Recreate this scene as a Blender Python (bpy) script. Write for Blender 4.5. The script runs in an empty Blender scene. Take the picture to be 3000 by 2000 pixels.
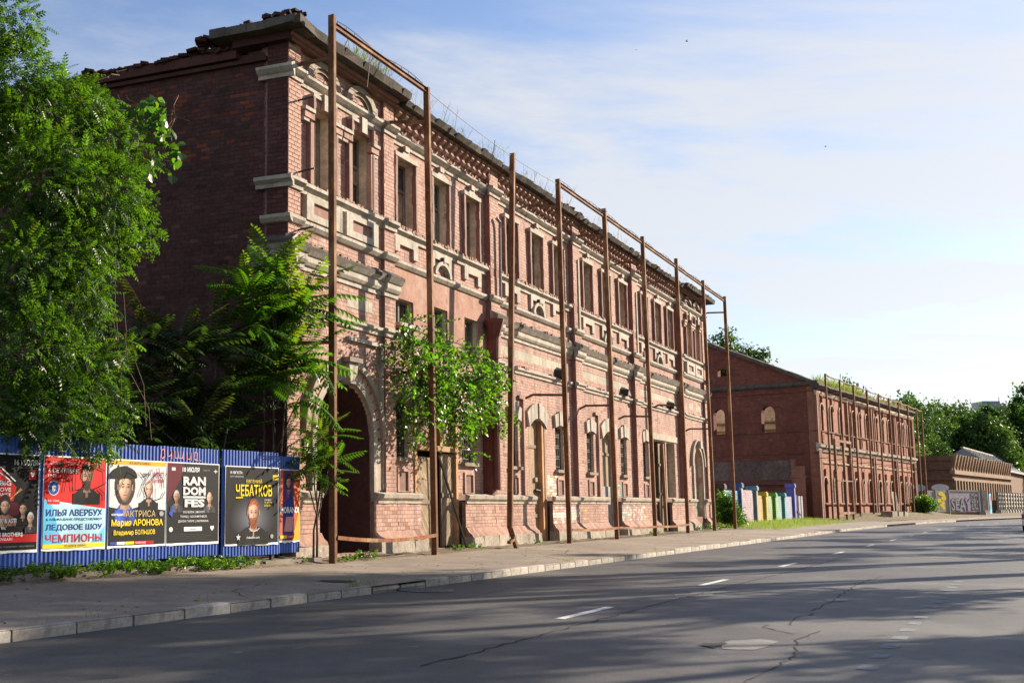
import bpy, math, random
import numpy as np
from mathutils import Vector, Matrix
random.seed(7); rng = np.random.default_rng(7)
R = math.radians
scene = bpy.context.scene
COL = scene.collection
# ------------------------------------------------------------------ camera
H = 1.5
cam = bpy.data.cameras.new('camera'); cam.sensor_width = 36; cam.lens = 36 * 3250 / 3000
cam.shift_x = (1500 - 950) / 3000; cam.shift_y = (1075.2 - 1000) / 3000
cam.clip_start = .1; cam.clip_end = 4000
cam_o = bpy.data.objects.new('camera', cam); COL.objects.link(cam_o)
cam_o.location = (0, 0, H); cam_o.rotation_euler = (R(90 + 7.1), 0, 0)
scene.camera = cam_o
# ------------------------------------------------------------------ sky, sun, exposure
SUN_AZ, SUN_EL = R(62), R(23)
world = bpy.data.worlds.new('World'); scene.world = world; world.use_nodes = True
nt = world.node_tree; ns = nt.nodes; ln = nt.links
bg = ns['Background']; bg.inputs[1].default_value = .039
sky = ns.new('ShaderNodeTexSky'); sky.sky_type = 'NISHITA'; sky.sun_disc = False
sky.sun_elevation = SUN_EL; sky.sun_rotation = SUN_AZ; sky.air_density = 1.0; sky.dust_density = .6; sky.ozone_density = 2.2
tc = ns.new('ShaderNodeTexCoord'); sep = ns.new('ShaderNodeSeparateXYZ'); ln.new(tc.outputs['Generated'], sep.inputs[0])
def wmath(op, a, b=None, c=None):
    n_ = ns.new('ShaderNodeMath'); n_.operation = op
    for i, v in enumerate((a, b, c)):
        if v is None: continue
        if isinstance(v, (int, float)): n_.inputs[i].default_value = v
        else: ln.new(v, n_.inputs[i])
    return n_.outputs[0]
zz = wmath('ADD', wmath('MAXIMUM', sep.outputs[2], 0), .12)
comb = ns.new('ShaderNodeCombineXYZ')
ln.new(wmath('DIVIDE', sep.outputs[0], zz), comb.inputs[0]); ln.new(wmath('DIVIDE', sep.outputs[1], zz), comb.inputs[1])
mp = ns.new('ShaderNodeMapping'); mp.inputs['Location'].default_value = (2.2, 13.1, 0); mp.inputs['Rotation'].default_value = (0, 0, R(-35)); mp.inputs['Scale'].default_value = (.55, 1.25, 1)
ln.new(comb.outputs[0], mp.inputs[0])
def wnoise(sc, det, rough, dist):
    n_ = ns.new('ShaderNodeTexNoise'); n_.inputs['Scale'].default_value = sc; n_.inputs['Detail'].default_value = det
    n_.inputs['Roughness'].default_value = rough; n_.inputs['Distortion'].default_value = dist
    ln.new(mp.outputs[0], n_.inputs['Vector']); return n_.outputs[0]
n1 = wnoise(1.0, 12, .62, .35); n2 = wnoise(.28, 3, .5, .0)
mr = ns.new('ShaderNodeMapRange'); mr.interpolation_type = 'SMOOTHSTEP'
mr.inputs[1].default_value = .455; mr.inputs[2].default_value = .64
ln.new(wmath('ADD', wmath('MULTIPLY', n1, .62), wmath('MULTIPLY', n2, .45)), mr.inputs[0])
# thin high haze makes clouds close up toward the horizon
hz = ns.new('ShaderNodeMapRange'); hz.inputs[1].default_value = .02; hz.inputs[2].default_value = .48; hz.inputs[3].default_value = .95; hz.inputs[4].default_value = 0
ln.new(sep.outputs[2], hz.inputs[0])
msk = wmath('MINIMUM', wmath('ADD', mr.outputs[0], wmath('MULTIPLY', hz.outputs[0], .5)), .96)
mix = ns.new('ShaderNodeMix'); mix.data_type = 'RGBA'
ln.new(msk, mix.inputs[0])
skymul = ns.new('ShaderNodeMix'); skymul.data_type = 'RGBA'; skymul.blend_type = 'MULTIPLY'; skymul.inputs[0].default_value = 1
ln.new(sky.outputs[0], skymul.inputs[6]); skymul.inputs[7].default_value = (1.85, 1.92, 2.15, 1)
cl = ns.new('ShaderNodeMix'); cl.data_type = 'RGBA'; cl.blend_type = 'ADD'; cl.inputs[0].default_value = 1
cm_ = ns.new('ShaderNodeMix'); cm_.data_type = 'RGBA'; cm_.blend_type = 'MULTIPLY'; cm_.inputs[0].default_value = 1; ln.new(skymul.outputs[2], cm_.inputs[6]); cm_.inputs[7].default_value = (.25, .22, .18, 1)
ln.new(cm_.outputs[2], cl.inputs[6]); cl.inputs[7].default_value = (8.0, 8.0, 8.2, 1)
ln.new(skymul.outputs[2], mix.inputs[6]); ln.new(cl.outputs[2], mix.inputs[7])
ln.new(mix.outputs[2], bg.inputs[0])
sl = bpy.data.lights.new('sun', 'SUN'); sl.energy = 5.0; sl.angle = R(.6); sl.color = (1.0, .86, .68)
sun = bpy.data.objects.new('sun', sl); COL.objects.link(sun)
SD = Vector((math.sin(SUN_AZ) * math.cos(SUN_EL), math.cos(SUN_AZ) * math.cos(SUN_EL), math.sin(SUN_EL)))
sun.rotation_euler = SD.to_track_quat('Z', 'Y').to_euler(); sun.location = SD * 80
vs = scene.view_settings; vs.view_transform = 'Standard'; vs.look = 'None'; vs.gamma = 1; vs.use_curve_mapping = False; vs.exposure = 1.12
scene.cycles.max_bounces = 6; scene.cycles.diffuse_bounces = 3; scene.cycles.glossy_bounces = 2; scene.cycles.transmission_bounces = 4; scene.cycles.transparent_max_bounces = 6
scene.cycles.caustics_reflective = False; scene.cycles.caustics_refractive = False
# ------------------------------------------------------------------ helpers
class MB:
    """collects faces (with a colour each) and links them as ONE mesh object"""
    def __init__(s): s.v = []; s.f = []; s.m = []; s.c = []
    def add(s, vs_, fs, m=0, c=(1, 1, 1)):
        o = len(s.v); s.v += vs_
        for i, f in enumerate(fs):
            s.f.append(tuple(o + k for k in f)); s.m.append(m[i] if isinstance(m, (list, tuple)) else m); s.c.append(c)
        return s
    def box(s, x0, x1, y0, y1, z0, z1, m=0, c=(1, 1, 1), front=None):
        # face order: bottom, top, front(-y), right(+x), back(+y), left(-x)
        mm = [m] * 6
        if front is not None: mm[2] = front
        return s.add([(x0, y0, z0), (x1, y0, z0), (x1, y1, z0), (x0, y1, z0), (x0, y0, z1), (x1, y0, z1), (x1, y1, z1), (x0, y1, z1)],
                     [(3, 2, 1, 0), (4, 5, 6, 7), (0, 1, 5, 4), (1, 2, 6, 5), (2, 3, 7, 6), (3, 0, 4, 7)], mm, c)
    def quad(s, a, b, c_, d, m=0, c=(1, 1, 1)): return s.add([a, b, c_, d], [(0, 1, 2, 3)], m, c)
    def strip(s, prof, x0, x1, m=0, c=(1, 1, 1), seg=1, jit=0, mats=None):
        """profile [(y,z)..] (from bottom outward and up) extruded along x, closed with end caps"""
        k = len(prof); xs = [x0 + (x1 - x0) * i / seg for i in range(seg + 1)]
        V = []
        for x in xs:
            j = (random.uniform(-jit, jit), random.uniform(-jit, jit) * .6)
            V += [(x, y + j[0], z + j[1]) for y, z in prof]
        F = []; MM = []
        for i in range(seg):
            for q in range(k - 1):
                F.append((i * k + q, (i + 1) * k + q, (i + 1) * k + q + 1, i * k + q + 1)); MM.append(mats[q] if mats else m)
        F.append(tuple(range(k - 1, -1, -1))); F.append(tuple(seg * k + q for q in range(k))); MM += [m, m]
        return s.add(V, F, MM, c)
    def bar(s, a, b, w, h=None, m=0, c=(1, 1, 1)):
        """square bar from a to b"""
        a = Vector(a); b = Vector(b); d = (b - a).normalized(); h = h or w
        up = Vector((0, 0, 1)) if abs(d.z) < .95 else Vector((0, 1, 0))
        r = d.cross(up).normalized() * w / 2; u = r.cross(d).normalized() * h / 2
        V = [tuple(p + sx * r + sz * u) for p in (a, b) for sx, sz in ((-1, -1), (1, -1), (1, 1), (-1, 1))]
        return s.add(V, [(0, 1, 2, 3), (7, 6, 5, 4), (0, 4, 5, 1), (1, 5, 6, 2), (2, 6, 7, 3), (3, 7, 4, 0)], m, c)
    def tube(s, pts, rad, n=8, m=0, c=(1, 1, 1)):
        pts = [Vector(p) for p in pts]; rad = rad if isinstance(rad, (list, tuple)) else [rad] * len(pts)
        V = []; px_ = None
        for i, p in enumerate(pts):
            d = (pts[min(i + 1, len(pts) - 1)] - pts[max(i - 1, 0)]).normalized()
            r = (px_ - d * px_.dot(d)) if px_ is not None else d.orthogonal()
            if r.length < 1e-6: r = d.orthogonal()
            r.normalize(); px_ = r; u = d.cross(r)
            V += [tuple(p + rad[i] * (math.cos(2 * math.pi * k / n) * r + math.sin(2 * math.pi * k / n) * u)) for k in range(n)]
        F = [(i * n + k, i * n + (k + 1) % n, (i + 1) * n + (k + 1) % n, (i + 1) * n + k) for i in range(len(pts) - 1) for k in range(n)]
        F += [tuple(range(n - 1, -1, -1)), tuple((len(pts) - 1) * n + k for k in range(n))]
        return s.add(V, F, m, c)
    def ring(s, cx, cz, r0, r1, y0, y1, a0=0, a1=math.pi, n=18, m=0, c=(1, 1, 1), sz=1.0, mside=None):
        """arch ring in the xz plane"""
        V = []
        for i in range(n + 1):
            a = a0 + (a1 - a0) * i / n
            for r, y in ((r0, y0), (r1, y0), (r1, y1), (r0, y1)): V.append((cx + r * math.cos(a), y, cz + r * math.sin(a) * sz))
        F = []; MM = []; ms = m if mside is None else mside
        for i in range(n):
            for q in range(4): F.append((i * 4 + q, i * 4 + (q + 1) % 4, (i + 1) * 4 + (q + 1) % 4, (i + 1) * 4 + q)); MM.append(m if q == 0 else ms)
        F += [(3, 2, 1, 0), tuple(n * 4 + q for q in range(4))]; MM += [ms, ms]
        return s.add(V, F, MM, c)
    def xf(s, M):
        s.v = [tuple(M @ Vector(p)) for p in s.v]; return s
    def build(s, name, mats, parent=None, smooth=False):
        me = bpy.data.meshes.new(name); me.from_pydata(s.v, [], s.f)
        for m_ in (mats if isinstance(mats, (list, tuple)) else [mats]): me.materials.append(MAT[m_] if isinstance(m_, str) else m_)
        me.polygons.foreach_set('material_index', s.m)
        a = me.attributes.new('col', 'FLOAT_COLOR', 'FACE')
        a.data.foreach_set('color', np.array([(*c_, 1) for c_ in s.c], dtype=np.float32).ravel())
        me.polygons.foreach_set('use_smooth', [bool(smooth)] * len(s.f))
        me.update(); return link(name, me, parent)
def link(name, me, parent=None):
    o = bpy.data.objects.new(name, me); COL.objects.link(o)
    if parent is not None: o.parent = parent
    return o
def npmesh(name, V, F, mats, parent=None, midx=None, col=None, smooth=False):
    """fast mesh from numpy arrays; F is (n,k)"""
    me = bpy.data.meshes.new(name); V = np.asarray(V, np.float32); F = np.asarray(F, np.int32); k = F.shape[1]
    me.vertices.add(len(V)); me.vertices.foreach_set('co', V.ravel())
    me.loops.add(F.size); me.loops.foreach_set('vertex_index', F.ravel())
    me.polygons.add(len(F)); me.polygons.foreach_set('loop_start', np.arange(0, F.size, k, dtype=np.int32))
    for m_ in (mats if isinstance(mats, (list, tuple)) else [mats]): me.materials.append(MAT[m_] if isinstance(m_, str) else m_)
    if midx is not None: me.polygons.foreach_set('material_index', np.asarray(midx, np.int32))
    a = me.attributes.new('col', 'FLOAT_COLOR', 'FACE')
    if col is None: col = np.ones((len(F), 3), np.float32)
    c4 = np.ones((len(F), 4), np.float32); c4[:, :3] = col; a.data.foreach_set('color', c4.ravel())
    me.polygons.foreach_set('use_smooth', np.full(len(F), bool(smooth)))
    me.update(calc_edges=True); me.validate(); return link(name, me, parent)
def tag(o, label=None, cat=None, group=None, kind=None):
    if label: o['label'] = label
    if cat: o['category'] = cat
    if group: o['group'] = group
    if kind: o['kind'] = kind
    return o
def thing(name, label, cat, loc=(0, 0, 0), rz=0, group=None):
    o = bpy.data.objects.new(name, None); COL.objects.link(o); o.location = loc; o.rotation_euler = (0, 0, rz); o.empty_display_size = .2
    return tag(o, label, cat, group)
def copy_tree(o, parent=None):
    c = o.copy(); COL.objects.link(c); c.parent = parent
    for ch in list(o.children): copy_tree(ch, c)
    return c
def jit3(c, a): return tuple(max(0, x * (1 + random.uniform(-a, a))) for x in c)
# ------------------------------------------------------------------ materials
MAT = {}
def mat(name, col, rough=.8, noise=None, bump=None, spec=.3, metal=0, usecol=False, layers=(), coord='Object', translucent=None, emit=None):
    """procedural surface: base colour, noise mottling [(scale, amount)], coloured noise layers [(scale, lo, hi, colour, stretch)] and fine bump (scale, strength)"""
    m = bpy.data.materials.new(name); m.use_nodes = True; t = m.node_tree; N = t.nodes; L = t.links
    b = N['Principled BSDF']; b.inputs['Roughness'].default_value = rough; b.inputs['Metallic'].default_value = metal
    b.inputs['Specular IOR Level'].default_value = spec
    tcn = N.new('ShaderNodeTexCoord'); co = tcn.outputs[coord]
    if coord == 'Position':
        pass
    def mx(kind, f, a, b_):
        n_ = N.new('ShaderNodeMix'); n_.data_type = 'RGBA'; n_.blend_type = kind
        if isinstance(f, (int, float)): n_.inputs[0].default_value = f
        else: L.new(f, n_.inputs[0])
        for i, v in ((6, a), (7, b_)):
            if isinstance(v, (tuple, list)): n_.inputs[i].default_value = (*v[:3], 1)
            else: L.new(v, n_.inputs[i])
        return n_.outputs[2]
    def nz(sc, det=5, stretch=None, rough_=.6):
        n_ = N.new('ShaderNodeTexNoise'); n_.inputs['Scale'].default_value = sc; n_.inputs['Detail'].default_value = det; n_.inputs['Roughness'].default_value = rough_
        if stretch:
            mpn = N.new('ShaderNodeMapping'); mpn.inputs['Scale'].default_value = stretch; L.new(co, mpn.inputs[0]); L.new(mpn.outputs[0], n_.inputs['Vector'])
        else: L.new(co, n_.inputs['Vector'])
        return n_.outputs[0]
    def rmp(x, lo, hi, a=0, b_=1):
        n_ = N.new('ShaderNodeMapRange'); n_.interpolation_type = 'SMOOTHSTEP'
        for i, v in ((1, lo), (2, hi), (3, a), (4, b_)): n_.inputs[i].default_value = v
        L.new(x, n_.inputs[0]); return n_.outputs[0]
    c = tuple(col)
    if usecol:
        at = N.new('ShaderNodeAttribute'); at.attribute_name = 'col'; c = mx('MULTIPLY', 1.0, col, at.outputs[0])
    for sc, am in (noise or []):
        g = rmp(nz(sc), .3, .7, 1 - am, 1 + am * .6)
        cb = N.new('ShaderNodeCombineColor')
        for i in range(3): L.new(g, cb.inputs[i])
        c = mx('MULTIPLY', 1.0, c, cb.outputs[0])
    for ly in layers:
        sc, lo, hi, lc = ly[:4]; c = mx('MIX', rmp(nz(sc, 6, ly[4] if len(ly) > 4 else None), lo, hi, 0, ly[5] if len(ly) > 5 else 1), c, lc)
    if isinstance(c, tuple): b.inputs['Base Color'].default_value = (*c[:3], 1)
    else: L.new(c, b.inputs['Base Color'])
    if bump:
        bn = N.new('ShaderNodeBump'); bn.inputs['Strength'].default_value = bump[1]; bn.inputs['Distance'].default_value = bump[2] if len(bump) > 2 else .02
        L.new(nz(bump[0], 6), bn.inputs['Height']); L.new(bn.outputs[0], b.inputs['Normal'])
    if translucent:
        tr = N.new('ShaderNodeBsdfTranslucent'); ms = N.new('ShaderNodeMixShader'); ms.inputs[0].default_value = translucent[1]
        if usecol:
            at2 = N.new('ShaderNodeAttribute'); at2.attribute_name = 'col'; L.new(mx('MULTIPLY', 1.0, translucent[0], at2.outputs[0]), tr.inputs[0])
        else: tr.inputs[0].default_value = (*translucent[0], 1)
        L.new(b.outputs[0], ms.inputs[1]); L.new(tr.outputs[0], ms.inputs[2]); L.new(ms.outputs[0], N['Material Output'].inputs[0])
    if emit: b.inputs['Emission Color'].default_value = (*emit[0], 1); b.inputs['Emission Strength'].default_value = emit[1]
    MAT[name] = m; return m
def flat(name, col, rough=.6, spec=.3): return mat(name, col, rough, spec=spec)
mat('asphalt', (.092, .090, .090), .60, noise=[(.35, .25), (3, .18), (45, .45), (110, .5)], bump=(110, .6, .012), spec=.5,
    layers=[(.22, .53, .62, (.16, .148, .132), (1, 1, 1), .55), (1.1, .62, .68, (.045, .042, .04), (1, 1, 1), .7), (.5, .56, .68, (.07, .065, .06), (1.6, .25, 1), .6), (2.6, .66, .7, (.20, .185, .165), (1, 1, 1), .6)])
mat('paving', (.27, .222, .175), .85, noise=[(.4, .2), (2.5, .15), (40, .2)], bump=(60, .4, .01), layers=[(.5, .55, .66, (.2, .18, .16), (1, 1, 1), .6), (6, .62, .68, (.15, .12, .09), (1, 1, 1), .7), (.25, .58, .62, (.33, .29, .24), (1, 1, 1), .6), (14, .66, .7, (.12, .10, .085), (1, 1, 1), .7)])
mat('dirt', (.17, .125, .082), .95, noise=[(1.2, .3), (9, .3), (50, .3)], bump=(20, .6, .03), layers=[(3, .55, .65, (.25, .2, .15), (1, 1, 1), .7)])
mat('kerb', (.42, .38, .33), .85, noise=[(2, .25), (14, .2), (60, .2)], bump=(40, .4, .01), usecol=True, layers=[(3, .58, .68, (.2, .18, .16), (1, 1, 1), .6)])
mat('grassland', (.09, .10, .035), .95, noise=[(.2, .3), (3, .3)], bump=(8, .5, .05))
mat('brick', (.48, .295, .235), .86, usecol=True, noise=[(.7, .14), (5, .14), (30, .14)], bump=(45, .35, .01),
    layers=[(1.6, .60, .72, (.50, .39, .33), (1, 1, .5), .45), (2.2, .56, .72, (.15, .10, .085), (1, 1, .35), .65), (.6, .53, .7, (.27, .155, .12), (1, 1, .4), .7), (1.3, .54, .68, (.20, .125, .10), (2.2, 2.2, .12), .6), (5, .66, .70, (.62, .52, .44), (1, 1, 1), .5)])
mat('mortar', (.24, .145, .12), .95, noise=[(4, .2), (30, .2)], usecol=True)
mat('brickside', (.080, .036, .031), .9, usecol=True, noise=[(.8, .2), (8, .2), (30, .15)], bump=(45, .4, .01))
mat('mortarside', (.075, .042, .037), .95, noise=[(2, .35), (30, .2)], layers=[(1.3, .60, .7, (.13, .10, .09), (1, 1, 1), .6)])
mat('cream', (.46, .415, .35), .85, usecol=True, noise=[(1.5, .15), (9, .15), (40, .12)], bump=(30, .45, .012),
    layers=[(2.0, .54, .68, (.33, .27, .21), (1, 1, .4), .8), (7, .62, .69, (.36, .19, .15), (1, 1, 1), .85), (3, .60, .72, (.10, .085, .075), (1, 1, .3), .85), (9, .56, .64, (.24, .195, .15), (1.2, .03, .05), .65), (1.4, .55, .68, (.15, .125, .105), (2.5, 2.5, .15), .65)])
mat('stone', (.36, .31, .25), .9, usecol=True, noise=[(1.5, .25), (12, .2)], bump=(18, .6, .02), layers=[(2.5, .58, .68, (.14, .12, .10), (1, 1, .5), .7)])
mat('slab', (.105, .09, .078), .92, usecol=True, noise=[(2, .3), (15, .2)], bump=(20, .6, .02), layers=[(3, .55, .66, (.05, .048, .042), (1, 1, .4), .8), (5, .63, .7, (.15, .16, .08), (1, 1, 1), .6)])
mat('plaster', (.56, .46, .36), .9, noise=[(1, .2), (8, .2)], bump=(15, .4, .02), layers=[(2.2, .56, .64, (.36, .2, .12), (1, 1, .6), .75), (3, .66, .72, (.25, .2, .16), (1, 1, 1), .7)])
mat('pinkplaster', (.40, .22, .165), .9, noise=[(1, .15), (8, .15)], bump=(15, .4, .02), layers=[(1.4, .52, .65, (.46, .31, .25), (1, 1, .7), .7), (2.5, .58, .66, (.24, .13, .10), (1, 1, .5), .6), (3, .64, .7, (.32, .2, .16), (1, 1, 1), .6)])
mat('render', (.46, .42, .33), .9, noise=[(1, .2), (10, .2)], bump=(25, .5, .02), layers=[(4, .52, .62, (.22, .19, .15), (6, 6, .25), .75)])
mat('oldwood', (.30, .215, .14), .8, usecol=True, noise=[(1.5, .25), (20, .2)], bump=(30, .5, .01), layers=[(3, .55, .66, (.13, .095, .065), (4, 4, .35), .8)])
mat('orangewood', (.48, .26, .12), .75, usecol=True, noise=[(2, .25), (20, .2)], layers=[(3, .58, .68, (.2, .13, .09), (3, 3, .3), .8)])
mat('greywood', (.20, .175, .15), .8, usecol=True, noise=[(2, .2), (20, .2)], layers=[(4, .58, .68, (.4, .37, .33), (3, 3, .4), .5)])
mat('rust', (.19, .085, .04), .82, usecol=True, noise=[(1.2, .3), (9, .3), (40, .2)], bump=(40, .4, .005), metal=.15,
    layers=[(1.0, .50, .62, (.36, .22, .12), (1, 1, .5), .8), (5, .6, .68, (.33, .12, .04), (1, 1, 1), .7), (2.2, .6, .7, (.075, .04, .03), (1, 1, .5), .8)])
mat('iron', (.05, .042, .038), .65, noise=[(8, .3)], metal=.3)
mat('zinc', (.27, .27, .28), .65, noise=[(3, .2), (20, .2)], metal=.2, layers=[(2, .58, .68, (.2, .13, .09), (1, 1, .3), .6)])
mat('redpaint', (.17, .055, .045), .6, noise=[(2, .25), (14, .2)], layers=[(3, .6, .7, (.09, .04, .035), (1, 1, .4), .7)])
mat('bluepaint', (.035, .105, .40), .45, usecol=True, noise=[(1.2, .2), (10, .15)], spec=.5, layers=[(2.2, .6, .7, (.16, .19, .32), (1, 1, .3), .6), (9, .68, .72, (.18, .1, .05), (1, 1, 1), .7)])
mat('dark', (.012, .011, .010), .9)
g = mat('glass', (.03, .035, .04), .08, spec=.8)
mat('leaf', (.034, .080, .012), .40, usecol=True, spec=.5, translucent=((.10, .225, .008), .50))
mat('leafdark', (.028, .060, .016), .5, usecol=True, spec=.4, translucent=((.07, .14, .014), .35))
mat('leafsun', (.040, .090, .012), .34, usecol=True, spec=.55, translucent=((.105, .27, .008), .52))
mat('bark', (.105, .08, .058), .95, noise=[(3, .25), (18, .3)], bump=(14, .8, .03), usecol=True)
mat('drygrass', (.30, .24, .12), .9, usecol=True, translucent=((.4, .34, .15), .35))
mat('grass', (.10, .15, .03), .8, usecol=True, translucent=((.3, .42, .05), .45))
mat('whitepaint', (.74, .73, .69), .7, noise=[(3, .2), (25, .25)], layers=[(6, .56, .64, (.2, .19, .18), (1, 1, 1), .6)])
mat('paper', (1, 1, 1), .6, usecol=True, spec=.12, noise=[(2, .06)])
mat('concrete', (.34, .31, .27), .9, usecol=True, noise=[(.8, .2), (6, .2)], bump=(20, .4, .02), layers=[(1.2, .58, .7, (.17, .15, .13), (1, 1, .4), .6)])
mat('paintedbrick', (1, 1, 1), .8, usecol=True, noise=[(1.5, .18), (9, .15)], bump=(20, .4, .01), layers=[(1.4, .62, .7, (.62, .58, .5), (1, 1, 1), .5)])
# ------------------------------------------------------------------ frames of reference
D = Vector((.52533, .85090, 0)); NN = Vector((.85090, -.52533, 0)); C0 = Vector((-.87117, 25.88029, 0))
RZ1 = math.atan2(D.y, D.x)
def W1(u, v, z=0):                                  # facade frame of the near building -> world
    return C0 + D * u + NN * v + Vector((0, 0, z))
HEAD0 = math.atan2(.53846, .84265)
_path = {}
def path(s):
    """centre line through the camera's spot: straight, then bending right"""
    k = R(.14)
    p = Vector((0, 0, 0))
    if s <= 68: h = HEAD0; p = Vector((math.sin(h), math.cos(h), 0)) * s
    else:
        p = Vector((math.sin(HEAD0), math.cos(HEAD0), 0)) * 68; t = 68.0
        while t < s:
            dt = min(2, s - t); hm = HEAD0 + k * (min(t + dt / 2, 190) - 68); p += Vector((math.sin(hm), math.cos(hm), 0)) * dt; t += dt
        h = HEAD0 + k * (min(s, 190) - 68)
    return p, h
def RP(s, n, z=0):
    key = round(s, 3)
    if key not in _path: _path[key] = path(s)
    p, h = _path[key]
    return p + Vector((math.cos(h), -math.sin(h), 0)) * n + Vector((0, 0, z))
def zpav(s, n):
    t = max(0, min(1.1, (-9.7 - n) / 5)); return .13 + t * (.07 + .10 * max(0, min(1, (22 - s) / 9)))
def sheet(name, ss, nsf, zf, m, kind='structure', parent=None, smooth=True):
    b = MB(); k = None; V = []
    for s in ss:
        row = nsf(s); k = len(row); V += [tuple(RP(s, n_, zf(s, n_))) for n_ in row]
    F = [(i * k + j, i * k + j + 1, (i + 1) * k + j + 1, (i + 1) * k + j) for i in range(len(ss) - 1) for j in range(k - 1)]
    F = [tuple(reversed(f)) for f in F]
    b.add(V, F); o = b.build(name, m, parent, smooth); o['kind'] = kind; return o
def rangef(a, b, st): return [a + (b - a) * i / max(1, round((b - a) / st)) for i in range(max(1, round((b - a) / st)) + 1)]
# ground sheet to the horizon
b = MB(); b.quad((-1500, -300, -.08), (1500, -300, -.08), (1500, 2600, -.08), (-1500, 2600, -.08)); b.build('ground', 'grassland')['kind'] = 'structure'
road = sheet('road', rangef(-40, 320, 2.0), lambda s: [-9.7, -7.5, -5, -2.5, 0, 2.75], lambda s, n: 0, 'asphalt')
# pavement in front of the near building, then the pavement that follows the bend
pav = sheet('pavement', rangef(-40, 320, 1.0), lambda s: [-9.7, -10.7, -11.7, -12.7, -13.4] + ([-14.2, -15.2] if s < 66.5 else [-13.45, -13.5]), zpav, 'paving')
sheet('far_pavement', rangef(-40, 320, 4), lambda s: [2.9, 5, 7.5], lambda s, n: .13, 'paving')
yard = sheet('yard', rangef(-40, 320, 2), lambda s: [-13.0, -14.2, -15.6, -18, -24, -40, -90], lambda s, n: (.05 if s < 66.5 else .10) + (.0 if n > -13.1 else (.16 if n > -16 else .3)), 'dirt')
sheet('verge', rangef(-40, 320, 4), lambda s: [7.4, 12, 30, 90], lambda s, n: .12, 'grassland')
# kerb stones, one by one
kerb = MB(); kerb.box(0, .01, 0, .01, -.3, -.29)
kerb = sheet('kerb', rangef(-40, 320, 2), lambda s: [-9.86, -9.7], lambda s, n: .04, 'kerb')
def kerb_mesh():
    b = MB(); e = .012
    V = [(e, 0, -.12), (.985 - e, 0, -.12), (.985 - e, .17, -.12), (e, .17, -.12), (e, 0, .115), (.985 - e, 0, .115), (.985 - e, .02, .137), (e, .02, .137), (.985 - e, .17, .137), (e, .17, .137)]
    F = [(3, 2, 1, 0), (0, 1, 5, 4), (4, 5, 6, 7), (7, 6, 8, 9), (2, 3, 9, 8), (1, 2, 8, 6, 5), (3, 0, 4, 7, 9)]
    b.add(V, F); return b
ks = []
for q in range(3):
    o = kerb_mesh().build('kerb_stone', 'kerb', kerb); ks.append(o)
    a = o.data.attributes['col']; f = (1.0, .86, 1.12)[q]; a.data.foreach_set('color', np.array([(f, f, f * .98, 1)] * len(o.data.polygons), np.float32).ravel())
first = {0: True, 1: True, 2: True}
s = -3.2; i = 0
while s < 118:
    if not (16.4 < s < 18.4) and not (88 < s < 100):
        q = random.randrange(3)
        if first[q]: o = ks[q]; first[q] = False
        else: o = ks[q].copy(); COL.objects.link(o); o.parent = kerb
        p = RP(s, -9.70); h = _path[round(s, 3)][1]
        sink = .0 if s < 80 else .0
        o.location = (p.x, p.y, random.uniform(-.012, .008) - sink); o.rotation_euler = (random.gauss(0, .012), random.gauss(0, .004), math.pi / 2 - h + random.gauss(0, .006))
    s += .995
# sunken inlet: two tilted stones, a smear of asphalt and an oval drain cover
for s_, n_, rx, rz_, dz in ((16.78, -9.735, .03, .02, -.035), (17.82, -9.745, -.02, -.025, -.05)):
    o = ks[1].copy(); COL.objects.link(o); o.parent = kerb; p = RP(s_, n_)
    o.location = (p.x, p.y, dz); o.rotation_euler = (rx, 0, math.pi / 2 - HEAD0 + rz_)
b = MB(); n_ = 28; V = []
for i in range(n_):
    a = 2 * math.pi * i / n_
    for r_, z_ in ((.42, .004), (.40, .02), (.31, .02), (.30, .012)): V.append((r_ * math.cos(a), r_ * 1.25 * math.sin(a), z_))
F = [(i * 4 + q, ((i + 1) % n_) * 4 + q, ((i + 1) % n_) * 4 + q + 1, i * 4 + q + 1) for i in range(n_) for q in range(3)] + [tuple(i * 4 + 3 for i in range(n_))]
b.add(V, F)
for k in range(-2, 3): b.box(-.2, .2, k * .11 - .02, k * .11 + .02, .010, .022)
mat('castiron', (.16, .145, .13), .7, noise=[(6, .3), (40, .2)], metal=.2)
o = b.build('drain_cover', 'castiron'); p = RP(17.85, -9.28); o.location = (p.x, p.y, .004); o.rotation_euler = (0, 0, math.pi / 2 - HEAD0)
tag(o, 'oval cast iron drain cover in the gutter beside the sunken kerb stones', 'drain cover')
# sheets on the road: lane dashes, faded squares, repair patches and cracks
def blob(name, pts, z, m, parent, jag=.08, sub=5):
    P = [Vector(p_) for p_ in pts]; V = []
    for i, a in enumerate(P):
        c_ = P[(i + 1) % len(P)]
        for k in range(sub):
            t = k / sub; q = a.lerp(c_, t); V.append(tuple(RP(q[0] + random.uniform(-jag, jag), q[1] + random.uniform(-jag, jag), z)))
    b = MB(); b.add(V, [tuple(range(len(V)))]); 
    if b.v and (Vector(V[1]) - Vector(V[0])).cross(Vector(V[len(V) // 2]) - Vector(V[0])).z < 0: b.f = [tuple(reversed(b.f[0]))]
    return b.build(name, m, parent)
mat('patchasphalt', (.22, .215, .205), .8, noise=[(2, .2), (50, .3)], bump=(70, .4, .01))
mat('darkasphalt', (.03, .028, .027), .75, noise=[(4, .3), (50, .3)], bump=(70, .4, .01))
for s0 in [14.42, 21.8, 29.6, 38.05, 46.07, 53.9, 62.3, 70.2, 78.3, 86.3, 94.3, 102.3, 110.3, 118.3, 126.3, 134.3]:
    blob('lane_dash', [(s0, -5.55), (s0 + 2.05, -5.55), (s0 + 2.05, -5.42), (s0, -5.42)], .004, 'whitepaint', road, .006, 4)
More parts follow.
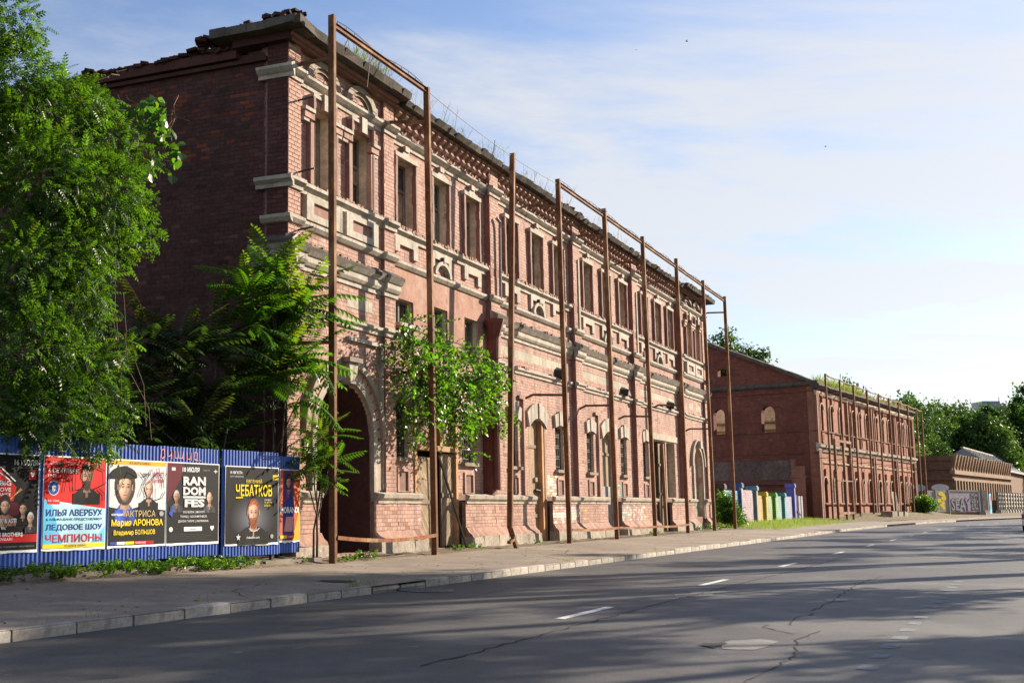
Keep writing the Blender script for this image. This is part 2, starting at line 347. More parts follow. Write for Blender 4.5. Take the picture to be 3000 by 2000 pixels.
mat('fadedpaint', (.20, .22, .235), .75, noise=[(6, .35), (40, .3)], layers=[(9, .56, .66, (.09, .085, .08), (1, 1, 1), .8)])
for k in range(16):
    s0 = 11.5 + k * .93
    blob('faded_square', [(s0, -1.52), (s0 + .36, -1.52), (s0 + .36, -1.36), (s0, -1.36)], .004, 'fadedpaint', road, .008, 3)
for s0 in (45, 54, 63, 72): blob('faded_square', [(s0, -1.5), (s0 + 1.6, -1.5), (s0 + 1.6, -1.38), (s0, -1.38)], .004, 'fadedpaint', road, .01, 4)
blob('repair_patch', [(12.3, -2.9), (12.45, -2.62), (13.3, -2.5), (13.45, -2.75), (13.1, -3.05)], .005, 'patchasphalt', road, .05)
blob('pothole', [(12.35, -3.0), (12.55, -2.98), (12.9, -3.0), (12.75, -3.16), (12.5, -3.2)], .009, 'darkasphalt', road, .03)
blob('repair_patch', [(18.97, -5.2), (20.6, -5.25), (20.5, -4.69), (19.0, -4.9)], .005, 'patchasphalt', road, .12)
blob('repair_patch', [(19.4, -3.0), (20.4, -3.0), (20.05, -2.4), (19.25, -2.75)], .005, 'patchasphalt', road, .08)
blob('repair_patch', [(37.1, -3.3), (38.4, -3.2), (38.2, -1.9), (36.7, -2.0)], .005, 'patchasphalt', road, .1)
def crack(pts, w, z=.006):
    V = []; P = []
    for a, c_ in zip(pts[:-1], pts[1:]):
        m_ = max(2, int(math.hypot(c_[0] - a[0], c_[1] - a[1]) / .16))
        for k in range(m_): P.append((a[0] + (c_[0] - a[0]) * k / m_, a[1] + (c_[1] - a[1]) * k / m_ + random.uniform(-.035, .035)))
    for s_, n_ in P:
        ww = w * random.uniform(.25, 1.2); V += [tuple(RP(s_, n_ - ww / 2, z)), tuple(RP(s_, n_ + ww / 2, z))]
    b = MB(); b.add(V, [(2 * i, 2 * i + 1, 2 * i + 3, 2 * i + 2) for i in range(len(P) - 1)]); b.f = [tuple(reversed(f)) for f in b.f]
    b.build('crack', 'darkasphalt', road)
crack([(9.5, -4.98), (13, -5.0), (16.15, -5.02), (18.9, -4.99), (21.2, -4.97), (24.9, -4.94), (28.5, -4.87), (36, -4.9)], .032)
crack([(9.8, -2.25), (11.24, -2.19), (12, -2.15), (13.6, -2.4), (14.9, -2.3)], .02)
crack([(17.5, -2.85), (19, -2.84), (21.3, -2.95), (24.1, -3.03), (27, -2.9)], .028)
crack([(15.2, -2.75), (16.2, -2.85), (17.2, -2.7)], .03); crack([(15, -8.2), (17, -8.0), (19.5, -8.3)], .02); crack([(14.2, -2.5), (14.8, -3.0), (15.3, -2.95)], .03)
# raised strip of earth along the wall and under the fence (uneven, grown over)
V = []; us = rangef(-16, 43.5, .35); vs_ = [1.25, .95, .75, .5, .25, -.1, -.7]
for u in us:
    for v in vs_:
        p = W1(u, v); sr = p.x * .53846 + p.y * .84265; nr = p.x * .84265 - p.y * .53846
        base = zpav(sr, nr); t = max(0, (.95 - v) / .9); lift = (.14 if u < .3 else (.06 if u < 5.5 else .035)) * min(1, t * 1.3)
        V.append((p.x, p.y, base - .012 + lift + (random.uniform(0, .035) if v < .9 else 0)))
k = len(vs_); F = [(i * k + j, (i + 1) * k + j, (i + 1) * k + j + 1, i * k + j + 1) for i in range(len(us) - 1) for j in range(k - 1)]
b = MB(); b.add(V, F); b.build('earth_strip', 'dirt', None, True)['kind'] = 'structure'
def gz(u, v):
    p = W1(u, v); sr = p.x * .53846 + p.y * .84265; nr = p.x * .84265 - p.y * .53846
    t = max(0, min(1, (.95 - v) / .7)); return zpav(sr, nr) + (.14 if u < .3 else (.06 if u < 5.5 else .035)) * t

# scattered leaves, chips and twigs on the pavement
b = MB()
for q in range(520):
    s_ = random.uniform(6, 60); n_ = random.uniform(-14.2, -9.9); p = RP(s_, n_, zpav(s_, n_) + .006); w = random.uniform(.012, .04); a = random.uniform(0, 6.28); t = random.choice(((.10, .07, .05), (.35, .3, .24), (.30, .22, .08), (.18, .15, .12))); ca, sa = math.cos(a) * w, math.sin(a) * w; k = random.uniform(.3, .8)
    b.add([(p.x - ca, p.y - sa, p.z), (p.x + sa * k, p.y - ca * k, p.z + w * .3), (p.x + ca, p.y + sa, p.z + w * .15), (p.x - sa * k, p.y + ca * k, p.z + w * .35)], [(0, 1, 2, 3)], 0, t)
mat('litter', (1, 1, 1), .9, usecol=True); tag(b.build('litter', 'litter'), kind='stuff')

def pcrack(pts, w):
    P = []; V = []
    for a, c_ in zip(pts[:-1], pts[1:]):
        m_ = max(2, int(math.hypot(c_[0] - a[0], c_[1] - a[1]) / .14))
        for k in range(m_): P.append((a[0] + (c_[0] - a[0]) * k / m_ + random.uniform(-.03, .03), a[1] + (c_[1] - a[1]) * k / m_ + random.uniform(-.03, .03)))
    for s_, n_ in P: ww = w * random.uniform(.3, 1.2); z = zpav(s_, n_) + .005; V += [tuple(RP(s_ - ww, n_ - ww, z)), tuple(RP(s_ + ww, n_ + ww, z))]
    b = MB(); b.add(V, [(2 * i, 2 * i + 1, 2 * i + 3, 2 * i + 2) for i in range(len(P) - 1)]); b.build('crack', 'darkasphalt', pav)
for pts in ([(9, -10.1), (9.6, -11.2), (9.4, -12.4), (10.2, -13.3)], [(13.5, -9.95), (14.2, -10.8), (15.5, -11.2), (17, -11.0)], [(21, -10.0), (21.6, -11.5), (21.2, -12.8)], [(27, -10), (28.5, -11.2), (30.5, -11.4), (33, -12.2)], [(38, -10), (38.4, -12.4)], [(46, -10), (47.5, -12), (47, -13)]): pcrack(pts, .008)
b = MB(); n_ = 26; V = [(.36 * math.cos(2 * math.pi * i / n_), .36 * math.sin(2 * math.pi * i / n_), .008) for i in range(n_)]; b.add(V, [tuple(range(n_))])
for k in range(-2, 3): b.box(-.22, .22, k * .1 - .02, k * .1 + .02, .006, .016)
o = b.build('manhole_cover', 'castiron'); p = RP(17.2, -10.75); o.location = (p.x, p.y, zpav(17.2, -10.75)); o.rotation_euler = (-.02, .012, .3); tag(o, 'round iron manhole cover let into the pavement behind the drain', 'manhole cover')
# ------------------------------------------------------------------ the near building
B1 = thing('brick_building', 'long two storey derelict brick building with pink brown facade and cream trim behind rusty posts', 'building', C0, RZ1)
LEN = 42.6; WY = .20; PV = .10
PIERS = [(0, .55), (4.82, 5.42), (12.2, 12.95), (20.5, 21.3), (28.6, 29.4), (36.8, 37.5), (42.05, LEN)]
MS = Matrix(((.138, .990, 0, 0), (-.990, .138, 0, 0), (0, 0, 1, 0), (0, 0, 0, 1)))     # side wall frame -> building frame
UPPER = {'W': [(1.15, 2.1), (3.05, 4.05)], 'A': [(5.8, 6.95), (8.15, 9.25), (10.5, 11.55)], 'B': [(13.85, 14.95), (16.25, 17.4), (18.55, 19.65)],
         'C': [(22.05, 23.2), (24.5, 25.65), (26.9, 28.05)], 'D': [(30.4, 31.5), (32.75, 33.85), (35.05, 36.15)], 'E': [(38.6, 39.6), (40.45, 41.45)]}
GROUND_W = [(5.8, 6.5), (10.15, 11.05), (14.0, 14.8), (18.5, 19.4), (22.15, 23.0), (26.7, 27.6), (30.15, 30.95)]
DOORS = [(15.75, 17.35, .3, 4.62), (24.05, 25.75, .3, 4.6)]
GATES = [(6.9, 9.75, .25, 4.6), (31.55, 34.1, .25, 4.6), (34.3, 35.9, 1.9, 4.6)]
MEZZ = [(5.8, 6.9, 5.7, 7.35), (8.2, 9.2, 6.2, 7.45), (10.45, 11.5, 6.0, 7.45)]
class Hole:
    def __init__(s, x0, x1, z0, z1, rise=0): s.x0, s.x1, s.z0, s.z1, s.rise, s.m = x0, x1, z0, z1, rise, 1
    def arc(s, x):
        if not s.rise: return s.z1
        w = (s.x1 - s.x0) / 2; r = (w * w + s.rise ** 2) / (2 * s.rise); cz = s.z1 - r; t = x - (s.x0 + s.x1) / 2
        return cz + math.sqrt(max(0, r * r - t * t))
    def span(s, z):
        if z <= s.z0 or z >= s.z1: return None
        if not s.rise or z <= s.z1 - s.rise: return s.x0, s.x1
        w = (s.x1 - s.x0) / 2; r = (w * w + s.rise ** 2) / (2 * s.rise); cz = s.z1 - r; h = math.sqrt(max(0, r * r - (z - cz) ** 2)); c = (s.x0 + s.x1) / 2
        return (c - h, c + h)
def wall(x0, x1, z0, z1, yf, yb, holes, b=None):
    """wall with openings: front (0), reveals (1), back (2)"""
    b = b or MB(); xs = sorted({x0, x1, *[h.x0 for h in holes], *[h.x1 for h in holes]}); zs = sorted({z0, z1, *[h.z0 for h in holes], *[h.z1 for h in holes]})
    xs = [x for x in xs if x0 <= x <= x1]; zs = [z for z in zs if z0 <= z <= z1]
    def inside(xa, xb_, za, zb):
        return any(h.x0 <= xa + 1e-6 and xb_ <= h.x1 + 1e-6 and h.z0 <= za + 1e-6 and zb <= h.z1 + 1e-6 for h in holes)
    for i in range(len(xs) - 1):
        for j in range(len(zs) - 1):
            a, c, e, f = xs[i], xs[i + 1], zs[j], zs[j + 1]
            if inside(a, c, e, f): continue
            b.quad((a, yf, e), (c, yf, e), (c, yf, f), (a, yf, f), 0); b.quad((c, yb, e), (a, yb, e), (a, yb, f), (c, yb, f), 2)
    for h in holes:
        zt = h.z1 - h.rise
        b.quad((h.x0, yf, h.z0), (h.x0, yf, zt), (h.x0, yb, zt), (h.x0, yb, h.z0), h.m); b.quad((h.x1, yf, h.z0), (h.x1, yb, h.z0), (h.x1, yb, zt), (h.x1, yf, zt), h.m)
        if h.z0 > z0 + .01: b.quad((h.x0, yf, h.z0), (h.x0, yb, h.z0), (h.x1, yb, h.z0), (h.x1, yf, h.z0), h.m)
        n = 16 if h.rise else 1
        for k in range(n):
            xa = h.x0 + (h.x1 - h.x0) * k / n; xb_ = h.x0 + (h.x1 - h.x0) * (k + 1) / n; za, zb = h.arc(xa), h.arc(xb_)
            if h.rise:
                b.quad((xa, yf, za), (xb_, yf, zb), (xb_, yf, h.z1), (xa, yf, h.z1), 0); b.quad((xb_, yb, zb), (xa, yb, za), (xa, yb, h.z1), (xb_, yb, h.z1), 2)
            b.quad((xa, yf, za), (xa, yb, za), (xb_, yb, zb), (xb_, yf, zb), h.m)
    for (a, c) in ((x0, 0), (x1, 1)):
        q = [(a, yf, z0), (a, yb, z0), (a, yb, z1), (a, yf, z1)]; b.add(q if c else q[::-1], [(0, 1, 2, 3)], 0)
    b.quad((x0, yf, z1), (x1, yf, z1), (x1, yb, z1), (x0, yb, z1), 0)
    return b
BRICKS = []                                          # (x0,x1,z0,z1,y, colour) in the facade frame
CH, BL = .105, .275
def brickface(x0, x1, z0, z1, y, holes, colf, out=None, keep=None):
    out = BRICKS if out is None else out
    r = int(math.floor(z0 / CH)); 
    while r * CH < z1:
        za, zb = max(z0, r * CH), min(z1, (r + 1) * CH); r += 1
        if zb - za < .03: continue
        zm = (za + zb) / 2; segs = [(x0, x1)]
        for h in holes:
            sp = h.span(zm)
            if sp: segs = [q for a, c in segs for q in ((a, min(c, sp[0])), (max(a, sp[1]), c)) if q[1] - q[0] > .02]
        off = (r % 2) * BL / 2 + (.04 if r % 5 == 0 else 0)
        for a, c in segs:
            k = math.floor((a - x0 - off) / BL); 
            while True:
                p = x0 + off + k * BL; q = p + BL; k += 1
                if p >= c: break
                p, q = max(p, a), min(q, c)
                if q - p < .045: continue
                if keep and not keep(p, q, za): continue
                out.append((p + .005, q - .005, za + .006, zb - .006, y, colf((p + q) / 2, zm)))
def brick_arrays(lst, proud=.0045):
    A = np.array([l[:5] for l in lst]); n = len(A); ds = rng.normal(proud, .0012, n).clip(.0015, .012); y1 = A[:, 4] + .01; y0 = A[:, 4] - ds
    jit = rng.normal(0, .0014, (n, 4)); x0, x1, z0, z1 = A[:, 0] + jit[:, 0], A[:, 1] + jit[:, 1], A[:, 2] + jit[:, 2], A[:, 3] + jit[:, 3]
    V = np.stack([np.stack(p, 1) for p in ((x0, y0, z0), (x1, y0, z0), (x1, y0, z1), (x0, y0, z1), (x0, y1, z0), (x1, y1, z0), (x1, y1, z1), (x0, y1, z1))], 1)
    tilt = rng.normal(0, .0007, n); V[:, 0, 1] += tilt; V[:, 3, 1] += tilt; V[:, 1, 1] -= tilt; V[:, 2, 1] -= tilt
    F = np.array([(0, 1, 2, 3), (0, 4, 5, 1), (1, 5, 6, 2), (2, 6, 7, 3), (3, 7, 4, 0)])[None] + (np.arange(n) * 8)[:, None, None]
    return V.reshape(-1, 3), F.reshape(-1, 4), np.repeat(np.array([l[5] for l in lst]), 5, 0)
def fcol(x, z):
    """paint on each brick: faded pink with darker, bare and whitewashed ones; spray paint near the doors"""
    t = random.gauss(1, .07); c = [t, t, t]
    if random.random() < .035: c = [t * .62, t * .55, t * .52]
    if random.random() < .02: c = [t * .8, t * .62, t * .5]
    if z < 1.6 and random.random() < .3: c = [t * .85, t * .84, t * .82]
    def spray(a, b_, za, zb, col, p):
        nonlocal c
        if a < x < b_ and za < z < zb and random.random() < p * (1 - abs((z - (za + zb) / 2) / (zb - za)) * .8): c = [q * random.uniform(.8, 1.1) for q in col]
    spray(17.5, 20.4, .8, 1.5, (1.5, 2.1, 2.3), .85); spray(17.5, 18.7, 1.8, 2.7, (1.5, 2.2, 2.2), .85); spray(17.6, 18.5, 1.9, 2.6, (1.4, 1.7, .5), .12)
    spray(20.8, 21.3, .8, 1.6, (1.3, 1.7, .5), .25); spray(23.3, 24.0, 1.85, 2.5, (.5, 1.8, 1.6), .4); spray(23.5, 24.0, 1.9, 2.7, (1.3, .7, 1.0), .3)
    spray(25.9, 29.4, .8, 1.55, (1.2, 1.9, 2.1), .55); spray(26.0, 27.2, .9, 2.5, (.5, 1.7, 1.6), .25); spray(26.4, 29.2, .9, 1.5, (1.3, .7, 1.0), .16)
    spray(14.0, 15.5, .8, 1.5, (1.05, 1.2, 1.25), .5); spray(6.0, 6.8, .8, 1.5, (1.1, 1.3, 1.4), .3)
    spray(39.2, 41.0, .9, 2.6, (.35, 1.25, 1.0), .9); spray(39.2, 41.0, 2.5, 3.2, (1.1, .5, .6), .6)
    return c
# openings
H_up = {k: [Hole(a, c, 9.38, 11.45) for a, c in v] for k, v in UPPER.items()}
H_gw = [Hole(a, c, 2.82, 4.5, .12) for a, c in GROUND_W]; H_do = [Hole(a, c, z0, z1, .34) for a, c, z0, z1 in DOORS]; H_ga = [Hole(*g_) for g_ in GATES]; H_mz = [Hole(*g_) for g_ in MEZZ]
H_nich = [Hole((a + c) / 2 - .27, (a + c) / 2 + .27, 1.9, 2.45) for a, c in GROUND_W]
H_arch = Hole(1.4, 4.1, .1, 4.6, 1.34); H_arch.m = 3
H_vent = [Hole(2.97, 4.29, 6.65, 6.93)]; H_ventE = [Hole(38.9, 39.8, 6.62, 6.92), Hole(40.4, 41.4, 6.62, 6.92)]
H_long = [Hole(13.4, 19.9, 6.62, 6.92), Hole(21.75, 28.1, 6.6, 6.9), Hole(29.8, 36.2, 6.6, 6.9)]
bays = [h for k in 'ABCD' for h in H_up[k]] + H_gw + H_do + H_ga + H_mz
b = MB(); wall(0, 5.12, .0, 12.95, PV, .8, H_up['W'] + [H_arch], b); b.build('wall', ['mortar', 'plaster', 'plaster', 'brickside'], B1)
b = MB(); wall(5.12, 37.2, .0, 12.95, WY, .8, bays, b); b.build('wall', ['mortar', 'plaster', 'plaster'], B1)
H_blind = Hole(39.15, 41.05, .9, 4.55, .95)
b = MB(); wall(37.2, LEN, .0, 12.95, PV, .8, H_up['E'] + [H_blind], b); b.box(39.0, 41.2, .3, .4, .5, 4.7, 0); b.build('wall', ['mortar', 'plaster', 'plaster'], B1)
# brick skins
zones = [(1.82, 6.08), (6.28, 7.22), (7.78, 8.23), (8.42, 9.1), (9.37, 11.85), (12.15, 12.88)]
for za, zb in zones:
    brickface(.55, 4.82, za, zb, PV, H_up['W'] + [H_arch] + H_vent, fcol)
    for (a, c), (a2, c2) in zip(PIERS[1:5], PIERS[2:6]):
        zbb = zb
        brickface(c, a2, za, zbb, WY, bays + H_nich + H_long, fcol, keep=lambda p, q, z: not (p < 12.3 and 6.5 < z < 8.2 and (p < 11.6 or z > 7.3)))
    brickface(37.5, 42.05, za, zb, PV, H_up['E'] + [H_blind] + H_ventE, fcol)
brickface(39.15, 41.05, .9, 4.55, .3, [], fcol)
plinth_h = [H_arch] + [Hole(6.8, 9.85, 0, 2)] + [Hole(d_[0] - .1, d_[1] + .1, 0, 2) for d_ in DOORS] + [Hole(31.4, 34.15, 0, 2)] + [Hole(39.0, 41.2, 0, 4)]
for a, c in ((0, 5.42), (5.42, 12.2), (12.2, 20.5), (20.5, 28.6), (28.6, 36.8), (36.8, LEN)): brickface(a, c, .82, 1.56, -.03, plinth_h, fcol)
first_pier = []
for i, (a, c) in enumerate(PIERS):
    for za, zb in [(1.82, 6.08), (6.28, 7.22), (7.78, 8.23), (8.42, 9.1), (9.37, 11.85), (12.15, 12.88)]:
        brickface(a, c, za, zb, 0, [], fcol, out=first_pier if i == 0 else None)
V, F, CC = brick_arrays(BRICKS); o = npmesh('brickwork', V, F, 'brick', B1, col=CC); tag(o, kind='stuff')
# the bricks of the near corner pier, one by one
proto = {}
for (x0, x1, z0, z1, y, c) in first_pier[:290]:
    key = (round((x1 - x0) * 40), round((z1 - z0) * 60), random.randrange(3))
    if key not in proto:
        w, h = (x1 - x0) / 2, (z1 - z0) / 2; e = .004; mb = MB()
        mb.add([(-w, 0, -h), (w, 0, -h), (w, 0, h), (-w, 0, h), (-w + e, -.006, -h + e), (w - e, -.006, -h + e), (w - e, -.006, h - e), (-w + e, -.006, h - e)],
               [(4, 5, 6, 7), (0, 1, 5, 4), (1, 2, 6, 5), (2, 3, 7, 6), (3, 0, 4, 7)], 0, c)
        o = mb.build('brick', 'brick', B1); proto[key] = o
    else: o = proto[key].copy(); COL.objects.link(o); o.parent = B1
    o.location = ((x0 + x1) / 2 + random.gauss(0, .001), y + random.gauss(0, .001), (z0 + z1) / 2); o.rotation_euler = (random.gauss(0, .006), random.gauss(0, .003), random.gauss(0, .003))
V, F, CC = brick_arrays(first_pier[290:] or first_pier[-1:])
# pier cores
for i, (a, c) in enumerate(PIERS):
    b = MB(); b.box(a, c, .004, .25, .5, 12.9, 0, (.62, .45, .46)); b.build('pilaster', 'brick', B1)  # core tinted darker, so the pier sides carry painted shade
# plinth: core, flared foot, stones
def gaps(x0, x1):
    segs = [(x0, x1)]
    for h in plinth_h: segs = [q for a, c in segs for q in ((a, min(c, h.x0)), (max(a, h.x1), c)) if q[1] - q[0] > .05]
    return segs
for a, c in gaps(0, LEN):
    b = MB(); b.box(a, c, -.026, .1, .5, 1.6, 0); b.build('plinth', 'mortar', B1)
    b = MB(); b.strip([(-.03, .5), (-.24, .55), (-.22, .62), (-.12, .70), (-.05, .83), (.0, .84)], a - .02, c + .02, 0, (.74, .70, .66), max(1, int((c - a) / .2)), .03); b.build('plinth_foot', 'brick', B1)
    x = a - .05
    while x < c:
        w = min(random.uniform(.8, 1.4), c + .05 - x)
        if w > .2:
            mb = MB(); t = random.uniform(.85, 1.1); j = lambda: random.uniform(-.02, .02)
            mb.add([(x + .01, -.30 + j(), .05), (x + w - .01, -.30 + j(), .05), (x + w - .01, .1, .05), (x + .01, .1, .05), (x + .015 + j(), -.27 + j(), .55 + j()), (x + w - .015 + j(), -.27 + j(), .55 + j()), (x + w - .01, .1, .57), (x + .01, .1, .57)],
                   [(3, 2, 1, 0), (4, 5, 6, 7), (0, 1, 5, 4), (1, 2, 6, 5), (2, 3, 7, 6), (3, 0, 4, 7)], 0, (t, t, t)); mb.build('plinth_stone', 'stone', B1)
        x += w
# horizontal mouldings; each breaks forward round the piers
def moulding(name, prof, m, y, segs, jit=.006, over=None, c=(1, 1, 1), piers=True, pj=.05, mats=None, frame=None):
    for a, e in segs:
        b = MB(); b.strip([(y + p, z) for p, z in prof], a, e, 0, c, max(1, int((e - a) / .3)), jit, mats); o = b.build(name, m, B1)
    if piers:
        for a, e in PIERS:
            if a == 0: aa, ee = -pj - .0, e + pj
            elif e == LEN: aa, ee = a - pj, LEN + pj
            else: aa, ee = a - pj, e + pj
            if any(s_[0] - .8 <= a and e <= s_[1] + .8 for s_ in segs):
                b = MB(); b.strip([(p, z + .0015) for p, z in prof], aa, ee, 0, c, 3, jit * .6, mats); b.build(name, m, B1)
full = [(.5, 4.9), (5.35, 12.25), (12.9, 20.55), (21.25, 28.65), (29.35, 36.85), (37.45, 42.1)]
def mseg(skipA=False): return [(a, c) for a, c in full if not (skipA and 5 < a < 12)]
SILL = [(.02, 9.10), (-.06, 9.10), (-.06, 9.19), (-.17, 9.27), (-.17, 9.36), (.02, 9.40)]
moulding('sill_band', SILL, ['cream', 'slab'], PV, [full[0], full[5]], mats=[0, 0, 0, 0, 1, 1, 1]); moulding('sill_band', SILL, ['cream', 'slab'], WY, full[1:5], piers=False, mats=[0, 0, 0, 0, 1, 1, 1])
STR = [(.02, 8.22), (-.06, 8.25), (-.13, 8.34), (-.13, 8.42), (.02, 8.46)]
moulding('string_course', STR, 'cream', PV, [full[0], full[5]]); moulding('string_course', STR, 'cream', WY, full[1:5], piers=False); moulding('string_course', STR, 'cream', WY, [], piers=False)
for a, e in PIERS[2:5]:
    b = MB(); b.strip(STR, a - .07, e + .07, 0, (1, 1, 1), 3, .004); b.build('string_course', 'cream', B1)
CORN = [(.02, 7.20), (-.05, 7.20), (-.05, 7.31), (-.10, 7.33), (-.15, 7.41), (-.15, 7.55), (-.19, 7.57), (-.27, 7.67), (-.28, 7.76), (.0, 7.93)]
cm = [0, 0, 0, 0, 0, 0, 0, 1, 1, 1]
moulding('cornice', CORN, ['cream', 'slab'], PV, [full[0], full[5]], mats=cm, jit=.008, pj=.1); moulding('cornice', CORN, ['cream', 'slab'], WY, full[2:5], piers=False, mats=cm, jit=.008)
BAND = [(.02, 6.06), (-.06, 6.08), (-.06, 6.15), (-.13, 6.21), (-.13, 6.29), (.02, 6.33)]
moulding('band', BAND, 'cream', PV, [full[0], full[5]]); moulding('band', BAND, 'cream', WY, full[2:5], piers=False)
for a, e in PIERS[2:6]:
    for nm, pr, mt, mm in (('cornice', CORN, ['cream', 'slab'], cm), ('band', BAND, 'cream', None), ('sill_band', SILL, ['cream', 'slab'], [0, 0, 0, 0, 1, 1, 1])):
        if nm == 'sill_band' : continue
        b = MB(); b.strip(pr, a - .1, e + .1, 0, (1, 1, 1), 3, .005, mm); b.build(nm, mt, B1)
LEDGE = [(.0, 1.54), (-.05, 1.56), (-.05, 1.62), (-.13, 1.70), (-.15, 1.80), (.0, 1.85)]
for a, c in gaps(0, LEN):
    b = MB(); b.strip([(y - .02, z) for y, z in LEDGE], a, c, 0, (.95, .93, .9), max(1, int((c - a) / .3)), .008); b.build('plinth_ledge', 'cream', B1)
IMP = [(.02, 11.84), (-.05, 11.84), (-.05, 11.93), (-.11, 11.97), (-.19, 12.05), (-.19, 12.12), (.0, 12.2)]
moulding('impost_band', IMP, ['cream', 'slab'], PV, [full[0], full[5]], mats=[0, 0, 0, 0, 0, 1, 1]); moulding('impost_band', IMP, ['cream', 'slab'], WY, full[1:5], piers=False, mats=[0, 0, 0, 0, 0, 1, 1])
for a, e in PIERS[2:5]:
    b = MB(); b.strip(IMP, a - .08, e + .08, 0, (1, 1, 1), 3, .005, [0, 0, 0, 0, 0, 1, 1]); b.build('impost_band', ['cream', 'slab'], B1)
# loose header bricks standing along the tops of the ledges
b = MB()
for z, y0, segs, dens in ((9.38, -.02, full, .8), (12.13, -.04, full, .45), (7.80, -.10, [full[0]] + full[2:], .35), (6.31, .02, [full[0]] + full[2:], .15)):
    for a, c in segs:
        x = a; yy = y0 + (0 if a in (.5, 37.45) else .05)
        while x < c:
            w = random.uniform(.09, .14)
            if random.random() < dens: h = random.uniform(.02, .075); t = random.uniform(.45, .95); b.box(x, x + w - .012, yy + random.uniform(-.03, .02), yy + .16, z - .04, z + h, 0, (t, t * .92, t * .86))
            x += w
tag(b.build('loose_bricks', 'brick', B1), kind='stuff')
# eave: slabs laid side by side, higher over the end pavilions
x = -.55
while x < LEN + .5:
    w = random.uniform(.38, .6); pav_ = x < 5.35 or x > 36.9; yo = -.56 if pav_ else -.40; z0 = 12.93 if pav_ else 12.84
    mb = MB(); t = random.uniform(.7, 1.3); dz = random.uniform(-.03, .02); h = (.20 if pav_ else .15) + random.uniform(-.03, .03)
    mb.add([(x + .004, yo + .1, z0 + dz), (x + w - .004, yo + .1, z0 + dz), (x + w - .004, .85, z0 + dz), (x + .004, .85, z0 + dz), (x + .004, yo + random.uniform(-.04, .05), z0 + h + dz), (x + w - .004, yo + random.uniform(-.04, .05), z0 + h + dz), (x + w - .004, .85, z0 + h + .06), (x + .004, .85, z0 + h + .06)],
           [(3, 2, 1, 0), (4, 5, 6, 7), (0, 1, 5, 4), (1, 2, 6, 5), (2, 3, 7, 6), (3, 0, 4, 7)], 0, (t, t, t)); mb.build('eave_slab', 'slab', B1)
    x += w
for za, zb, yo, t in ((12.83, 12.925, -.16, .95), (12.75, 12.832, -.06, .8)):
    b = MB(); b.box(-.12, 5.4, yo - .04, .2, za, zb, 0, (t * .7, t * .62, t * .6)); b.build('eave_course', 'brick', B1)
    b = MB(); b.box(37.3, LEN + .1, yo - .04, .2, za, zb, 0, (t * .7, t * .62, t * .6)); b.build('eave_course', 'brick', B1)
b = MB(); b.box(5.4, 37.3, -.1, .2, 12.76, 12.845, 0, (.7, .62, .55)); b.build('eave_course', 'brick', B1)
# scroll brackets under the eave of the four long bays
mb = MB(); pr = [(.0, .38), (-.30, .38), (-.31, .28), (-.24, .22), (-.15, .19), (-.15, .11), (-.20, .04), (-.14, -.02), (-.06, 0), (.0, .06)]
n = len(pr); V = [(sx * .085, y, z) for sx in (-1, 1) for y, z in pr]
mb.add(V, [tuple(range(n)), tuple(range(2 * n - 1, n - 1, -1))] + [(i, i + n, (i + 1) % n + n, (i + 1) % n) for i in range(n)], 0, (1, 1, 1)); mb.box(-.12, .12, -.33, 0, .36, .43, 0, (.8, .7, .65))
br = None
for (a, c), (a2, c2) in zip(PIERS[1:5], PIERS[2:6]):
    k = int((a2 - c - .2) / .40)
    for i in range(k):
        if br is None: br = o = mb.build('bracket', 'brick', B1)
        else: o = br.copy(); COL.objects.link(o); o.parent = B1
        o.location = (c + .25 + (a2 - c - .5) * i / (k - 1), WY + .0, 12.37)
# window surrounds, keystones, joinery
def joinery(x0, x1, z0, z1, y, m='greywood', trans=(.55,), mull=1, panes=True, broken=.5):
    b = MB(); t = .07; c = jit3((1, 1, 1), .15)
    b.box(x0, x0 + t, y, y + .09, z0, z1, 0, c); b.box(x1 - t, x1, y, y + .09, z0, z1, 0, c); b.box(x0 + t, x1 - t, y + .002, y + .088, z0, z0 + t, 0, c); b.box(x0 + t, x1 - t, y + .002, y + .088, z1 - t, z1, 0, c)
    for k in range(mull):
        xm = x0 + (x1 - x0) * (k + 1) / (mull + 1); b.box(xm - .035, xm + .035, y + .006, y + .08, z0 + t, z1 - t, 0, c)
    for f in trans:
        zt = z0 + (z1 - z0) * f; b.box(x0 + t, x1 - t, y - .004, y + .084, zt - .04, zt + .04, 0, c)
    o = b.build('window', m, B1)
    if panes:
        zs = [z0] + [z0 + (z1 - z0) * f for f in trans] + [z1]
        for k in range(mull + 1):
            for q in range(len(zs) - 1):
                if random.random() < broken: continue
                xa = x0 + (x1 - x0) * k / (mull + 1); xb_ = x0 + (x1 - x0) * (k + 1) / (mull + 1)
                g_ = MB(); g_.box(xa + .03, xb_ - .03, y + .04, y + .046, zs[q] + .02, zs[q + 1] - .02); g_.build('pane', 'glass', o)
    return o
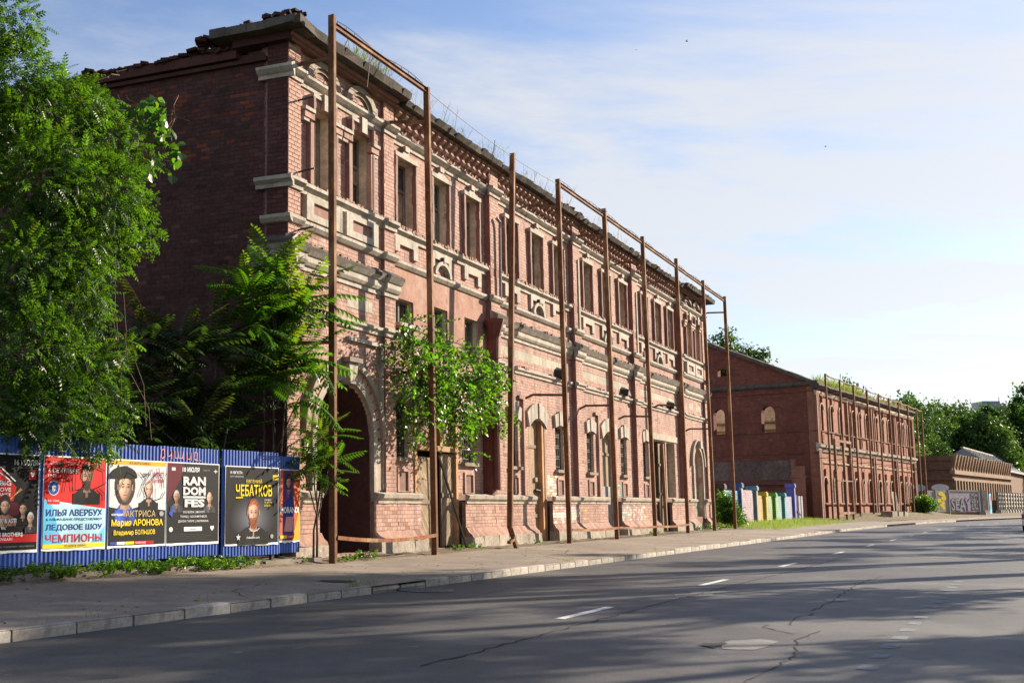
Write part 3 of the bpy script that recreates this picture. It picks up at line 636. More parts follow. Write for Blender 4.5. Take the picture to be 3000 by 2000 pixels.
def surround(x0, x1, z0, z1, yf, pj=.12):
    b = MB(); w = .12; k = 7
    for a, c in ((x0 - w, x0), (x1, x1 + w * .8)):
        for i in range(k):
            za = z0 + (z1 - z0) * i / k; zb = z0 + (z1 - z0) * (i + 1) / k; j = random.uniform(-.012, .012)
            b.box(a + j, c, yf - pj + random.uniform(-.006, .006), yf + .02, za, zb, 1, (.62, .46, .46), front=0)
    b.box(x0 - w - .03, x1 + w, yf - pj - .02, yf + .02, z1, z1 + .13, 0)
    xm = (x0 + x1) / 2
    b.add([(xm - .30, yf - pj + .01, z1 + .13), (xm + .30, yf - pj + .01, z1 + .13), (xm + .13, yf - pj + .01, z1 + .26), (xm - .13, yf - pj + .01, z1 + .26), (xm - .30, yf, z1 + .13), (xm + .30, yf, z1 + .13), (xm + .13, yf, z1 + .26), (xm - .13, yf, z1 + .26)],
          [(0, 1, 2, 3), (1, 5, 6, 2), (2, 6, 7, 3), (4, 0, 3, 7)], 0)
    b.box(xm - .13, xm + .13, yf - pj - .03, yf, z1 + .26, z1 + .42, 1, front=0)
    return b.build('window_surround', ['cream', 'brick'], B1)
for k in 'ABCD':
    for a, c in UPPER[k]: surround(a, c, 9.4, 11.45, WY); joinery(a, c, 9.4, 11.44, WY + .24, trans=(.62,), mull=1, broken=.12 if k != 'A' else .45)
for k in 'WE':
    for a, c in UPPER[k]:
        if a != 1.15: joinery(a, c, 9.4, 11.44, PV + .26, trans=(.38, .6), mull=2, broken=.45)
        else: joinery(a, c, 9.4, 11.44, PV + .3, trans=(), mull=0, panes=False)
        b = MB()                                    # stepped brick surround edged in cream
        for sgn, e in ((-1, a), (1, c)):
            x = lambda t, w: sorted((e + sgn * t, e + sgn * (t + w)))
            b.box(*x(.0, .10), PV - .12, PV + .02, 9.4, 11.0, 1, (1, .97, .95)); b.box(*x(.10, .09), PV - .14, PV + .02, 9.4, 10.98, 1, (.62, .46, .46), front=0)
            b.box(*x(.19, .25), PV - .10, PV + .02, 10.98, 11.07, 0); b.box(*x(-.02, .46), PV - .13, PV + .02, 11.07, 11.24, 1, (1, .97, .95)); b.box(*x(.0, .46), PV - .17, PV + .02, 11.24, 11.33, 0)
            b.box(*x(.0, .09), PV - .17, PV + .02, 11.33, 11.68, 1, (.62, .46, .46), front=0)
        b.box(a - .09, c + .09, PV - .17, PV + .02, 11.66, 11.75, 0); b.box(a + .02, c - .02, PV - .10, PV + .02, 11.45, 11.66, 1, (1, .97, .95)); xm = (a + c) / 2
        b.box(xm - .14, xm + .14, PV - .22, PV + .02, 11.42, 11.84, 1, front=0)
        b.build('window_surround', ['cream', 'brick'], B1)
        b = MB(); b.ring(xm + .05, 12.19, .58, .82, PV - .12, PV + .02, sz=.66, n=16, m=0, c=(.78, .72, .66)); b.ring(xm + .05, 12.19, .44, .58, PV - .06, PV + .02, sz=.66, n=16, m=0, c=(.66, .58, .52)); b.build('blind_arch', 'cream', B1)
        b = MB(); b.box(xm - .85, xm + .85, PV - .08, PV + .02, 8.44, 9.1, 0)         # cream panel with sunk centre, under the window
        b.build('sill_panel', 'cream', B1)
        b = MB(); b.box(xm - .52, xm + .52, PV - .088, PV - .079, 8.64, 8.94, 0, (.62, .55, .55)); b.build('panel_inset', 'brick', B1)
        for q in (0, 1): pass
# frames around the sunk panels
for k in 'WE':
    for a, c in UPPER[k]:
        xm = (a + c) / 2; b = MB(); b.box(xm - .85, xm - .52, PV - .15, PV - .07, 8.46, 9.09); b.box(xm + .52, xm + .85, PV - .15, PV - .07, 8.46, 9.09); b.box(xm - .52, xm + .52, PV - .148, PV - .07, 8.94, 9.088); b.box(xm - .52, xm + .52, PV - .148, PV - .07, 8.462, 8.64)
        b.build('panel_frame', 'cream', B1)
# brackets of cream brick under the windows of the long bays; a little half-round arch under each middle one
for k in 'ABCD':
    for i, (a, c) in enumerate(UPPER[k]):
        b = MB(); x0, x1 = a - .12, c + .15
        if i != 1:
            b.box(x0, x1, WY - .09, WY + .02, 8.9, 9.11, 1, front=0); b.box(x0, x0 + .28, WY - .088, WY + .02, 8.68, 8.9, 1, front=0); b.box(x1 - .28, x1, WY - .088, WY + .02, 8.6, 8.9, 1, front=0)
            b.build('sill_bracket', ['cream', 'brick'], B1)
        else:
            xm = (a + c) / 2; b.box(x0, x1, WY - .09, WY + .02, 8.93, 9.11, 1, front=0); b.box(x0, x0 + .2, WY - .088, WY + .02, 8.58, 8.93, 1, front=0); b.box(x1 - .2, x1, WY - .088, WY + .02, 8.58, 8.93, 1, front=0)
            b.build('sill_bracket', ['cream', 'brick'], B1)
            b = MB(); b.ring(xm, 8.43, .44, .58, WY - .16, WY + .02, n=14, m=0, sz=.78, mside=0); b.build('half_round_arch', ['cream'], B1)
            b = MB(); b.tube([(xm, WY - .12, 8.83), (xm, WY - .12, 9.02)], .06, 8); b.build('ring_bolt', 'iron', B1)
# sunk rendered panels of the first floor and end bays
for h in H_long + H_vent + H_ventE:
    b = MB(); yy = (WY if h in H_long else PV) - .004; b.box(h.x0 - .01, h.x1 + .01, yy, yy + .05, h.z0 - .01, h.z1 + .01); b.build('rendered_panel', 'render', B1)
# plastered patch of the first bay
b = MB(); wall(5.42, 12.2, 6.55, 8.21, WY - .016, WY + .05, H_mz, b); b.m = [0] * len(b.m); b.build('plaster_patch', 'pinkplaster', B1)
for x0, x1, z0, z1 in MEZZ: joinery(x0, x1, z0, z1, WY + .18, mull=1, trans=(.5,), broken=.1)
b = MB()
for i in range(6): b.box(5.82 + i * .18, 5.82 + i * .18 + .17, .36, .40, 5.72, 6.55 + random.uniform(-.02, .02), 0, jit3((.8, .8, .8), .2))
b.build('boarding', 'oldwood', B1); b = MB(); b.box(5.7, 7.0, -.02, .3, 6.52, 6.62); b.build('sill', 'cream', B1)
# ground floor windows: sill, grille, joinery, niche below, wedge-shaped lintel stones
for wi, (a, c) in enumerate(GROUND_W):
    b = MB(); b.box(a - .08, c + .1, WY - .14, .5, 2.72, 2.83, 0, (.85, .8, .75)); b.build('sill', 'stone', B1)
    joinery(a, c, 2.84, 4.44, WY + .22, mull=1, trans=(.5,), broken=.05)
    b = MB(); y = WY + .12
    for k in range(6):
        x = a + .05 + (c - a - .1) * k / 5; b.box(x - .011, x + .011, y - .011, y + .011, 2.83, 4.42)
    for z in (2.95, 3.25, 3.34, 3.66, 3.75, 4.07, 4.16): b.box(a, c, y - .016, y - .009, z - .014, z + .014)
    for z in (3.29, 3.70, 4.11):
        for k in range(5): x = a + .05 + (c - a - .1) * (k + .5) / 5; b.ring(x, z, .022, .036, y - .014, y - .004, 0, 2 * math.pi, 8)
    b.build('grille', 'iron', B1)
    h = H_nich[wi]; b = MB(); wall(h.x0 - .09, h.x1 + .09, h.z0 - .02, h.z1 + .08, WY - .05, WY + .1, [Hole(h.x0, h.x1, h.z0, h.z1)], b); b.box(h.x0, h.x1, WY + .02, WY + .09, h.z0, h.z1, 0, (.8, .75, .72)); b.m = [0] * len(b.m); b.build('niche', 'brick', B1)
    if wi > 1:
        xm = (a + c) / 2; hw = (c - a) / 2 + .12
        for k in range(6):
            t0, t1 = -1 + 2 * k / 6, -1 + 2 * (k + 1) / 6; ar = lambda t: .10 * (1 - t * t); key = k in (2, 3)
            P = [(xm + t0 * hw, 4.40 + ar(t0)), (xm + t1 * hw, 4.40 + ar(t1)), (xm + t1 * hw * 1.12, 4.86 + ar(t1) * 1.2 + (.05 if key else 0)), (xm + t0 * hw * 1.12, 4.86 + ar(t0) * 1.2 + (.05 if key else 0))]
            yy = WY - .10 - (.03 if k == 2 else 0); mb = MB(); t = random.uniform(.9, 1.08)
            mb.add([(x, yy, z) for x, z in P] + [(x, WY + .02, z) for x, z in P], [(0, 1, 2, 3), (1, 5, 6, 2), (2, 6, 7, 3), (3, 7, 4, 0), (0, 4, 5, 1)], 0, (t, t, t)); mb.build('lintel_stone', 'cream', B1)
for x0, x1, z0, z1 in DOORS:
    xm = (x0 + x1) / 2; hw = (x1 - x0) / 2 + .06
    for k in range(10):
        t0, t1 = -1 + 2 * k / 10, -1 + 2 * (k + 1) / 10; ar = lambda t: .34 * (1 - t * t)
        P = [(xm + t0 * hw, 4.27 + ar(t0)), (xm + t1 * hw, 4.27 + ar(t1)), (xm + t1 * hw * 1.22, 4.78 + ar(t1) * 1.15), (xm + t0 * hw * 1.22, 4.78 + ar(t0) * 1.15)]
        yy = WY - .11 - (.04 if k in (5,) else 0); mb = MB(); t = random.uniform(.9, 1.08)
        mb.add([(x, yy, z) for x, z in P] + [(x, WY + .02, z) for x, z in P], [(0, 1, 2, 3), (1, 5, 6, 2), (2, 6, 7, 3), (3, 7, 4, 0), (0, 4, 5, 1)], 0, (t, t, t)); mb.build('lintel_stone', 'cream', B1)
    # stepped raised edge of brick beside the door
    b = MB(); b.box(x0 - .62, x0 - .5, WY - .10, WY + .02, 1.84, 5.2, 0, (.85, .8, .8)); b.box(x0 - .95, x0 - .5, WY - .098, WY + .02, 5.2, 5.32, 0, (.9, .85, .85)); b.build('raised_edge', 'brick', B1)
# tall boarded doors with planks, battens and a jamb
def planks(parent, x0, x1, z0, z1, y, n, m, c=(1, 1, 1), diag=0, gap=.006, name='plank'):
    w = (x1 - x0) / n
    for i in range(n):
        mb = MB(); t = random.uniform(.75, 1.2); cc = (c[0] * t, c[1] * t, c[2] * t); a, e = x0 + i * w + gap / 2, x0 + (i + 1) * w - gap / 2; yy = y + random.uniform(-.006, .006)
        mb.box(a, e, yy, yy + .03, z0 + random.uniform(-.02, .01), z1 - random.uniform(0, .03), 0, cc); mb.build(name, m, parent)
def diag_planks(parent, x0, x1, z0, z1, y, w, m, sgn, c=(1, 1, 1), name='plank'):
    """boards laid at a slant, clipped to the leaf"""
    L = (x1 - x0) * 1.15; k0 = z0 - (L if sgn > 0 else 0); k1 = z1 + (0 if sgn > 0 else L)
    k = k0
    while k < k1:
        def zc(x, kk): return min(z1, max(z0, kk + sgn * (x - x0) * 1.15))
        xs = [x0 + (x1 - x0) * i / 6 for i in range(7)]
        lo = [(x, zc(x, k)) for x in xs]; hi = [(x, zc(x, k + w - .012)) for x in xs]
        if max(h_[1] - l_[1] for l_, h_ in zip(lo, hi)) > .03:
            mb = MB(); t = random.uniform(.75, 1.2); yy = y + random.uniform(-.004, .004); V = [(x, yy, z) for x, z in lo] + [(x, yy, z) for x, z in hi]
            mb.add(V, [(i, i + 1, 8 + i, 7 + i) for i in range(6)], 0, (c[0] * t, c[1] * t, c[2] * t)); mb.build(name, m, parent)
        k += w
def leaf_door(name, x0, x1, z0, z1, y, m, rails=(), c=(1, 1, 1), n=6, sgn=0):
    b = MB(); b.box(x0, x1, y + .03, y + .06, z0, z1, 0, tuple(.6 * q for q in c)); o = b.build(name, m, B1)
    if sgn: diag_planks(o, x0, x1, z0, z1, y, .17, m, sgn, c)
    else: planks(o, x0, x1, z0, z1, y, n, m, c)
    for z in rails:
        mb = MB(); mb.box(x0, x1 - .02, y - .035, y - .006, z, z + .12, 0, tuple(.8 * q for q in c)); mb.build('rail', m, o)
    return o
o = leaf_door('door', 15.78, 16.95, .3, 4.58, .34, 'oldwood', (3.55, 1.55, 1.08), (1.05, 1.0, .95), 3); mb = MB(); mb.box(16.55, 16.75, .26, .36, 2.35, 2.5); mb.build('lock', 'stone', o); mb = MB(); mb.tube([(16.6, .3, 2.05), (16.85, .22, 2.02)], .05, 8); mb.build('bolt', 'iron', o)
b = MB(); b.box(17.0, 17.18, .16, .4, .25, 4.5, 0); b.box(17.2, 17.33, .14, .4, .25, 4.4, 0, (.7, .75, .8)); b.build('door_post', 'orangewood', B1)
o = leaf_door('door', 24.1, 25.7, .3, 4.56, .38, 'oldwood', (3.6, 1.6), (1.0, 1.0, .95), 4)
b = MB(); b.box(24.12, 25.68, .34, .372, .5, 2.3, 0, (1.6, 1.75, 1.9)); b.box(24.2, 25.1, .33, .345, 1.0, 1.8, 0, (.5, .9, 1.0)); b.build('painted_sheet', 'greywood', o)
# wide gate of the first bay: frame, upper boarding, two slanting-board leaves that sag, iron prop
b = MB(); b.box(6.86, 7.0, .16, .5, .2, 4.6, 0); b.box(9.62, 9.76, .16, .5, .2, 4.6, 0); b.box(6.86, 9.76, .12, .52, 3.1, 3.26, 0, (.8, .8, .8)); b.box(8.55, 8.72, .17, .5, 3.26, 4.6, 0); b.build('gate_frame', 'orangewood', B1)
b = MB(); b.box(7.0, 9.62, .40, .42, 3.26, 4.58, 0, (.4, .4, .4)); o = b.build('upper_boarding', 'oldwood', B1); planks(o, 7.0, 8.55, 3.26, 4.55, .34, 9, 'oldwood', (1.25, 1.15, 1.0)); planks(o, 8.72, 9.62, 3.26, 4.55, .34, 5, 'oldwood', (1.2, 1.1, 1.0))
mb = MB(); mb.box(9.0, 9.35, .30, .31, 3.7, 4.25, 0, (1.9, 2.1, 2.4)); mb.build('notice', 'greywood', o)
o = leaf_door('gate_leaf', 7.02, 8.2, .3, 3.02, .30, 'oldwood', (1.65,), (1.05, 1.05, 1.0), sgn=-1); o.rotation_euler = (0, R(.8), R(0))
o = leaf_door('gate_leaf', 8.75, 9.6, .3, 3.05, .26, 'oldwood', (1.75,), (1.0, 1.0, .95), sgn=1)
b = MB(); b.box(8.1, 8.8, .75, .78, .2, 3.1); b.build('gap_shade_sheet', 'dark', B1)  # near-black sheet painted as the darkness between the leaves
b = MB(); b.bar((8.25, .1, 3.0), (9.2, -.35, .25), .05, .05); b.build('prop', 'iron', B1)
# second gate: concrete beam, weathered leaves and an open dark window
b = MB(); b.box(30.6, 36.3, WY - .06, .4, 4.66, 4.95); b.build('beam', 'render', B1)
o = leaf_door('gate_leaf', 31.6, 32.6, .3, 4.55, .42, 'oldwood', (2.0,), (.9, .9, .9), 4); o = leaf_door('gate_leaf', 33.0, 34.05, .3, 4.5, .25, 'oldwood', (2.0, 3.4), (.8, .75, .7), 3)
b = MB(); b.bar((33.4, .1, .3), (33.55, .2, 4.5), .14, .14, 0, (.9, .7, .5)); b.build('gate_post', 'oldwood', B1)
joinery(34.3, 35.9, 1.95, 4.55, .55, mull=1, trans=(.5,), broken=.2)
# arched carriage entry of the near pavilion
b = MB(); rr = 1.35
b.ring(2.75, 3.26, 1.42, 1.62, PV - .10, PV + .02, n=24, m=0, c=(.9, .85, .8)); b.ring(2.75, 3.26, 1.84, 2.0, PV - .16, PV + .02, n=24, m=0, c=(.8, .74, .68))
b.box(1.13, 1.33, PV - .10, PV + .02, .6, 3.26); b.box(4.17, 4.37, PV - .10, PV + .02, .6, 3.26)
b.build('arch_moulding', 'cream', B1)
nv = 21
for i in range(nv):
    a0 = math.pi * i / nv + .012; a1 = math.pi * (i + 1) / nv - .012; t = random.uniform(.85, 1.12); mb = MB(); mb.ring(2.75, 3.26, 1.64, 1.83, PV - .075, PV + .02, a0, a1, 2, 0, (t, t, t)); mb.build('voussoir', 'brick', B1)
b = MB(); b.add([(2.62, -.2, 4.58), (2.88, -.2, 4.58), (2.98, -.22, 5.12), (2.52, -.22, 5.12), (2.62, PV, 4.58), (2.88, PV, 4.58), (2.98, PV, 5.12), (2.52, PV, 5.12)], [(0, 1, 2, 3), (1, 5, 6, 2), (2, 6, 7, 3), (3, 7, 4, 0), (0, 4, 5, 1)]); b.box(2.42, 3.08, -.30, PV, 5.12, 5.24, 0, (.6, .55, .5)); b.build('keystone', 'cream', B1)
b = MB(); b.box(4.62, 4.74, PV - .1, PV + .02, 3.2, 5.75); b.box(2.9, 4.74, PV - .1, PV + .02, 5.75, 5.85); b.box(4.43, 4.6, PV - .06, PV + .02, 1.9, 3.2, 0, (.8, .75, .7)); b.box(4.75, 4.82, PV - .06, PV + .02, 1.9, 3.2, 0, (.8, .75, .7)); b.build('arch_panel_frame', 'cream', B1)
b = MB()
for q in [((1.4, .8, .1), (1.4, 4.2, .1), (1.4, 4.2, 3.3), (1.4, .8, 3.3)), ((4.1, 4.2, .1), (4.1, .8, .1), (4.1, .8, 3.3), (4.1, 4.2, 3.3)), ((1.4, 4.2, .1), (4.1, 4.2, .1), (4.1, 4.2, 4.7), (1.4, 4.2, 4.7))]: b.quad(*q)
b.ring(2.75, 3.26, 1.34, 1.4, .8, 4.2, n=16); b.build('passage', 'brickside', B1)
mb = MB(); mb.box(1.3, 4.2, -.28, .3, .12, .30, 0, (1, .75, .7)); mb.build('threshold', 'stone', B1)
# blind arch of the far pavilion
b = MB(); b.ring(40.1, 3.6, .97, 1.12, PV - .1, PV + .02, n=16, c=(.9, .85, .8)); b.ring(40.1, 3.6, 1.3, 1.45, PV - .15, PV + .02, n=16, c=(.8, .75, .7)); b.box(38.98, 39.13, PV - .1, PV + .02, .8, 3.6); b.box(41.07, 41.22, PV - .1, PV + .02, .8, 3.6); b.box(39.9, 40.3, -.2, PV, 4.55, 4.95); b.build('arch_moulding', 'cream', B1)
# interior: floors, cross walls and back wall, open to the sky only at the near end
b = MB(); b.box(.3, LEN - .3, .8, 9, 7.95, 8.15); b.build('floor_slab', 'plaster', B1)
b = MB(); b.box(-.5, LEN, 9, 9.4, 0, 12.6); b.build('back_wall', 'plaster', B1)
b = MB(); b.box(7.4, LEN - .2, .5, 9.4, 12.7, 12.84); b.build('shade_deck', 'oldwood', B1)  # unseen deck added to block skylight and darken the rooms below
for x in (5.2, 20.9, 37.2): b = MB(); b.box(x - .2, x + .2, .8, 9, 0, 12.7); b.build('cross_wall', 'plaster', B1)
b = MB(); b.box(LEN - .45, LEN - .002, .8, 9.4, 0, 12.9); b.build('end_wall', 'brickside', B1)
# iron: hooks, vent hoods, downpipes, rain head
for x, z in ((.4, 11.35), (.42, 9.55), (.4, 8.1)):
    b = MB(); b.bar((x, -.02, z), (x + .05, -.45, z + .04), .035); b.build('hook', 'iron', B1)
for x in (18.9, 27.2, 35.0):
    b = MB(); b.add([(x - .3, WY, 6.33), (x + .3, WY, 6.33), (x + .25, WY - .35, 6.33), (x - .25, WY - .35, 6.33), (x - .3, WY, 6.62), (x + .3, WY, 6.62), (x, WY - .32, 6.6), (x, WY, 6.75)], [(0, 3, 6, 4), (3, 2, 6), (2, 1, 5, 6), (4, 6, 7), (6, 5, 7)]); b.build('vent_hood', 'iron', B1)
b = MB()
b.tube([(12.55, -.10, 11.1), (12.75, -.14, 11.0), (12.78, -.12, 10.8), (12.78, -.1, 8.4)], .055, 8); b.build('downpipe', 'zinc', B1)
for xp in (21.05, 29.15): b = MB(); b.box(xp - .07, xp + .07, -.05, .02, 8.45, 11.3); b.build('downpipe', 'render', B1)
b = MB(); b.box(11.75, 12.15, -.12, .2, 1.85, 6.0, 0); b.tube([(11.95, -.2, 7.55), (11.95, -.2, 7.45), (11.95, -.2, 6.95), (11.95, -.18, 6.0), (11.95, -.18, 2.0)], [.34, .32, .16, .14, .14], 10); b.build('rain_pipe', 'redpaint', B1)
# ------------------------------------------------------------------ side wall of the near building
SB = []
def scol(x, z):
    t = random.gauss(1, .13); c = [t, t * .98, t]
    if z > 10 and x < -1.0 and random.random() < .16: c = [t * 2.0, t * 1.35, t * .9]
    if z < 8.5 and random.random() < .06: c = [t * 1.6, t * 1.5, t * 1.4]
    if x > -1: c = [t * 1.15, t * 1.0, t * 1.05]
    return c
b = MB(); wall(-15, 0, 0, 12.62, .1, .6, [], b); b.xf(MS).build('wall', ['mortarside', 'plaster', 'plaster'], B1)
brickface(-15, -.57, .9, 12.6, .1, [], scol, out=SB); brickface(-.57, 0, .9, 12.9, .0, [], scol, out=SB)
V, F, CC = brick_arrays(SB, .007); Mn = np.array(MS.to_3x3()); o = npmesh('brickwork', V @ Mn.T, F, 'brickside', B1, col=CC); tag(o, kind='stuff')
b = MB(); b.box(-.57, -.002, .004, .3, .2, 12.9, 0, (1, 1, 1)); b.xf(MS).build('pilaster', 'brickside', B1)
for nm, pr, mt, mm, a, pjx in (('sill_band', SILL, ['cream', 'slab'], [0, 0, 0, 0, 1, 1, 1], -.85, .155), ('string_course', STR, 'cream', None, -.7, .12), ('cornice', CORN, ['cream', 'slab'], cm, -.95, .26), ('band', BAND, 'cream', None, -.7, .12), ('impost_band', IMP, ['cream', 'slab'], [0, 0, 0, 0, 0, 1, 1], -.8, .175)):
    b = MB(); b.strip([(y + .004, z - .003) for y, z in pr], a, pjx, 0, (.9, .9, .88), 3, .004, mm); b.xf(MS).build(nm, mt, B1)
b = MB(); b.box(-15, -.6, -.02, .2, 12.36, 12.46, 0, (.9, .85, .85)); b.box(-15, -1.4, -.10, .2, 12.5, 12.74, 0, (1.1, 1, 1)); b.xf(MS).build('coping_course', 'brickside', B1)
x = .55
while x > -1.5:
    w = random.uniform(.4, .6); mb = MB(); t = random.uniform(.8, 1.2); mb.box(x - w + .005, x - .005, -.5 + random.uniform(-.02, .02), .9, 12.93, 13.15 + random.uniform(-.01, .02), 0, (t, t, t)); mb.xf(MS).build('eave_slab', 'slab', B1); x -= w
b = MB(); b.box(-1.45, .1, -.2, .2, 12.72, 12.93, 0, (.8, .8, .8)); b.xf(MS).build('eave_course', 'brickside', B1)
# crumbling top: loose bricks in ragged heaps
b = MB()
def heap(xf_, x0, x1, base, amp, n):
    for i in range(n):
        x = random.uniform(x0, x1); h = amp(x); z = base + random.uniform(-.02, max(.01, h)); w, d_, t_ = random.uniform(.08, .15), random.uniform(.06, .12), random.uniform(.03, .05); a = random.uniform(-.6, .6); tt = random.uniform(.4, 1.0)
        q = MB(); q.box(-w, w, -d_, d_, -t_, t_, 0, (tt, tt * .9, tt * .85)); q.xf(Matrix.Translation((x, random.uniform(-.1, .35), z)) @ Matrix.Rotation(a, 4, 'Z') @ Matrix.Rotation(random.uniform(-.25, .25), 4, 'Y'))
        if xf_: q.xf(xf_)
        b.v, o0 = b.v + q.v, len(b.v); b.f += [tuple(o0 + k for k in f) for f in q.f]; b.m += q.m; b.c += q.c
heap(MS, -15, -1.3, 12.76, lambda x: .05 + .07 * math.sin(x * 1.7) + .05 * math.sin(x * 4.1), 380); heap(MS, -2.6, .3, 13.14, lambda x: max(0, .36 * (1 - abs(x + .2) / 1.8)) + .05, 170); heap(None, -.3, 1.2, 13.18, lambda x: .18 * (1 - x / 1.4) + .03, 50); heap(None, 1, 42, 13.06, lambda x: .03, 90); heap(None, 19.6, 21.5, 13.1, lambda x: .15, 40)
tag(b.build('loose_bricks', 'brickside', B1), kind='stuff')
# ------------------------------------------------------------------ rusty steel posts along the near facade
PU = [.42, 5.70, 10.95, 16.4, 21.9, 27.4, 33.1, 38.65, 43.72]; PT = [.40, 5.53, 11.85, 16.17, 21.55, 27.0, 32.85, 38.35, 43.6]
PZ = [13.31, 13.17, 13.01, 13.24, 13.39, 13.38, 13.5, 13.37, 13.35]; PB = [.12, .19, .3, .18, .14, .16, .16, .15, .15]
UPB = [(.15, 12.2), (4.7, 12.15), None, (14.93, 12.18), (20.6, 12.25), (26.1, 12.2), (31.4, 12.25), (37.3, 12.35), (42.7, 12.4)]
LOB = [(-.3, 5.3), (4.7, 5.12), (9.8, 5.15), (15.1, 5.4), (20.85, 5.45), (25.9, 5.38), (31.5, 6.3), (37.4, 5.5), None]
PLAB = ['tall rusty steel post beside the arched entry, with a clamped conduit up its edge', 'rusty steel post behind the leafy mulberry in front of the wide plank gate',
        'rusty steel post leaning on a bent broken foot beside the dark red rain pipe', 'rusty steel post in front of the pilaster right of the brown boarded door',
        'rusty steel post in front of the tall door with pale sprayed panel', 'rusty steel post in front of the second pilaster from the far pavilion',
        'rusty steel post beside the open weathered gate under the concrete beam', 'rusty steel post in front of the blind arch with green paint', 'rusty steel post standing clear past the end of the pink building by the green bush']
def frame_at(u, v, z=0): return W1(u, v, z)
for i in range(9):
    rootp = W1(PU[i], 1.0, PB[i] - .05); P = thing('steel_post', PLAB[i], 'post', rootp, RZ1, 'rusty posts along the pink facade')
    du = PT[i] - PU[i]; hgt = PZ[i] - PB[i] + .05; b = MB(); t = random.uniform(.85, 1.15); c = (t, t, t)
    k = 6
    def sect(z): f = z / hgt; return du * f
    z_lo = .55 if i == 2 else 0
    # channel section: web and two flanges
    for (x0, x1, y0, y1) in ((-.055, .055, -.08, -.066), (-.055, .055, .066, .08), (-.052, -.038, -.066, .066)):
        V = []
        for q in range(k + 1):
            z = z_lo + (hgt - z_lo) * q / k; o_ = sect(z); V += [(x0 + o_, y0, z), (x1 + o_, y0, z), (x1 + o_, y1, z), (x0 + o_, y1, z)]
        F = [(q * 4 + a, q * 4 + (a + 1) % 4, q * 4 + 4 + (a + 1) % 4, q * 4 + 4 + a) for q in range(k) for a in range(4)] + [(3, 2, 1, 0), tuple(k * 4 + a for a in range(4))]
        b.add(V, F, 0, c)
    b.build('column', 'rust', P)
    if i == 2:
        mb = MB(); mb.bar((sect(.55), 0, .56), (.12, -.05, .30), .14, .10); mb.bar((.12, -.05, .32), (.34, -.1, -.12), .13, .09); mb.build('bent_foot', 'rust', P)
        mb = MB(); mb.bar((-.22, -.06, .12), (.14, -.06, .22), .12, .08); mb.build('base_plate', 'rust', P)
    for wl, zp in ((UPB[i], 12.3), (LOB[i], 5.45)):
        if wl is None: continue
        zw = wl[1]; zp = zw + (.08 if zw > 10 else .04); a = (sect(zp), -.0, zp - PB[i]); e = (wl[0] - PU[i], 1.0, zw - PB[i])
        mid = tuple(a[q] + (e[q] - a[q]) * .82 for q in range(3)); mb = MB(); mb.bar(a, mid, .07, .08); mb.bar(mid, (e[0], e[1], e[2] - .12), .065, .075); mb.build('brace', 'rust', P)
    if i == 0:
        mb = MB(); mb.tube([(.085, .02, .3), (.085, .02, 6), (.09, .02, hgt - .5)], .018, 6, 0, (1.8, 1.9, 1.9)); q = .6
        while q < hgt - .4: mb.box(.03, .115, -.012, .06, q, q + .035, 0, (.4, .4, .4)); q += random.choice((.32, .34, .6))
        mb.build('conduit', 'rust', P)
    elif i in (7, 8):
        mb = MB(); q = .8
        while q < hgt - .4: mb.box(.04, .12, -.02, .02, q, q + .05, 0, (.5, .5, .5)); q += 1.05
        mb.build('step_irons', 'rust', P)
# beams hung between the posts, with a stay wire on standoffs
BEAM_LAB = {0: 'rusty steel beam with stay wire bridging the two posts at the arched entry and plank gate', 3: 'rusty overhead beam spanning from the brown boarded door to the pale sprayed door',
            4: 'rusty overhead beam with a pigeon perched on it, above the pale sprayed door', 5: 'rusty overhead beam between the second to last pilaster and the open weathered gate', 6: 'rusty overhead beam above the open weathered gate and blind arch', 7: 'rusty overhead beam running out past the end of the pink building'}
for i, lab in BEAM_LAB.items():
    a = W1(PT[i] + .1, 1.0, 13.09); e = W1(PT[i + 1] - .12, 1.0, 13.05); P = thing('steel_beam', lab, 'beam', a, RZ1, 'beams between the rusty posts')
    L_ = (e - a).length; b = MB(); b.box(-.1, L_ + .1, -.05, .05, -.07, -.06); b.box(-.1, L_ + .1, -.05, .05, .06, .07); b.box(-.1, L_ + .1, -.008, .008, -.06, .06); b.build('girder', 'rust', P)
    b = MB(); x = .2; pts = []
    while x < L_: h_ = .17 + .05 * math.sin(x * 2); b.bar((x, 0, .06), (x, .03, h_), .016, .016); pts.append((x, .03, h_)); x += .42
    b.build('standoffs', 'iron', P); b = MB(); b.tube(pts, .010, 5); b.build('stay_wire', 'iron', P)
def cable(name, lab, pts, r, m='iron', sag=.3):
    P = []
    for a, e in zip(pts[:-1], pts[1:]):
        a, e = Vector(a), Vector(e)
        for k in range(10): t = k / 10; p = a.lerp(e, t); p.z -= sag * 4 * t * (1 - t); P.append(p)
    P.append(Vector(pts[-1])); o_ = P[0]; b = MB(); b.tube([tuple(p - o_) for p in P], r, 5); o = b.build(name, m); o.location = o_; return tag(o, lab, 'wire')
cable('slack_wire', 'thin slack wire strung over the eave between two posts without a beam', [W1(PT[1], 1, 13.1), W1(PT[3], 1, 13.05)], .011, sag=.18)
cable('hanging_wire', 'loose wire hanging from the slack wire down to the roof brackets', [W1(10.4, 1, 13.05), W1(11.35, .35, 11.9)], .011, sag=.02)
cable('hanging_wire', 'loose wire dangling from the beam above the first pavilion', [W1(2.3, 1, 13.0), W1(2.2, .95, 12.1)], .011, sag=0)
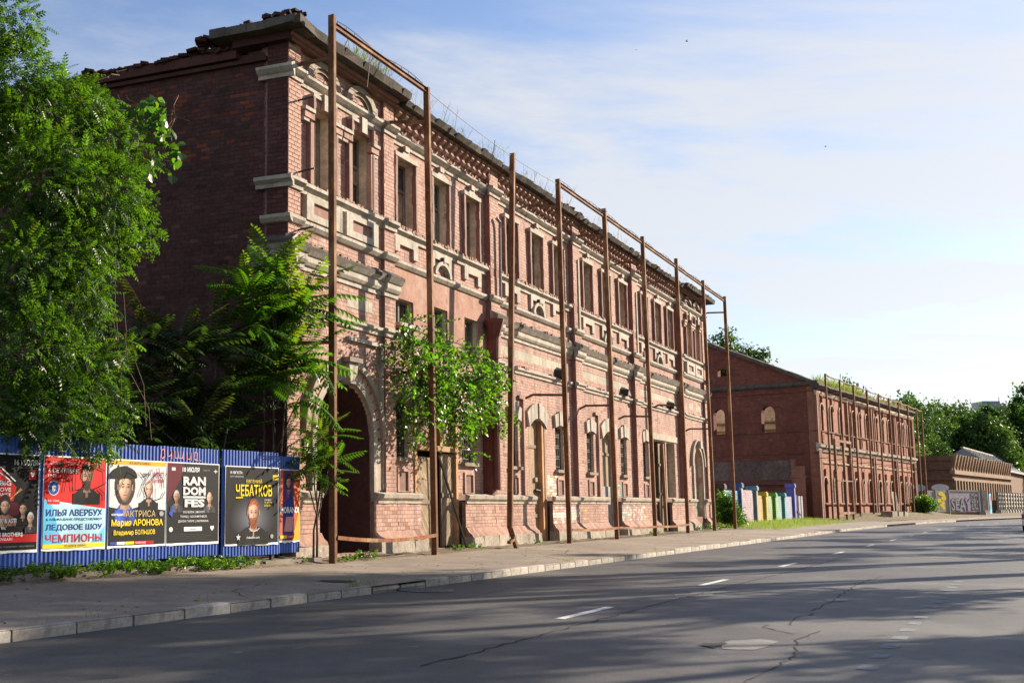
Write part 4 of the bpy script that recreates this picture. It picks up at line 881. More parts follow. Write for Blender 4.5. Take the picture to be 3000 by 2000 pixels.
# sagging strips nailed between the feet of the posts
for (i, j, z0, z1, sg, lab) in ((0, 1, .77, .72, .10, 'sagging rusty strip nailed low between the posts before the arched entry'), (3, 4, .66, .64, .05, 'low rusty strip between posts in front of the tall sprayed door'), (4, 5, .64, .60, .04, 'low rusty strip between posts left of the open weathered gate'), (5, 6, .60, .62, .05, 'low rusty strip across the foot of the open weathered gate')):
    a = W1(PU[i] + .05, 1.1, z0); e = W1(PU[j], 1.1, z1); L_ = (e - a).length; b = MB(); n_ = 12
    for k in range(n_):
        f0, f1 = k / n_, (k + 1) / n_; b.bar((L_ * f0, 0, (z1 - z0) * f0 - sg * 4 * f0 * (1 - f0)), (L_ * f1 - .01, 0, (z1 - z0) * f1 - sg * 4 * f1 * (1 - f1)), .02, .09, 0, jit3((1.2, 1.05, .9), .2))
    o = b.build('barrier_strip', 'rust'); o.location = a; o.rotation_euler = (0, 0, RZ1); tag(o, lab, 'strip', 'strips between the posts')
# pigeons
def pigeon(loc, rz, lab, fly=False, s_=1.0):
    b = MB(); b.tube([(-.2, 0, -.01), (-.12, 0, .0), (-.02, 0, .03), (.06, 0, .06), (.10, 0, .10), (.13, 0, .135), (.165, 0, .13)], [.012, .03, .055, .05, .03, .028, .008], 8)
    if fly: b.add([(.05, .03, .06), (-.08, .03, .05), (-.14, .30, .14), (-.02, .28, .15), (.05, -.03, .06), (-.08, -.03, .05), (-.14, -.30, .14), (-.02, -.28, .15)], [(0, 1, 2, 3), (4, 7, 6, 5)])
    else: b.box(-.01, .0, -.03, -.025, -.06, 0); b.box(-.01, .0, .025, .03, -.06, 0)
    o = b.build('pigeon', 'birdgrey', None, True); o.location = loc; o.rotation_euler = (0, 0, rz); o.scale = (s_,) * 3; tag(o, lab, 'bird')
mat('birdgrey', (.16, .17, .19), .7)
pigeon(W1(PT[4] - .25, 1.0, 13.22), RZ1 + 2, 'grey pigeon perched on a rusty overhead beam beside a post')
for (x, y, z, lab) in ((20.5, 60, 27.5, 'tiny bird flying alone high in the sky above the first post'), (23.5, 80, 35.5, 'tiny bird flying in the open sky left of the clouds'), (42, 90, 31.3, 'tiny bird flying low over the far clouds')): pigeon((x, y, z), random.uniform(0, 6), lab, True, .45)
# ------------------------------------------------------------------ blue corrugated fence with posters
FV = .3
def corr(x0, x1, z0, z1, step=.10, dep=.022, ztop=None):
    """one corrugated sheet"""
    b = MB(); pts = []; x = x0; k = 0
    prof = [(0, 0), (.03, 0), (.045, 1), (.085, 1)]
    while x < x1:
        for a, d_ in prof:
            if x + a <= x1: pts.append((x + a, -dep * d_))
        x += step
    n = len(pts); V = [(px_, py_, z0 + random.uniform(-.004, .004)) for px_, py_ in pts] + [(px_, py_, z1 + random.uniform(-.006, .006)) for px_, py_ in pts]
    b.add(V, [(i, i + 1, n + i + 1, n + i) for i in range(n - 1)], 0); return b
FEN = thing('metal_fence', 'long run of blue corrugated metal fence on the pavement edge, left of the brick building', 'fence', W1(-12.2, FV, 0), RZ1)
edges = [0, 1.55, 3.1, 4.3, 5.75, 7.25, 9.2]            # sheets, in metres from the run's start
for a, e in zip(edges[:-1], edges[1:]):
    o = corr(a, e, .47 + random.uniform(-.02, .02), 2.63 + random.uniform(-.02, .02)).build('sheet', 'bluepaint', FEN)
for x in (.2, 3.0, 5.9, 8.9): b = MB(); b.box(x, x + .08, .03, .1, .1, 2.6); b.build('fence_post', 'iron', FEN)
for z in (.8, 2.2): b = MB(); b.box(0, 9.2, .005, .03, z, z + .05); b.build('fence_rail', 'iron', FEN)
PA5 = R(-4)
FP5 = thing('metal_fence', 'separate blue corrugated panel carrying the black poster with a yellow name, set slightly askew', 'fence', W1(-2.93, FV + .02, 0), RZ1 + PA5); corr(0, 1.92, .44, 2.66).build('sheet', 'bluepaint', FP5); b = MB(); b.box(.1, .17, .01, .08, .1, 2.6); b.box(1.7, 1.77, .01, .08, .1, 2.6); b.build('fence_post', 'iron', FP5)
FP6 = thing('metal_fence', 'narrow blue corrugated panel with the orange red poster at the building corner', 'fence', W1(-.93, FV + .06, 0), RZ1 + R(-2)); corr(0, .88, .45, 2.6).build('sheet', 'bluepaint', FP6); b = MB(); b.box(.06, .12, .01, .08, .1, 2.55); b.build('fence_post', 'iron', FP6)
_txt = {}
def text_mesh(s_, bold=.012):
    cu = bpy.data.curves.new('lettering', 'FONT'); cu.body = s_; cu.size = 1; cu.offset = bold; cu.resolution_u = 2
    o = bpy.data.objects.new('lettering', cu); COL.objects.link(o); me = bpy.data.meshes.new_from_object(o.evaluated_get(bpy.context.evaluated_depsgraph_get())); bpy.data.objects.remove(o); bpy.data.curves.remove(cu); return me
def lettering(parent, s_, x0, x1, z0, z1, m, y=-.004, bold=.014, name='lettering', shear=0):
    me = text_mesh(s_, bold); n = len(me.vertices)
    if n == 0: return
    co = np.zeros(n * 3); me.vertices.foreach_get('co', co); co = co.reshape(-1, 3); lo, hi = co.min(0), co.max(0); sx = (x1 - x0) / max(1e-6, hi[0] - lo[0]); sz = (z1 - z0) / max(1e-6, hi[1] - lo[1])
    out = np.zeros_like(co); out[:, 0] = x0 + (co[:, 0] - lo[0]) * sx; out[:, 2] = z0 + (co[:, 1] - lo[1]) * sz; out[:, 1] = y; out[:, 0] += shear * (out[:, 2] - z0)
    me.vertices.foreach_set('co', out.ravel().astype(np.float32)); me.materials.clear(); me.materials.append(MAT[m]); me.update(); o_ = link(name, me, parent); o_['kind'] = 'stuff'; return o_
INK = {'white': (.82, .82, .80), 'black': (.008, .008, .009), 'red': (.55, .02, .02), 'crimson': (.50, .03, .07), 'yellow': (.80, .62, .02), 'navy': (.03, .05, .24), 'cyan': (.12, .50, .72), 'palecyan': (.42, .70, .78), 'orange': (.80, .36, .03), 'gold': (.55, .40, .2), 'skin': (.60, .38, .27), 'skind': (.36, .20, .13), 'skinp': (.62, .30, .30),
       'hair': (.04, .025, .02), 'ginger': (.26, .07, .03), 'grey': (.32, .32, .33), 'darkgrey': (.05, .05, .055), 'blue': (.03, .07, .33), 'maroon': (.10, .012, .02), 'purple': (.10, .05, .16), 'orangered': (.62, .12, .03), 'lightgrey': (.55, .56, .58), 'spot': (.12, .13, .17)}
for k_, v_ in INK.items(): mat('ink_' + k_, v_, .6, spec=.12, noise=[(3, .06)])
def poly(parent, name, pts, m, y):
    b = MB(); b.add([(x, y, z) for x, z in pts], [tuple(range(len(pts)))]); return b.build(name, 'ink_' + m, parent)
def ell(cx, cz, rx, rz_, n=18, a0=0, a1=2 * math.pi): return [(cx + rx * math.cos(a0 + (a1 - a0) * i / (n if a1 - a0 > 6.2 else n - 1)), cz + rz_ * math.sin(a0 + (a1 - a0) * i / (n if a1 - a0 > 6.2 else n - 1))) for i in range(n)]
def rect(parent, x0, x1, z0, z1, m, y, name='print'): return poly(parent, name, [(x0, z0), (x1, z0), (x1, z1), (x0, z1)], m, y)
def stroke(parent, pts, w, m, y=-.012, name='spray_tag'):
    V = []; P = [Vector((x, z)) for x, z in pts]
    for i, p in enumerate(P):
        d_ = (P[min(i + 1, len(P) - 1)] - P[max(i - 1, 0)]); d_ = d_.normalized() if d_.length else Vector((1, 0)); nrm = Vector((-d_.y, d_.x)) * w / 2; V += [(p.x + nrm.x, y, p.y + nrm.y), (p.x - nrm.x, y, p.y - nrm.y)]
    b = MB(); b.add(V, [(2 * i, 2 * i + 1, 2 * i + 3, 2 * i + 2) for i in range(len(P) - 1)]); return b.build(name, 'ink_' + m, parent)
def portrait(parent, cx, cz, h, skin, hair, coat, y, beard=None, bald=False, sh=1.0, turn=0.0, coatw=1.9, long_hair=False):
    """printed bust: a fine grid of cells coloured as a lit head, hair, neck and coat"""
    S, Hc, Cc = (np.array(INK[k]) for k in (skin, hair, coat)); Bc = np.array(INK[beard]) if beard else None; w = h * .72; nx, nz = 44, 60; X0, X1, Z0, Z1 = -.5 * coatw, .5 * coatw, -1.25, .72
    V = []; F = []; CO = []; lx, ly = -.55, .35; sd = random.random() * 9
    for i in range(nx):
        for j in range(nz):
            x = X0 + (X1 - X0) * (i + .5) / nx; z = Z0 + (Z1 - Z0) * (j + .5) / nz; col = None; jw = .345 * (1 - .30 * max(0, -z / .5) ** 1.4); ex = x / jw; ez = z / .5; r2 = ex * ex + ez * ez; nzv = math.sin(x * 61 + sd) * math.sin(z * 47 + sd * 2) * .5 + math.sin(x * 23 - z * 31 + sd) * .5
            shw = .30 + .34 * math.exp(-((z + .55) / .1) ** 2) ; top = -.56 - .26 * min(1, (abs(x) / (.5 * coatw)) ** 2 * 1.5)
            if z < top + .06:
                col = Cc * (1 + .35 * math.sin(x * 9 + z * 4 + sd) + .2 * nzv) * (1.25 if x < 0 else .75)
                if abs(x) < .10 * (1 + (z + .62) * -.4) and z > -.95: col = S * .55 if abs(x) < .06 else Cc * 1.8
            if abs(x) < .19 + .25 * max(0, -z - .5) and -.72 < z < -.3 and r2 > .9: col = S * (.62 if x > 0 else .85) * (.75 + .25 * (-z - .3))
            if long_hair and (x / .5) ** 2 + ((z - .06) / .66) ** 2 < 1 and r2 > .85: col = Hc * (1.1 + .7 * nzv)
            if r2 < 1:
                n3 = math.sqrt(1 - r2); lam = max(0, ex * lx + ez * ly + n3 * .75); col = S * (.22 + 1.05 * lam) * (1 + .06 * nzv)
                fx = x - turn * .05
                for q in (-1, 1):
                    de = ((fx - q * .14) / .085) ** 2 + ((z - .03) / .05) ** 2; col = col * (1 - .62 * math.exp(-de * .8)) * (1 + .12 * math.exp(-(((fx - q * .2) / .08) ** 2 + ((z + .1) / .07) ** 2)))
                    if ((fx - q * .14) / .05) ** 2 + ((z - .02) / .018) ** 2 < 1: col = np.array((.03, .022, .02))
                    if abs(fx - q * .145) < .08 and abs(z - .105 + abs(fx - q * .12) * .12) < .016: col = (Bc if Bc is not None else Hc) * .8
                if abs(fx - .035) < .022 and -.14 < z < .03: col = col * .62
                if abs(fx) < .055 and abs(z + .15) < .016: col = col * .5
                if abs(fx) < .10 and abs(z + .26) < .02: col = np.array((.30, .06, .06)) if long_hair else col * .5
                if Bc is not None and (z < -.2 or (abs(ex) > .82 and z < .05)) and not (abs(fx) < .08 and abs(z + .26) < .018): col = Bc * (.7 + .7 * lam + .3 * nzv)
                hl = .27 + .05 * math.cos(ex * 3)
                if not bald and (z > hl or (abs(ex) > .86 and z > .0)): col = Hc * (.8 + .9 * lam + .5 * nzv)
            elif r2 < 1.28 and not bald and z > .1: col = Hc * (.8 + .5 * nzv)
            elif abs(abs(x) - .355) < .035 and abs(z) < .09: col = S * .6
            if Bc is not None and r2 >= 1 and abs(x) < .24 and -.66 < z < -.3 and (x / .24) ** 2 + ((z + .38) / .27) ** 2 < 1: col = Bc * (.8 + .4 * nzv)
            if col is None: continue
            o = len(V); xa = cx + h * (X0 + (X1 - X0) * i / nx); xb = cx + h * (X0 + (X1 - X0) * (i + 1) / nx); za = cz + h * (Z0 + (Z1 - Z0) * j / nz); zb = cz + h * (Z0 + (Z1 - Z0) * (j + 1) / nz)
            V += [(xa, y - .004, za), (xb, y - .004, za), (xb, y - .004, zb), (xa, y - .004, zb)]; F.append((o, o + 1, o + 2, o + 3)); CO.append(np.clip(col, .004, .9))
    npmesh('portrait', V, F, 'paper', parent, col=np.array(CO))
def poster(lab, u0, u1, z0=.73, z1=2.35, frame=None, x0=None, bgm='black', rot=0):
    w = u1 - u0
    if frame is None: o = thing('poster', lab, 'poster', W1(u0, FV + .036, z0), RZ1 + R(rot), 'posters on the blue fence')
    else:
        p = frame.matrix_basis @ Vector((x0, -.040, z0)); o = thing('poster', lab, 'poster', p, frame.rotation_euler.z, 'posters on the blue fence')
    h = z1 - z0; b = MB(); n = 10; V = []
    for i in range(n + 1):
        for j in range(5): V.append((w * i / n, .004 * math.sin(i * 1.9 + j) - .002, h * j / 4 + (random.uniform(-.012, .012) if j == 0 else 0)))
    b.add(V, [(i * 5 + j, (i + 1) * 5 + j, (i + 1) * 5 + j + 1, i * 5 + j + 1) for i in range(n) for j in range(4)], 0, (.85, .85, .83)); b.build('paper_sheet', 'paper', o)
    rect(o, .02, w - .02, .045, h - .02, bgm, -.0085, 'print'); return o, w, h
Y0 = -.010
# 1 black red poster, cut by the picture edge
o, w, h = poster('black and red concert poster dated 16 июля with a red chevron emblem', -9.55, -8.06)
rect(o, .02, w - .02, .17, .30, 'red', Y0); lettering(o, '16 ИЮЛЯ', w * .62, w * .96, h * .885, h * .945, 'ink_white', Y0 - .002); lettering(o, 'СБОР ГОСТЕЙ 19:00 | НАЧАЛО 20:00', w * .60, w * .96, h * .85, h * .868, 'ink_grey', Y0 - .002, 0)
poly(o, 'print', [(w * .05, h * .52), (w * .62, h * .52), (w * .66, h * .66), (w * .42, h * .84), (w * .3, h * .84), (w * .08, h * .68)], 'red', Y0); poly(o, 'print', ell(w * .62, h * .44, w * .12, h * .07), 'maroon', Y0 - .001)
for a, e in (((w * .2, h * .72), (w * .42, h * .86)), ((w * .42, h * .86), (w * .64, h * .72)), ((w * .28, h * .72), (w * .42, h * .80)), ((w * .42, h * .80), (w * .56, h * .73))): stroke(o, [a, e], .02, 'white', Y0 - .003, 'chevron')
lettering(o, 'BIG', w * .42, w * .58, h * .675, h * .725, 'ink_white', Y0 - .003); lettering(o, 'LOVE', w * .38, w * .58, h * .615, h * .655, 'ink_white', Y0 - .003); lettering(o, 'DANCE', w * .36, w * .58, h * .57, h * .60, 'ink_white', Y0 - .003)
stroke(o, [(w * .5, h * .50), (w * .74, h * .64)], .012, 'skin', Y0 - .004, 'print'); stroke(o, [(w * .52, h * .49), (w * .72, h * .65)], .012, 'orange', Y0 - .004, 'print')
rect(o, w * .84, w * .94, h * .74, h * .84, 'red', Y0 - .001); poly(o, 'heart', [(w * .89, h * .765), (w * .925, h * .80), (w * .91, h * .82), (w * .89, h * .805), (w * .87, h * .82), (w * .855, h * .80)], 'white', Y0 - .003)
portrait(o, w * .50, h * .47, h * .16, 'skin', 'hair', 'skind', Y0 - .002, long_hair=True); portrait(o, w * .76, h * .44, h * .13, 'skin', 'hair', 'black', Y0 - .004, coatw=1.2); portrait(o, w * .87, h * .345, h * .12, 'skin', 'lightgrey', 'darkgrey', Y0 - .012, coatw=1.2)
for t, a, z, e in (('ARTIK & ASTI', .30, .30, .66), ("JONY 'MAL'", .34, .225, .52), ('GAZS BROTHER$', .30, .16, .76)): lettering(o, t, w * a, w * e, h * z, h * (z + .045), 'ink_white', Y0 - .02)
lettering(o, 'EMBARGOVILLA.RU', w * .3, w * .62, .205, .25, 'ink_white', Y0 - .003); lettering(o, 'АРТИК И АСТИ   "ГАЗОВ БРОЗЕРС"   ЭМБАРГОВИЛЛА РУ', w * .3, w * .95, .09, .115, 'ink_grey', Y0 - .003, 0)
# 2 red and sky-blue ice show poster
o, w, h = poster('red and sky blue ice show poster with a bearded man in a black coat', -7.97, -6.42, bgm='red')
poly(o, 'print', [(.02, .045), (w - .02, .045), (w - .02, h * .44), (.02, h * .54)], 'palecyan', Y0); poly(o, 'print', [(.02, .045), (w * .32, .045), (w * .12, h * .53), (.02, h * .54)], 'cyan', Y0 - .0012); poly(o, 'print', [(w * .7, .045), (w - .02, .045), (w - .02, h * .25)], 'cyan', Y0 - .0012)
rect(o, .02, w - .02, .045, .115, 'yellow', Y0 - .003); lettering(o, 'ВСЕ БИЛЕТЫ  KASSIR.RU', w * .34, w * .68, .062, .098, 'ink_black', Y0 - .005, 0)
portrait(o, w * .67, h * .79, h * .24, 'skind', 'hair', 'black', Y0 - .002, beard='hair', coatw=1.75)
lettering(o, 'ДВОРЕЦ СПОРТА', w * .07, w * .52, h * .90, h * .94, 'ink_lightgrey', Y0 - .02, .0); lettering(o, '6 СЕНТЯБРЯ', w * .06, w * .52, h * .82, h * .87, 'ink_white', Y0 - .02); lettering(o, '19:00', w * .06, w * .18, h * .775, h * .805, 'ink_white', Y0 - .02, 0)
poly(o, 'emblem', ell(w * .155, h * .66, w * .085, h * .08), 'lightgrey', Y0 - .003); poly(o, 'emblem', ell(w * .155, h * .66, w * .075, h * .07), 'blue', Y0 - .0045); poly(o, 'emblem', ell(w * .155, h * .66, w * .03, h * .04), 'lightgrey', Y0 - .006)
poly(o, 'banner', [(w * .05, h * .56), (w * .26, h * .55), (w * .25, h * .49), (w * .06, h * .49)], 'red', Y0 - .003); lettering(o, 'Альфа Банк', w * .07, w * .24, h * .51, h * .54, 'ink_white', Y0 - .006, 0)
for t, a, e, z, hh, m in (('ИЛЬЯ АВЕРБУХ', .05, .94, .365, .072, 'navy'), ('& АЛЬФА-БАНК ПРЕДСТАВЛЯЮТ', .05, .94, .312, .033, 'navy'), ('ЛЕДОВОЕ ШОУ', .05, .94, .205, .075, 'navy'), ('ЧЕМПИОНЫ', .05, .94, .085, .088, 'crimson')): lettering(o, t, w * a, w * e, h * z, h * (z + hh), 'ink_' + m, Y0 - .006, .02)
for pts in ([(.24, .88), (.22, .80), (.20, .62)], [(.22, .9), (.38, .93)], [(.20, .75), (.32, .78)], [(.30, .62), (.37, .92), (.44, .63)], [(.31, .74), (.43, .75)], [(.47, .92), (.47, .64), (.60, .66), (.70, .78), (.62, .90), (.50, .93)], [(.72, .92), (.95, .86), (.97, .72), (.80, .66)], [(.86, .66), (.96, .60), (.96, .54)]): stroke(o, [(w * a, h * c_) for a, c_ in pts], .018, 'black', Y0 - .024)
# 3 theatre poster
o, w, h = poster('white and black theatre poster with an orange top strip and two faces', -6.36, -4.74, bgm='lightgrey')
rect(o, .02, w - .02, h - .10, h - .02, 'orange', Y0); lettering(o, 'ВСЕ БИЛЕТЫ KASSIR.RU', w * .34, w * .70, h - .085, h - .04, 'ink_black', Y0 - .003, 0)
poly(o, 'print', [(.02, .045), (w - .02, .045), (w - .02, h * .42), (w * .5, h * .46), (w * .3, h * .42), (.02, h * .46)], 'black', Y0)
portrait(o, w * .27, h * .68, h * .34, 'skin', 'hair', 'blue', Y0 - .002, long_hair=True, turn=.4, coatw=1.0); portrait(o, w * .68, h * .66, h * .20, 'skin', 'grey', 'black', Y0 - .003, bald=True, coatw=1.7); poly(o, 'hair', ell(w * .24, h * .80, w * .23, h * .12, 14, -.1, math.pi + .2), 'black', Y0 - .012)
lettering(o, 'ДРТУ', w * .56, w * .70, h * .80, h * .85, 'ink_black', Y0 - .012); lettering(o, 'МОНТ', w * .76, w * .95, h * .80, h * .87, 'ink_crimson', Y0 - .012); lettering(o, 'СЕНТЯБРЯ', w * .73, w * .95, h * .745, h * .785, 'ink_crimson', Y0 - .012)
lettering(o, 'комедия', w * .05, w * .24, h * .355, h * .385, 'ink_white', Y0 - .012); lettering(o, 'АКТРИСА', w * .28, w * .80, h * .345, h * .42, 'ink_gold', Y0 - .012, 0); poly(o, 'print', ell(w * .91, h * .38, w * .04, h * .03), 'grey', Y0 - .012)
lettering(o, 'Мария АРОНОВА', w * .05, w * .94, h * .225, h * .32, 'ink_yellow', Y0 - .012, .02); lettering(o, 'Владимир БОЛЬШОВ', w * .09, w * .80, h * .13, h * .20, 'ink_yellow', Y0 - .012, .01)
rect(o, w * .15, w * .28, .06, .11, 'white', Y0 - .004); rect(o, w * .29, w * .44, .06, .11, 'yellow', Y0 - .004); rect(o, w * .45, w * .78, .06, .11, 'red', Y0 - .004); lettering(o, 'TICKETLAND', w * .46, w * .64, .068, .10, 'ink_white', Y0 - .006, 0); lettering(o, 'МТС', w * .66, w * .77, .065, .102, 'ink_maroon', Y0 - .006); rect(o, w * .04, w * .14, .06, .11, 'blue', Y0 - .004)
for pts in ([(.50, .86), (.60, .78), (.56, .70), (.72, .90), (.78, .70)], [(.66, .86), (.64, .72), (.82, .86), (.92, .78), (.94, .68)], [(.50, .58), (.56, .70), (.64, .58)], [(.62, .70), (.62, .56), (.74, .56)], [(.78, .68), (.78, .54), (.90, .56), (.96, .64)], [(.84, .92), (.90, .70), (.98, .86)], [(.12, .60), (.30, .86), (.45, .80)]): stroke(o, [(w * a, h * c_) for a, c_ in pts], .016, 'black', Y0 - .022)
# 4 dark festival poster
o, w, h = poster('dark festival poster with big silver block lettering and two musicians', -4.72, -3.04, bgm='black')
poly(o, 'print', [(.02, h * .5), (w * .25, h * .8), (w * .3, h - .02), (.02, h - .02)], 'maroon', Y0)
lettering(o, '10 ИЮЛЯ', w * .28, w * .60, h * .885, h * .945, 'ink_white', Y0 - .003, .02); lettering(o, 'Embargo Villa', w * .68, w * .80, h * .90, h * .925, 'ink_grey', Y0 - .003, 0); rect(o, w * .08, w * .15, h * .895, h * .935, 'lightgrey', Y0 - .003)
stroke(o, [(w * .92, h * .88), (w * .92, h * .93)], .014, 'white', Y0 - .003, 'print'); stroke(o, [(w * .885, h * .905), (w * .955, h * .905)], .014, 'white', Y0 - .003, 'print')
lettering(o, 'RAN', w * .29, w * .72, h * .72, h * .83, 'ink_lightgrey', Y0 - .012, .05); lettering(o, 'DOM', w * .29, w * .72, h * .60, h * .705, 'ink_lightgrey', Y0 - .012, .05); rect(o, w * .29, w * .72, h * .565, h * .59, 'lightgrey', Y0 - .012); lettering(o, 'FES', w * .32, w * .70, h * .455, h * .555, 'ink_lightgrey', Y0 - .012, .05)
portrait(o, w * .17, h * .58, h * .15, 'skind', 'grey', 'darkgrey', Y0 - .003, coatw=1.6); portrait(o, w * .80, h * .57, h * .15, 'skin', 'grey', 'darkgrey', Y0 - .003, bald=True, coatw=1.6); poly(o, 'print', [(w * .03, h * .38), (w * .12, h * .5), (w * .1, h * .33)], 'blue', Y0 - .01)
for t, a, e, z in (('OG BUDA | MAYOT', .29, .70, .375), ('TOXI$ | 163ONMYNECK', .24, .75, .32), ('ДЖОН ГАРИК | INSTRINNA', .20, .78, .265)): lettering(o, t, w * a, w * e, h * z, h * (z + .036), 'ink_lightgrey', Y0 - .014)
rect(o, w * .32, w * .66, h * .165, h * .215, 'white', Y0 - .004); lettering(o, 'randomfest.ru', w * .42, w * .57, h * .18, h * .20, 'ink_black', Y0 - .006, 0); poly(o, 'print', [(w * .86, h * .16), (w * .90, h * .20), (w * .885, h * .225), (w * .86, h * .215), (w * .835, h * .225), (w * .82, h * .20)], 'white', Y0 - .004); poly(o, 'print', ell(w * .08, h * .19, w * .035, h * .03), 'lightgrey', Y0 - .004)
for q in range(4): rect(o, w * .05, w * (.85 - .1 * (q % 2)), h * (.055 + .022 * q), h * (.061 + .022 * q), 'darkgrey', Y0 - .004)
# 5 black poster with yellow name
o, w, h = poster('black poster with a yellow name above a red bearded man', 0, 1.80, .66, 2.33, FP5, .07, 'black')
gl = MB(); NG = 14
for q in range(NG):
    f0, f1 = q / NG, (q + 1) / NG; g0 = .20 * (1 - f0) ** 1.6 + .012; E0, E1 = ell(w * .5, h * .34, w * .42 * max(.001, f0), h * .30 * max(.001, f0), 24), ell(w * .5, h * .34, w * .42 * f1, h * .30 * f1, 24)
    for k in range(24): gl.add([(E0[k][0], Y0, E0[k][1]), (E1[k][0], Y0, E1[k][1]), (E1[(k + 1) % 24][0], Y0, E1[(k + 1) % 24][1]), (E0[(k + 1) % 24][0], Y0, E0[(k + 1) % 24][1])], [(0, 1, 2, 3)], 0, (g0 * .9, g0 * .95, g0 * 1.15))
gl.build('glow', 'paper', o)
lettering(o, '19 АВГУСТА', w * .08, w * .30, h * .90, h * .935, 'ink_white', Y0 - .003); lettering(o, 'ДОМ ОФИЦЕРОВ', w * .08, w * .32, h * .855, h * .878, 'ink_lightgrey', Y0 - .003, 0)
lettering(o, 'ЕВГЕНИЙ', w * .37, w * .66, h * .79, h * .845, 'ink_yellow', Y0 - .012, .0); lettering(o, 'ЧЕБАТКОВ', w * .18, w * .86, h * .62, h * .77, 'ink_yellow', Y0 - .010, .015); stroke(o, [(w * .18, h * .60), (w * .31, h * .605)], .022, 'yellow', Y0 - .010, 'print')
poly(o, 'speech_bubble', [(w * .88, h * .83), (w * .985, h * .84), (w * .985, h * .90), (w * .88, h * .90)], 'yellow', Y0 - .003); lettering(o, 'КОМЕДИ', w * .89, w * .975, h * .855, h * .885, 'ink_black', Y0 - .005, 0)
portrait(o, w * .51, h * .41, h * .32, 'skin', 'ginger', 'black', Y0 - .004, beard='ginger', coatw=1.9); stroke(o, [(w * .42, h * .215), (w * .46, h * .185), (w * .52, h * .175), (w * .58, h * .19), (w * .62, h * .22)], .018, 'lightgrey', Y0 - .014, 'collar')
lettering(o, 'СТЕНДАП', w * .71, w * .84, h * .565, h * .585, 'ink_white', Y0 - .012, 0); lettering(o, 'НА ДРУГИХ', w * .71, w * .86, h * .53, h * .555, 'ink_yellow', Y0 - .012, 0); lettering(o, 'БЕРЕГАХ', w * .71, w * .83, h * .49, h * .515, 'ink_yellow', Y0 - .012, 0)
lettering(o, 'chebatkov.com', w * .38, w * .62, h * .085, h * .115, 'ink_white', Y0 - .012, 0); poly(o, 'star', [(w * .23 + w * (.045 if q % 2 == 0 else .02) * math.sin(q * math.pi / 5), h * .105 + h * (.045 if q % 2 == 0 else .02) * math.cos(q * math.pi / 5)) for q in range(10)], 'lightgrey', Y0 - .012); poly(o, 'print', ell(w * .86, h * .105, w * .03, h * .028), 'grey', Y0 - .012)
# 6 orange red poster
o, w, h = poster('narrow orange red poster with a woman in a cap and big white letters', 0, .80, .68, 2.31, FP6, .04, 'orangered')
poly(o, 'print', [(w * .12, .05), (w * .72, .05), (w * .66, h - .03), (w * .16, h - .03)], 'purple', Y0); poly(o, 'print', [(w * .6, .05), (w - .02, .05), (w - .02, h * .5)], 'orange', Y0 - .001); portrait(o, w * .42, h * .82, h * .17, 'skinp', 'hair', 'purple', Y0 - .003, long_hair=True, coatw=.9)
poly(o, 'print', [(w * .2, h * .35), (w * .62, h * .35), (w * .7, h * .55), (w * .5, h * .62), (w * .22, h * .55)], 'navy', Y0 - .004); poly(o, 'print', [(w * .2, h * .15), (w * .6, h * .15), (w * .66, h * .35), (w * .3, h * .35)], 'skinp', Y0 - .004)
lettering(o, '3', w * .72, w * .81, h * .86, h * .94, 'ink_lightgrey', Y0 - .012, .0); lettering(o, '0', w * .83, w * .92, h * .86, h * .94, 'ink_lightgrey', Y0 - .012, .0); lettering(o, 'MORANDI', w * .01, w * .90, h * .40, h * .485, 'ink_white', Y0 - .014, .03)
rect(o, .02, w * .33, .09, .16, 'yellow', Y0 - .006); rect(o, w * .33, w * .68, .09, .16, 'red', Y0 - .006); rect(o, w * .68, w - .02, .12, .25, 'orange', Y0 - .006); lettering(o, 'KASSIR', w * .38, w * .64, .11, .145, 'ink_white', Y0 - .008, 0)
# pink scrawl on the fence above the posters
for pts in ([(.0, .05), (.02, .2), (.1, .22), (.12, .08), (.03, .03)], [(.2, .2), (.21, .08), (.3, .1), (.32, .2), (.33, .03)], [(.42, .2), (.43, .06), (.52, .06), (.54, .2), (.55, .06), (.66, .06), (.68, .2), (.7, .03)], [(.8, .19), (.81, .05), (.9, .05), (.93, .18), (.94, .02)], [(1.02, .04), (1.06, .2), (1.14, .18), (1.13, .06), (1.04, .05), (1.16, .03)], [(1.22, .03), (1.25, .035)]):
    stroke(FEN, [(7.3 + x, 2.37 + z) for x, z in pts], .022, 'skinp', -.03, 'scrawl')
# low stone edging in front of the fence
for k, (u, L_) in enumerate(((-5.1, 1.1), (-2.9, .9), (-1.95, 1.0), (-.9, 1.35), (-7.6, 1.6), (-9.4, 1.2))):
    b = MB(); b.box(0, L_, 0, .14, -.1, .16, 0, jit3((.5, .46, .42), .1)); o = b.build('edging_stone', 'kerb'); o.location = W1(u, .80 + random.uniform(-.05, .05), gz(u + .5, .8) - .07); o.rotation_euler = (random.gauss(0, .05), random.gauss(0, .02), RZ1 + random.gauss(0, .04))
    tag(o, ['low stone edging block among weeds under the theatre poster', 'low stone edging block under the gap left of the yellow name poster', 'low stone edging block under the yellow name poster', 'long low stone edging block at the building corner plinth', 'half buried stone edging under the ice show poster', 'half buried stone edging under the concert poster'][k], 'edging stone', 'edging stones below the fence')
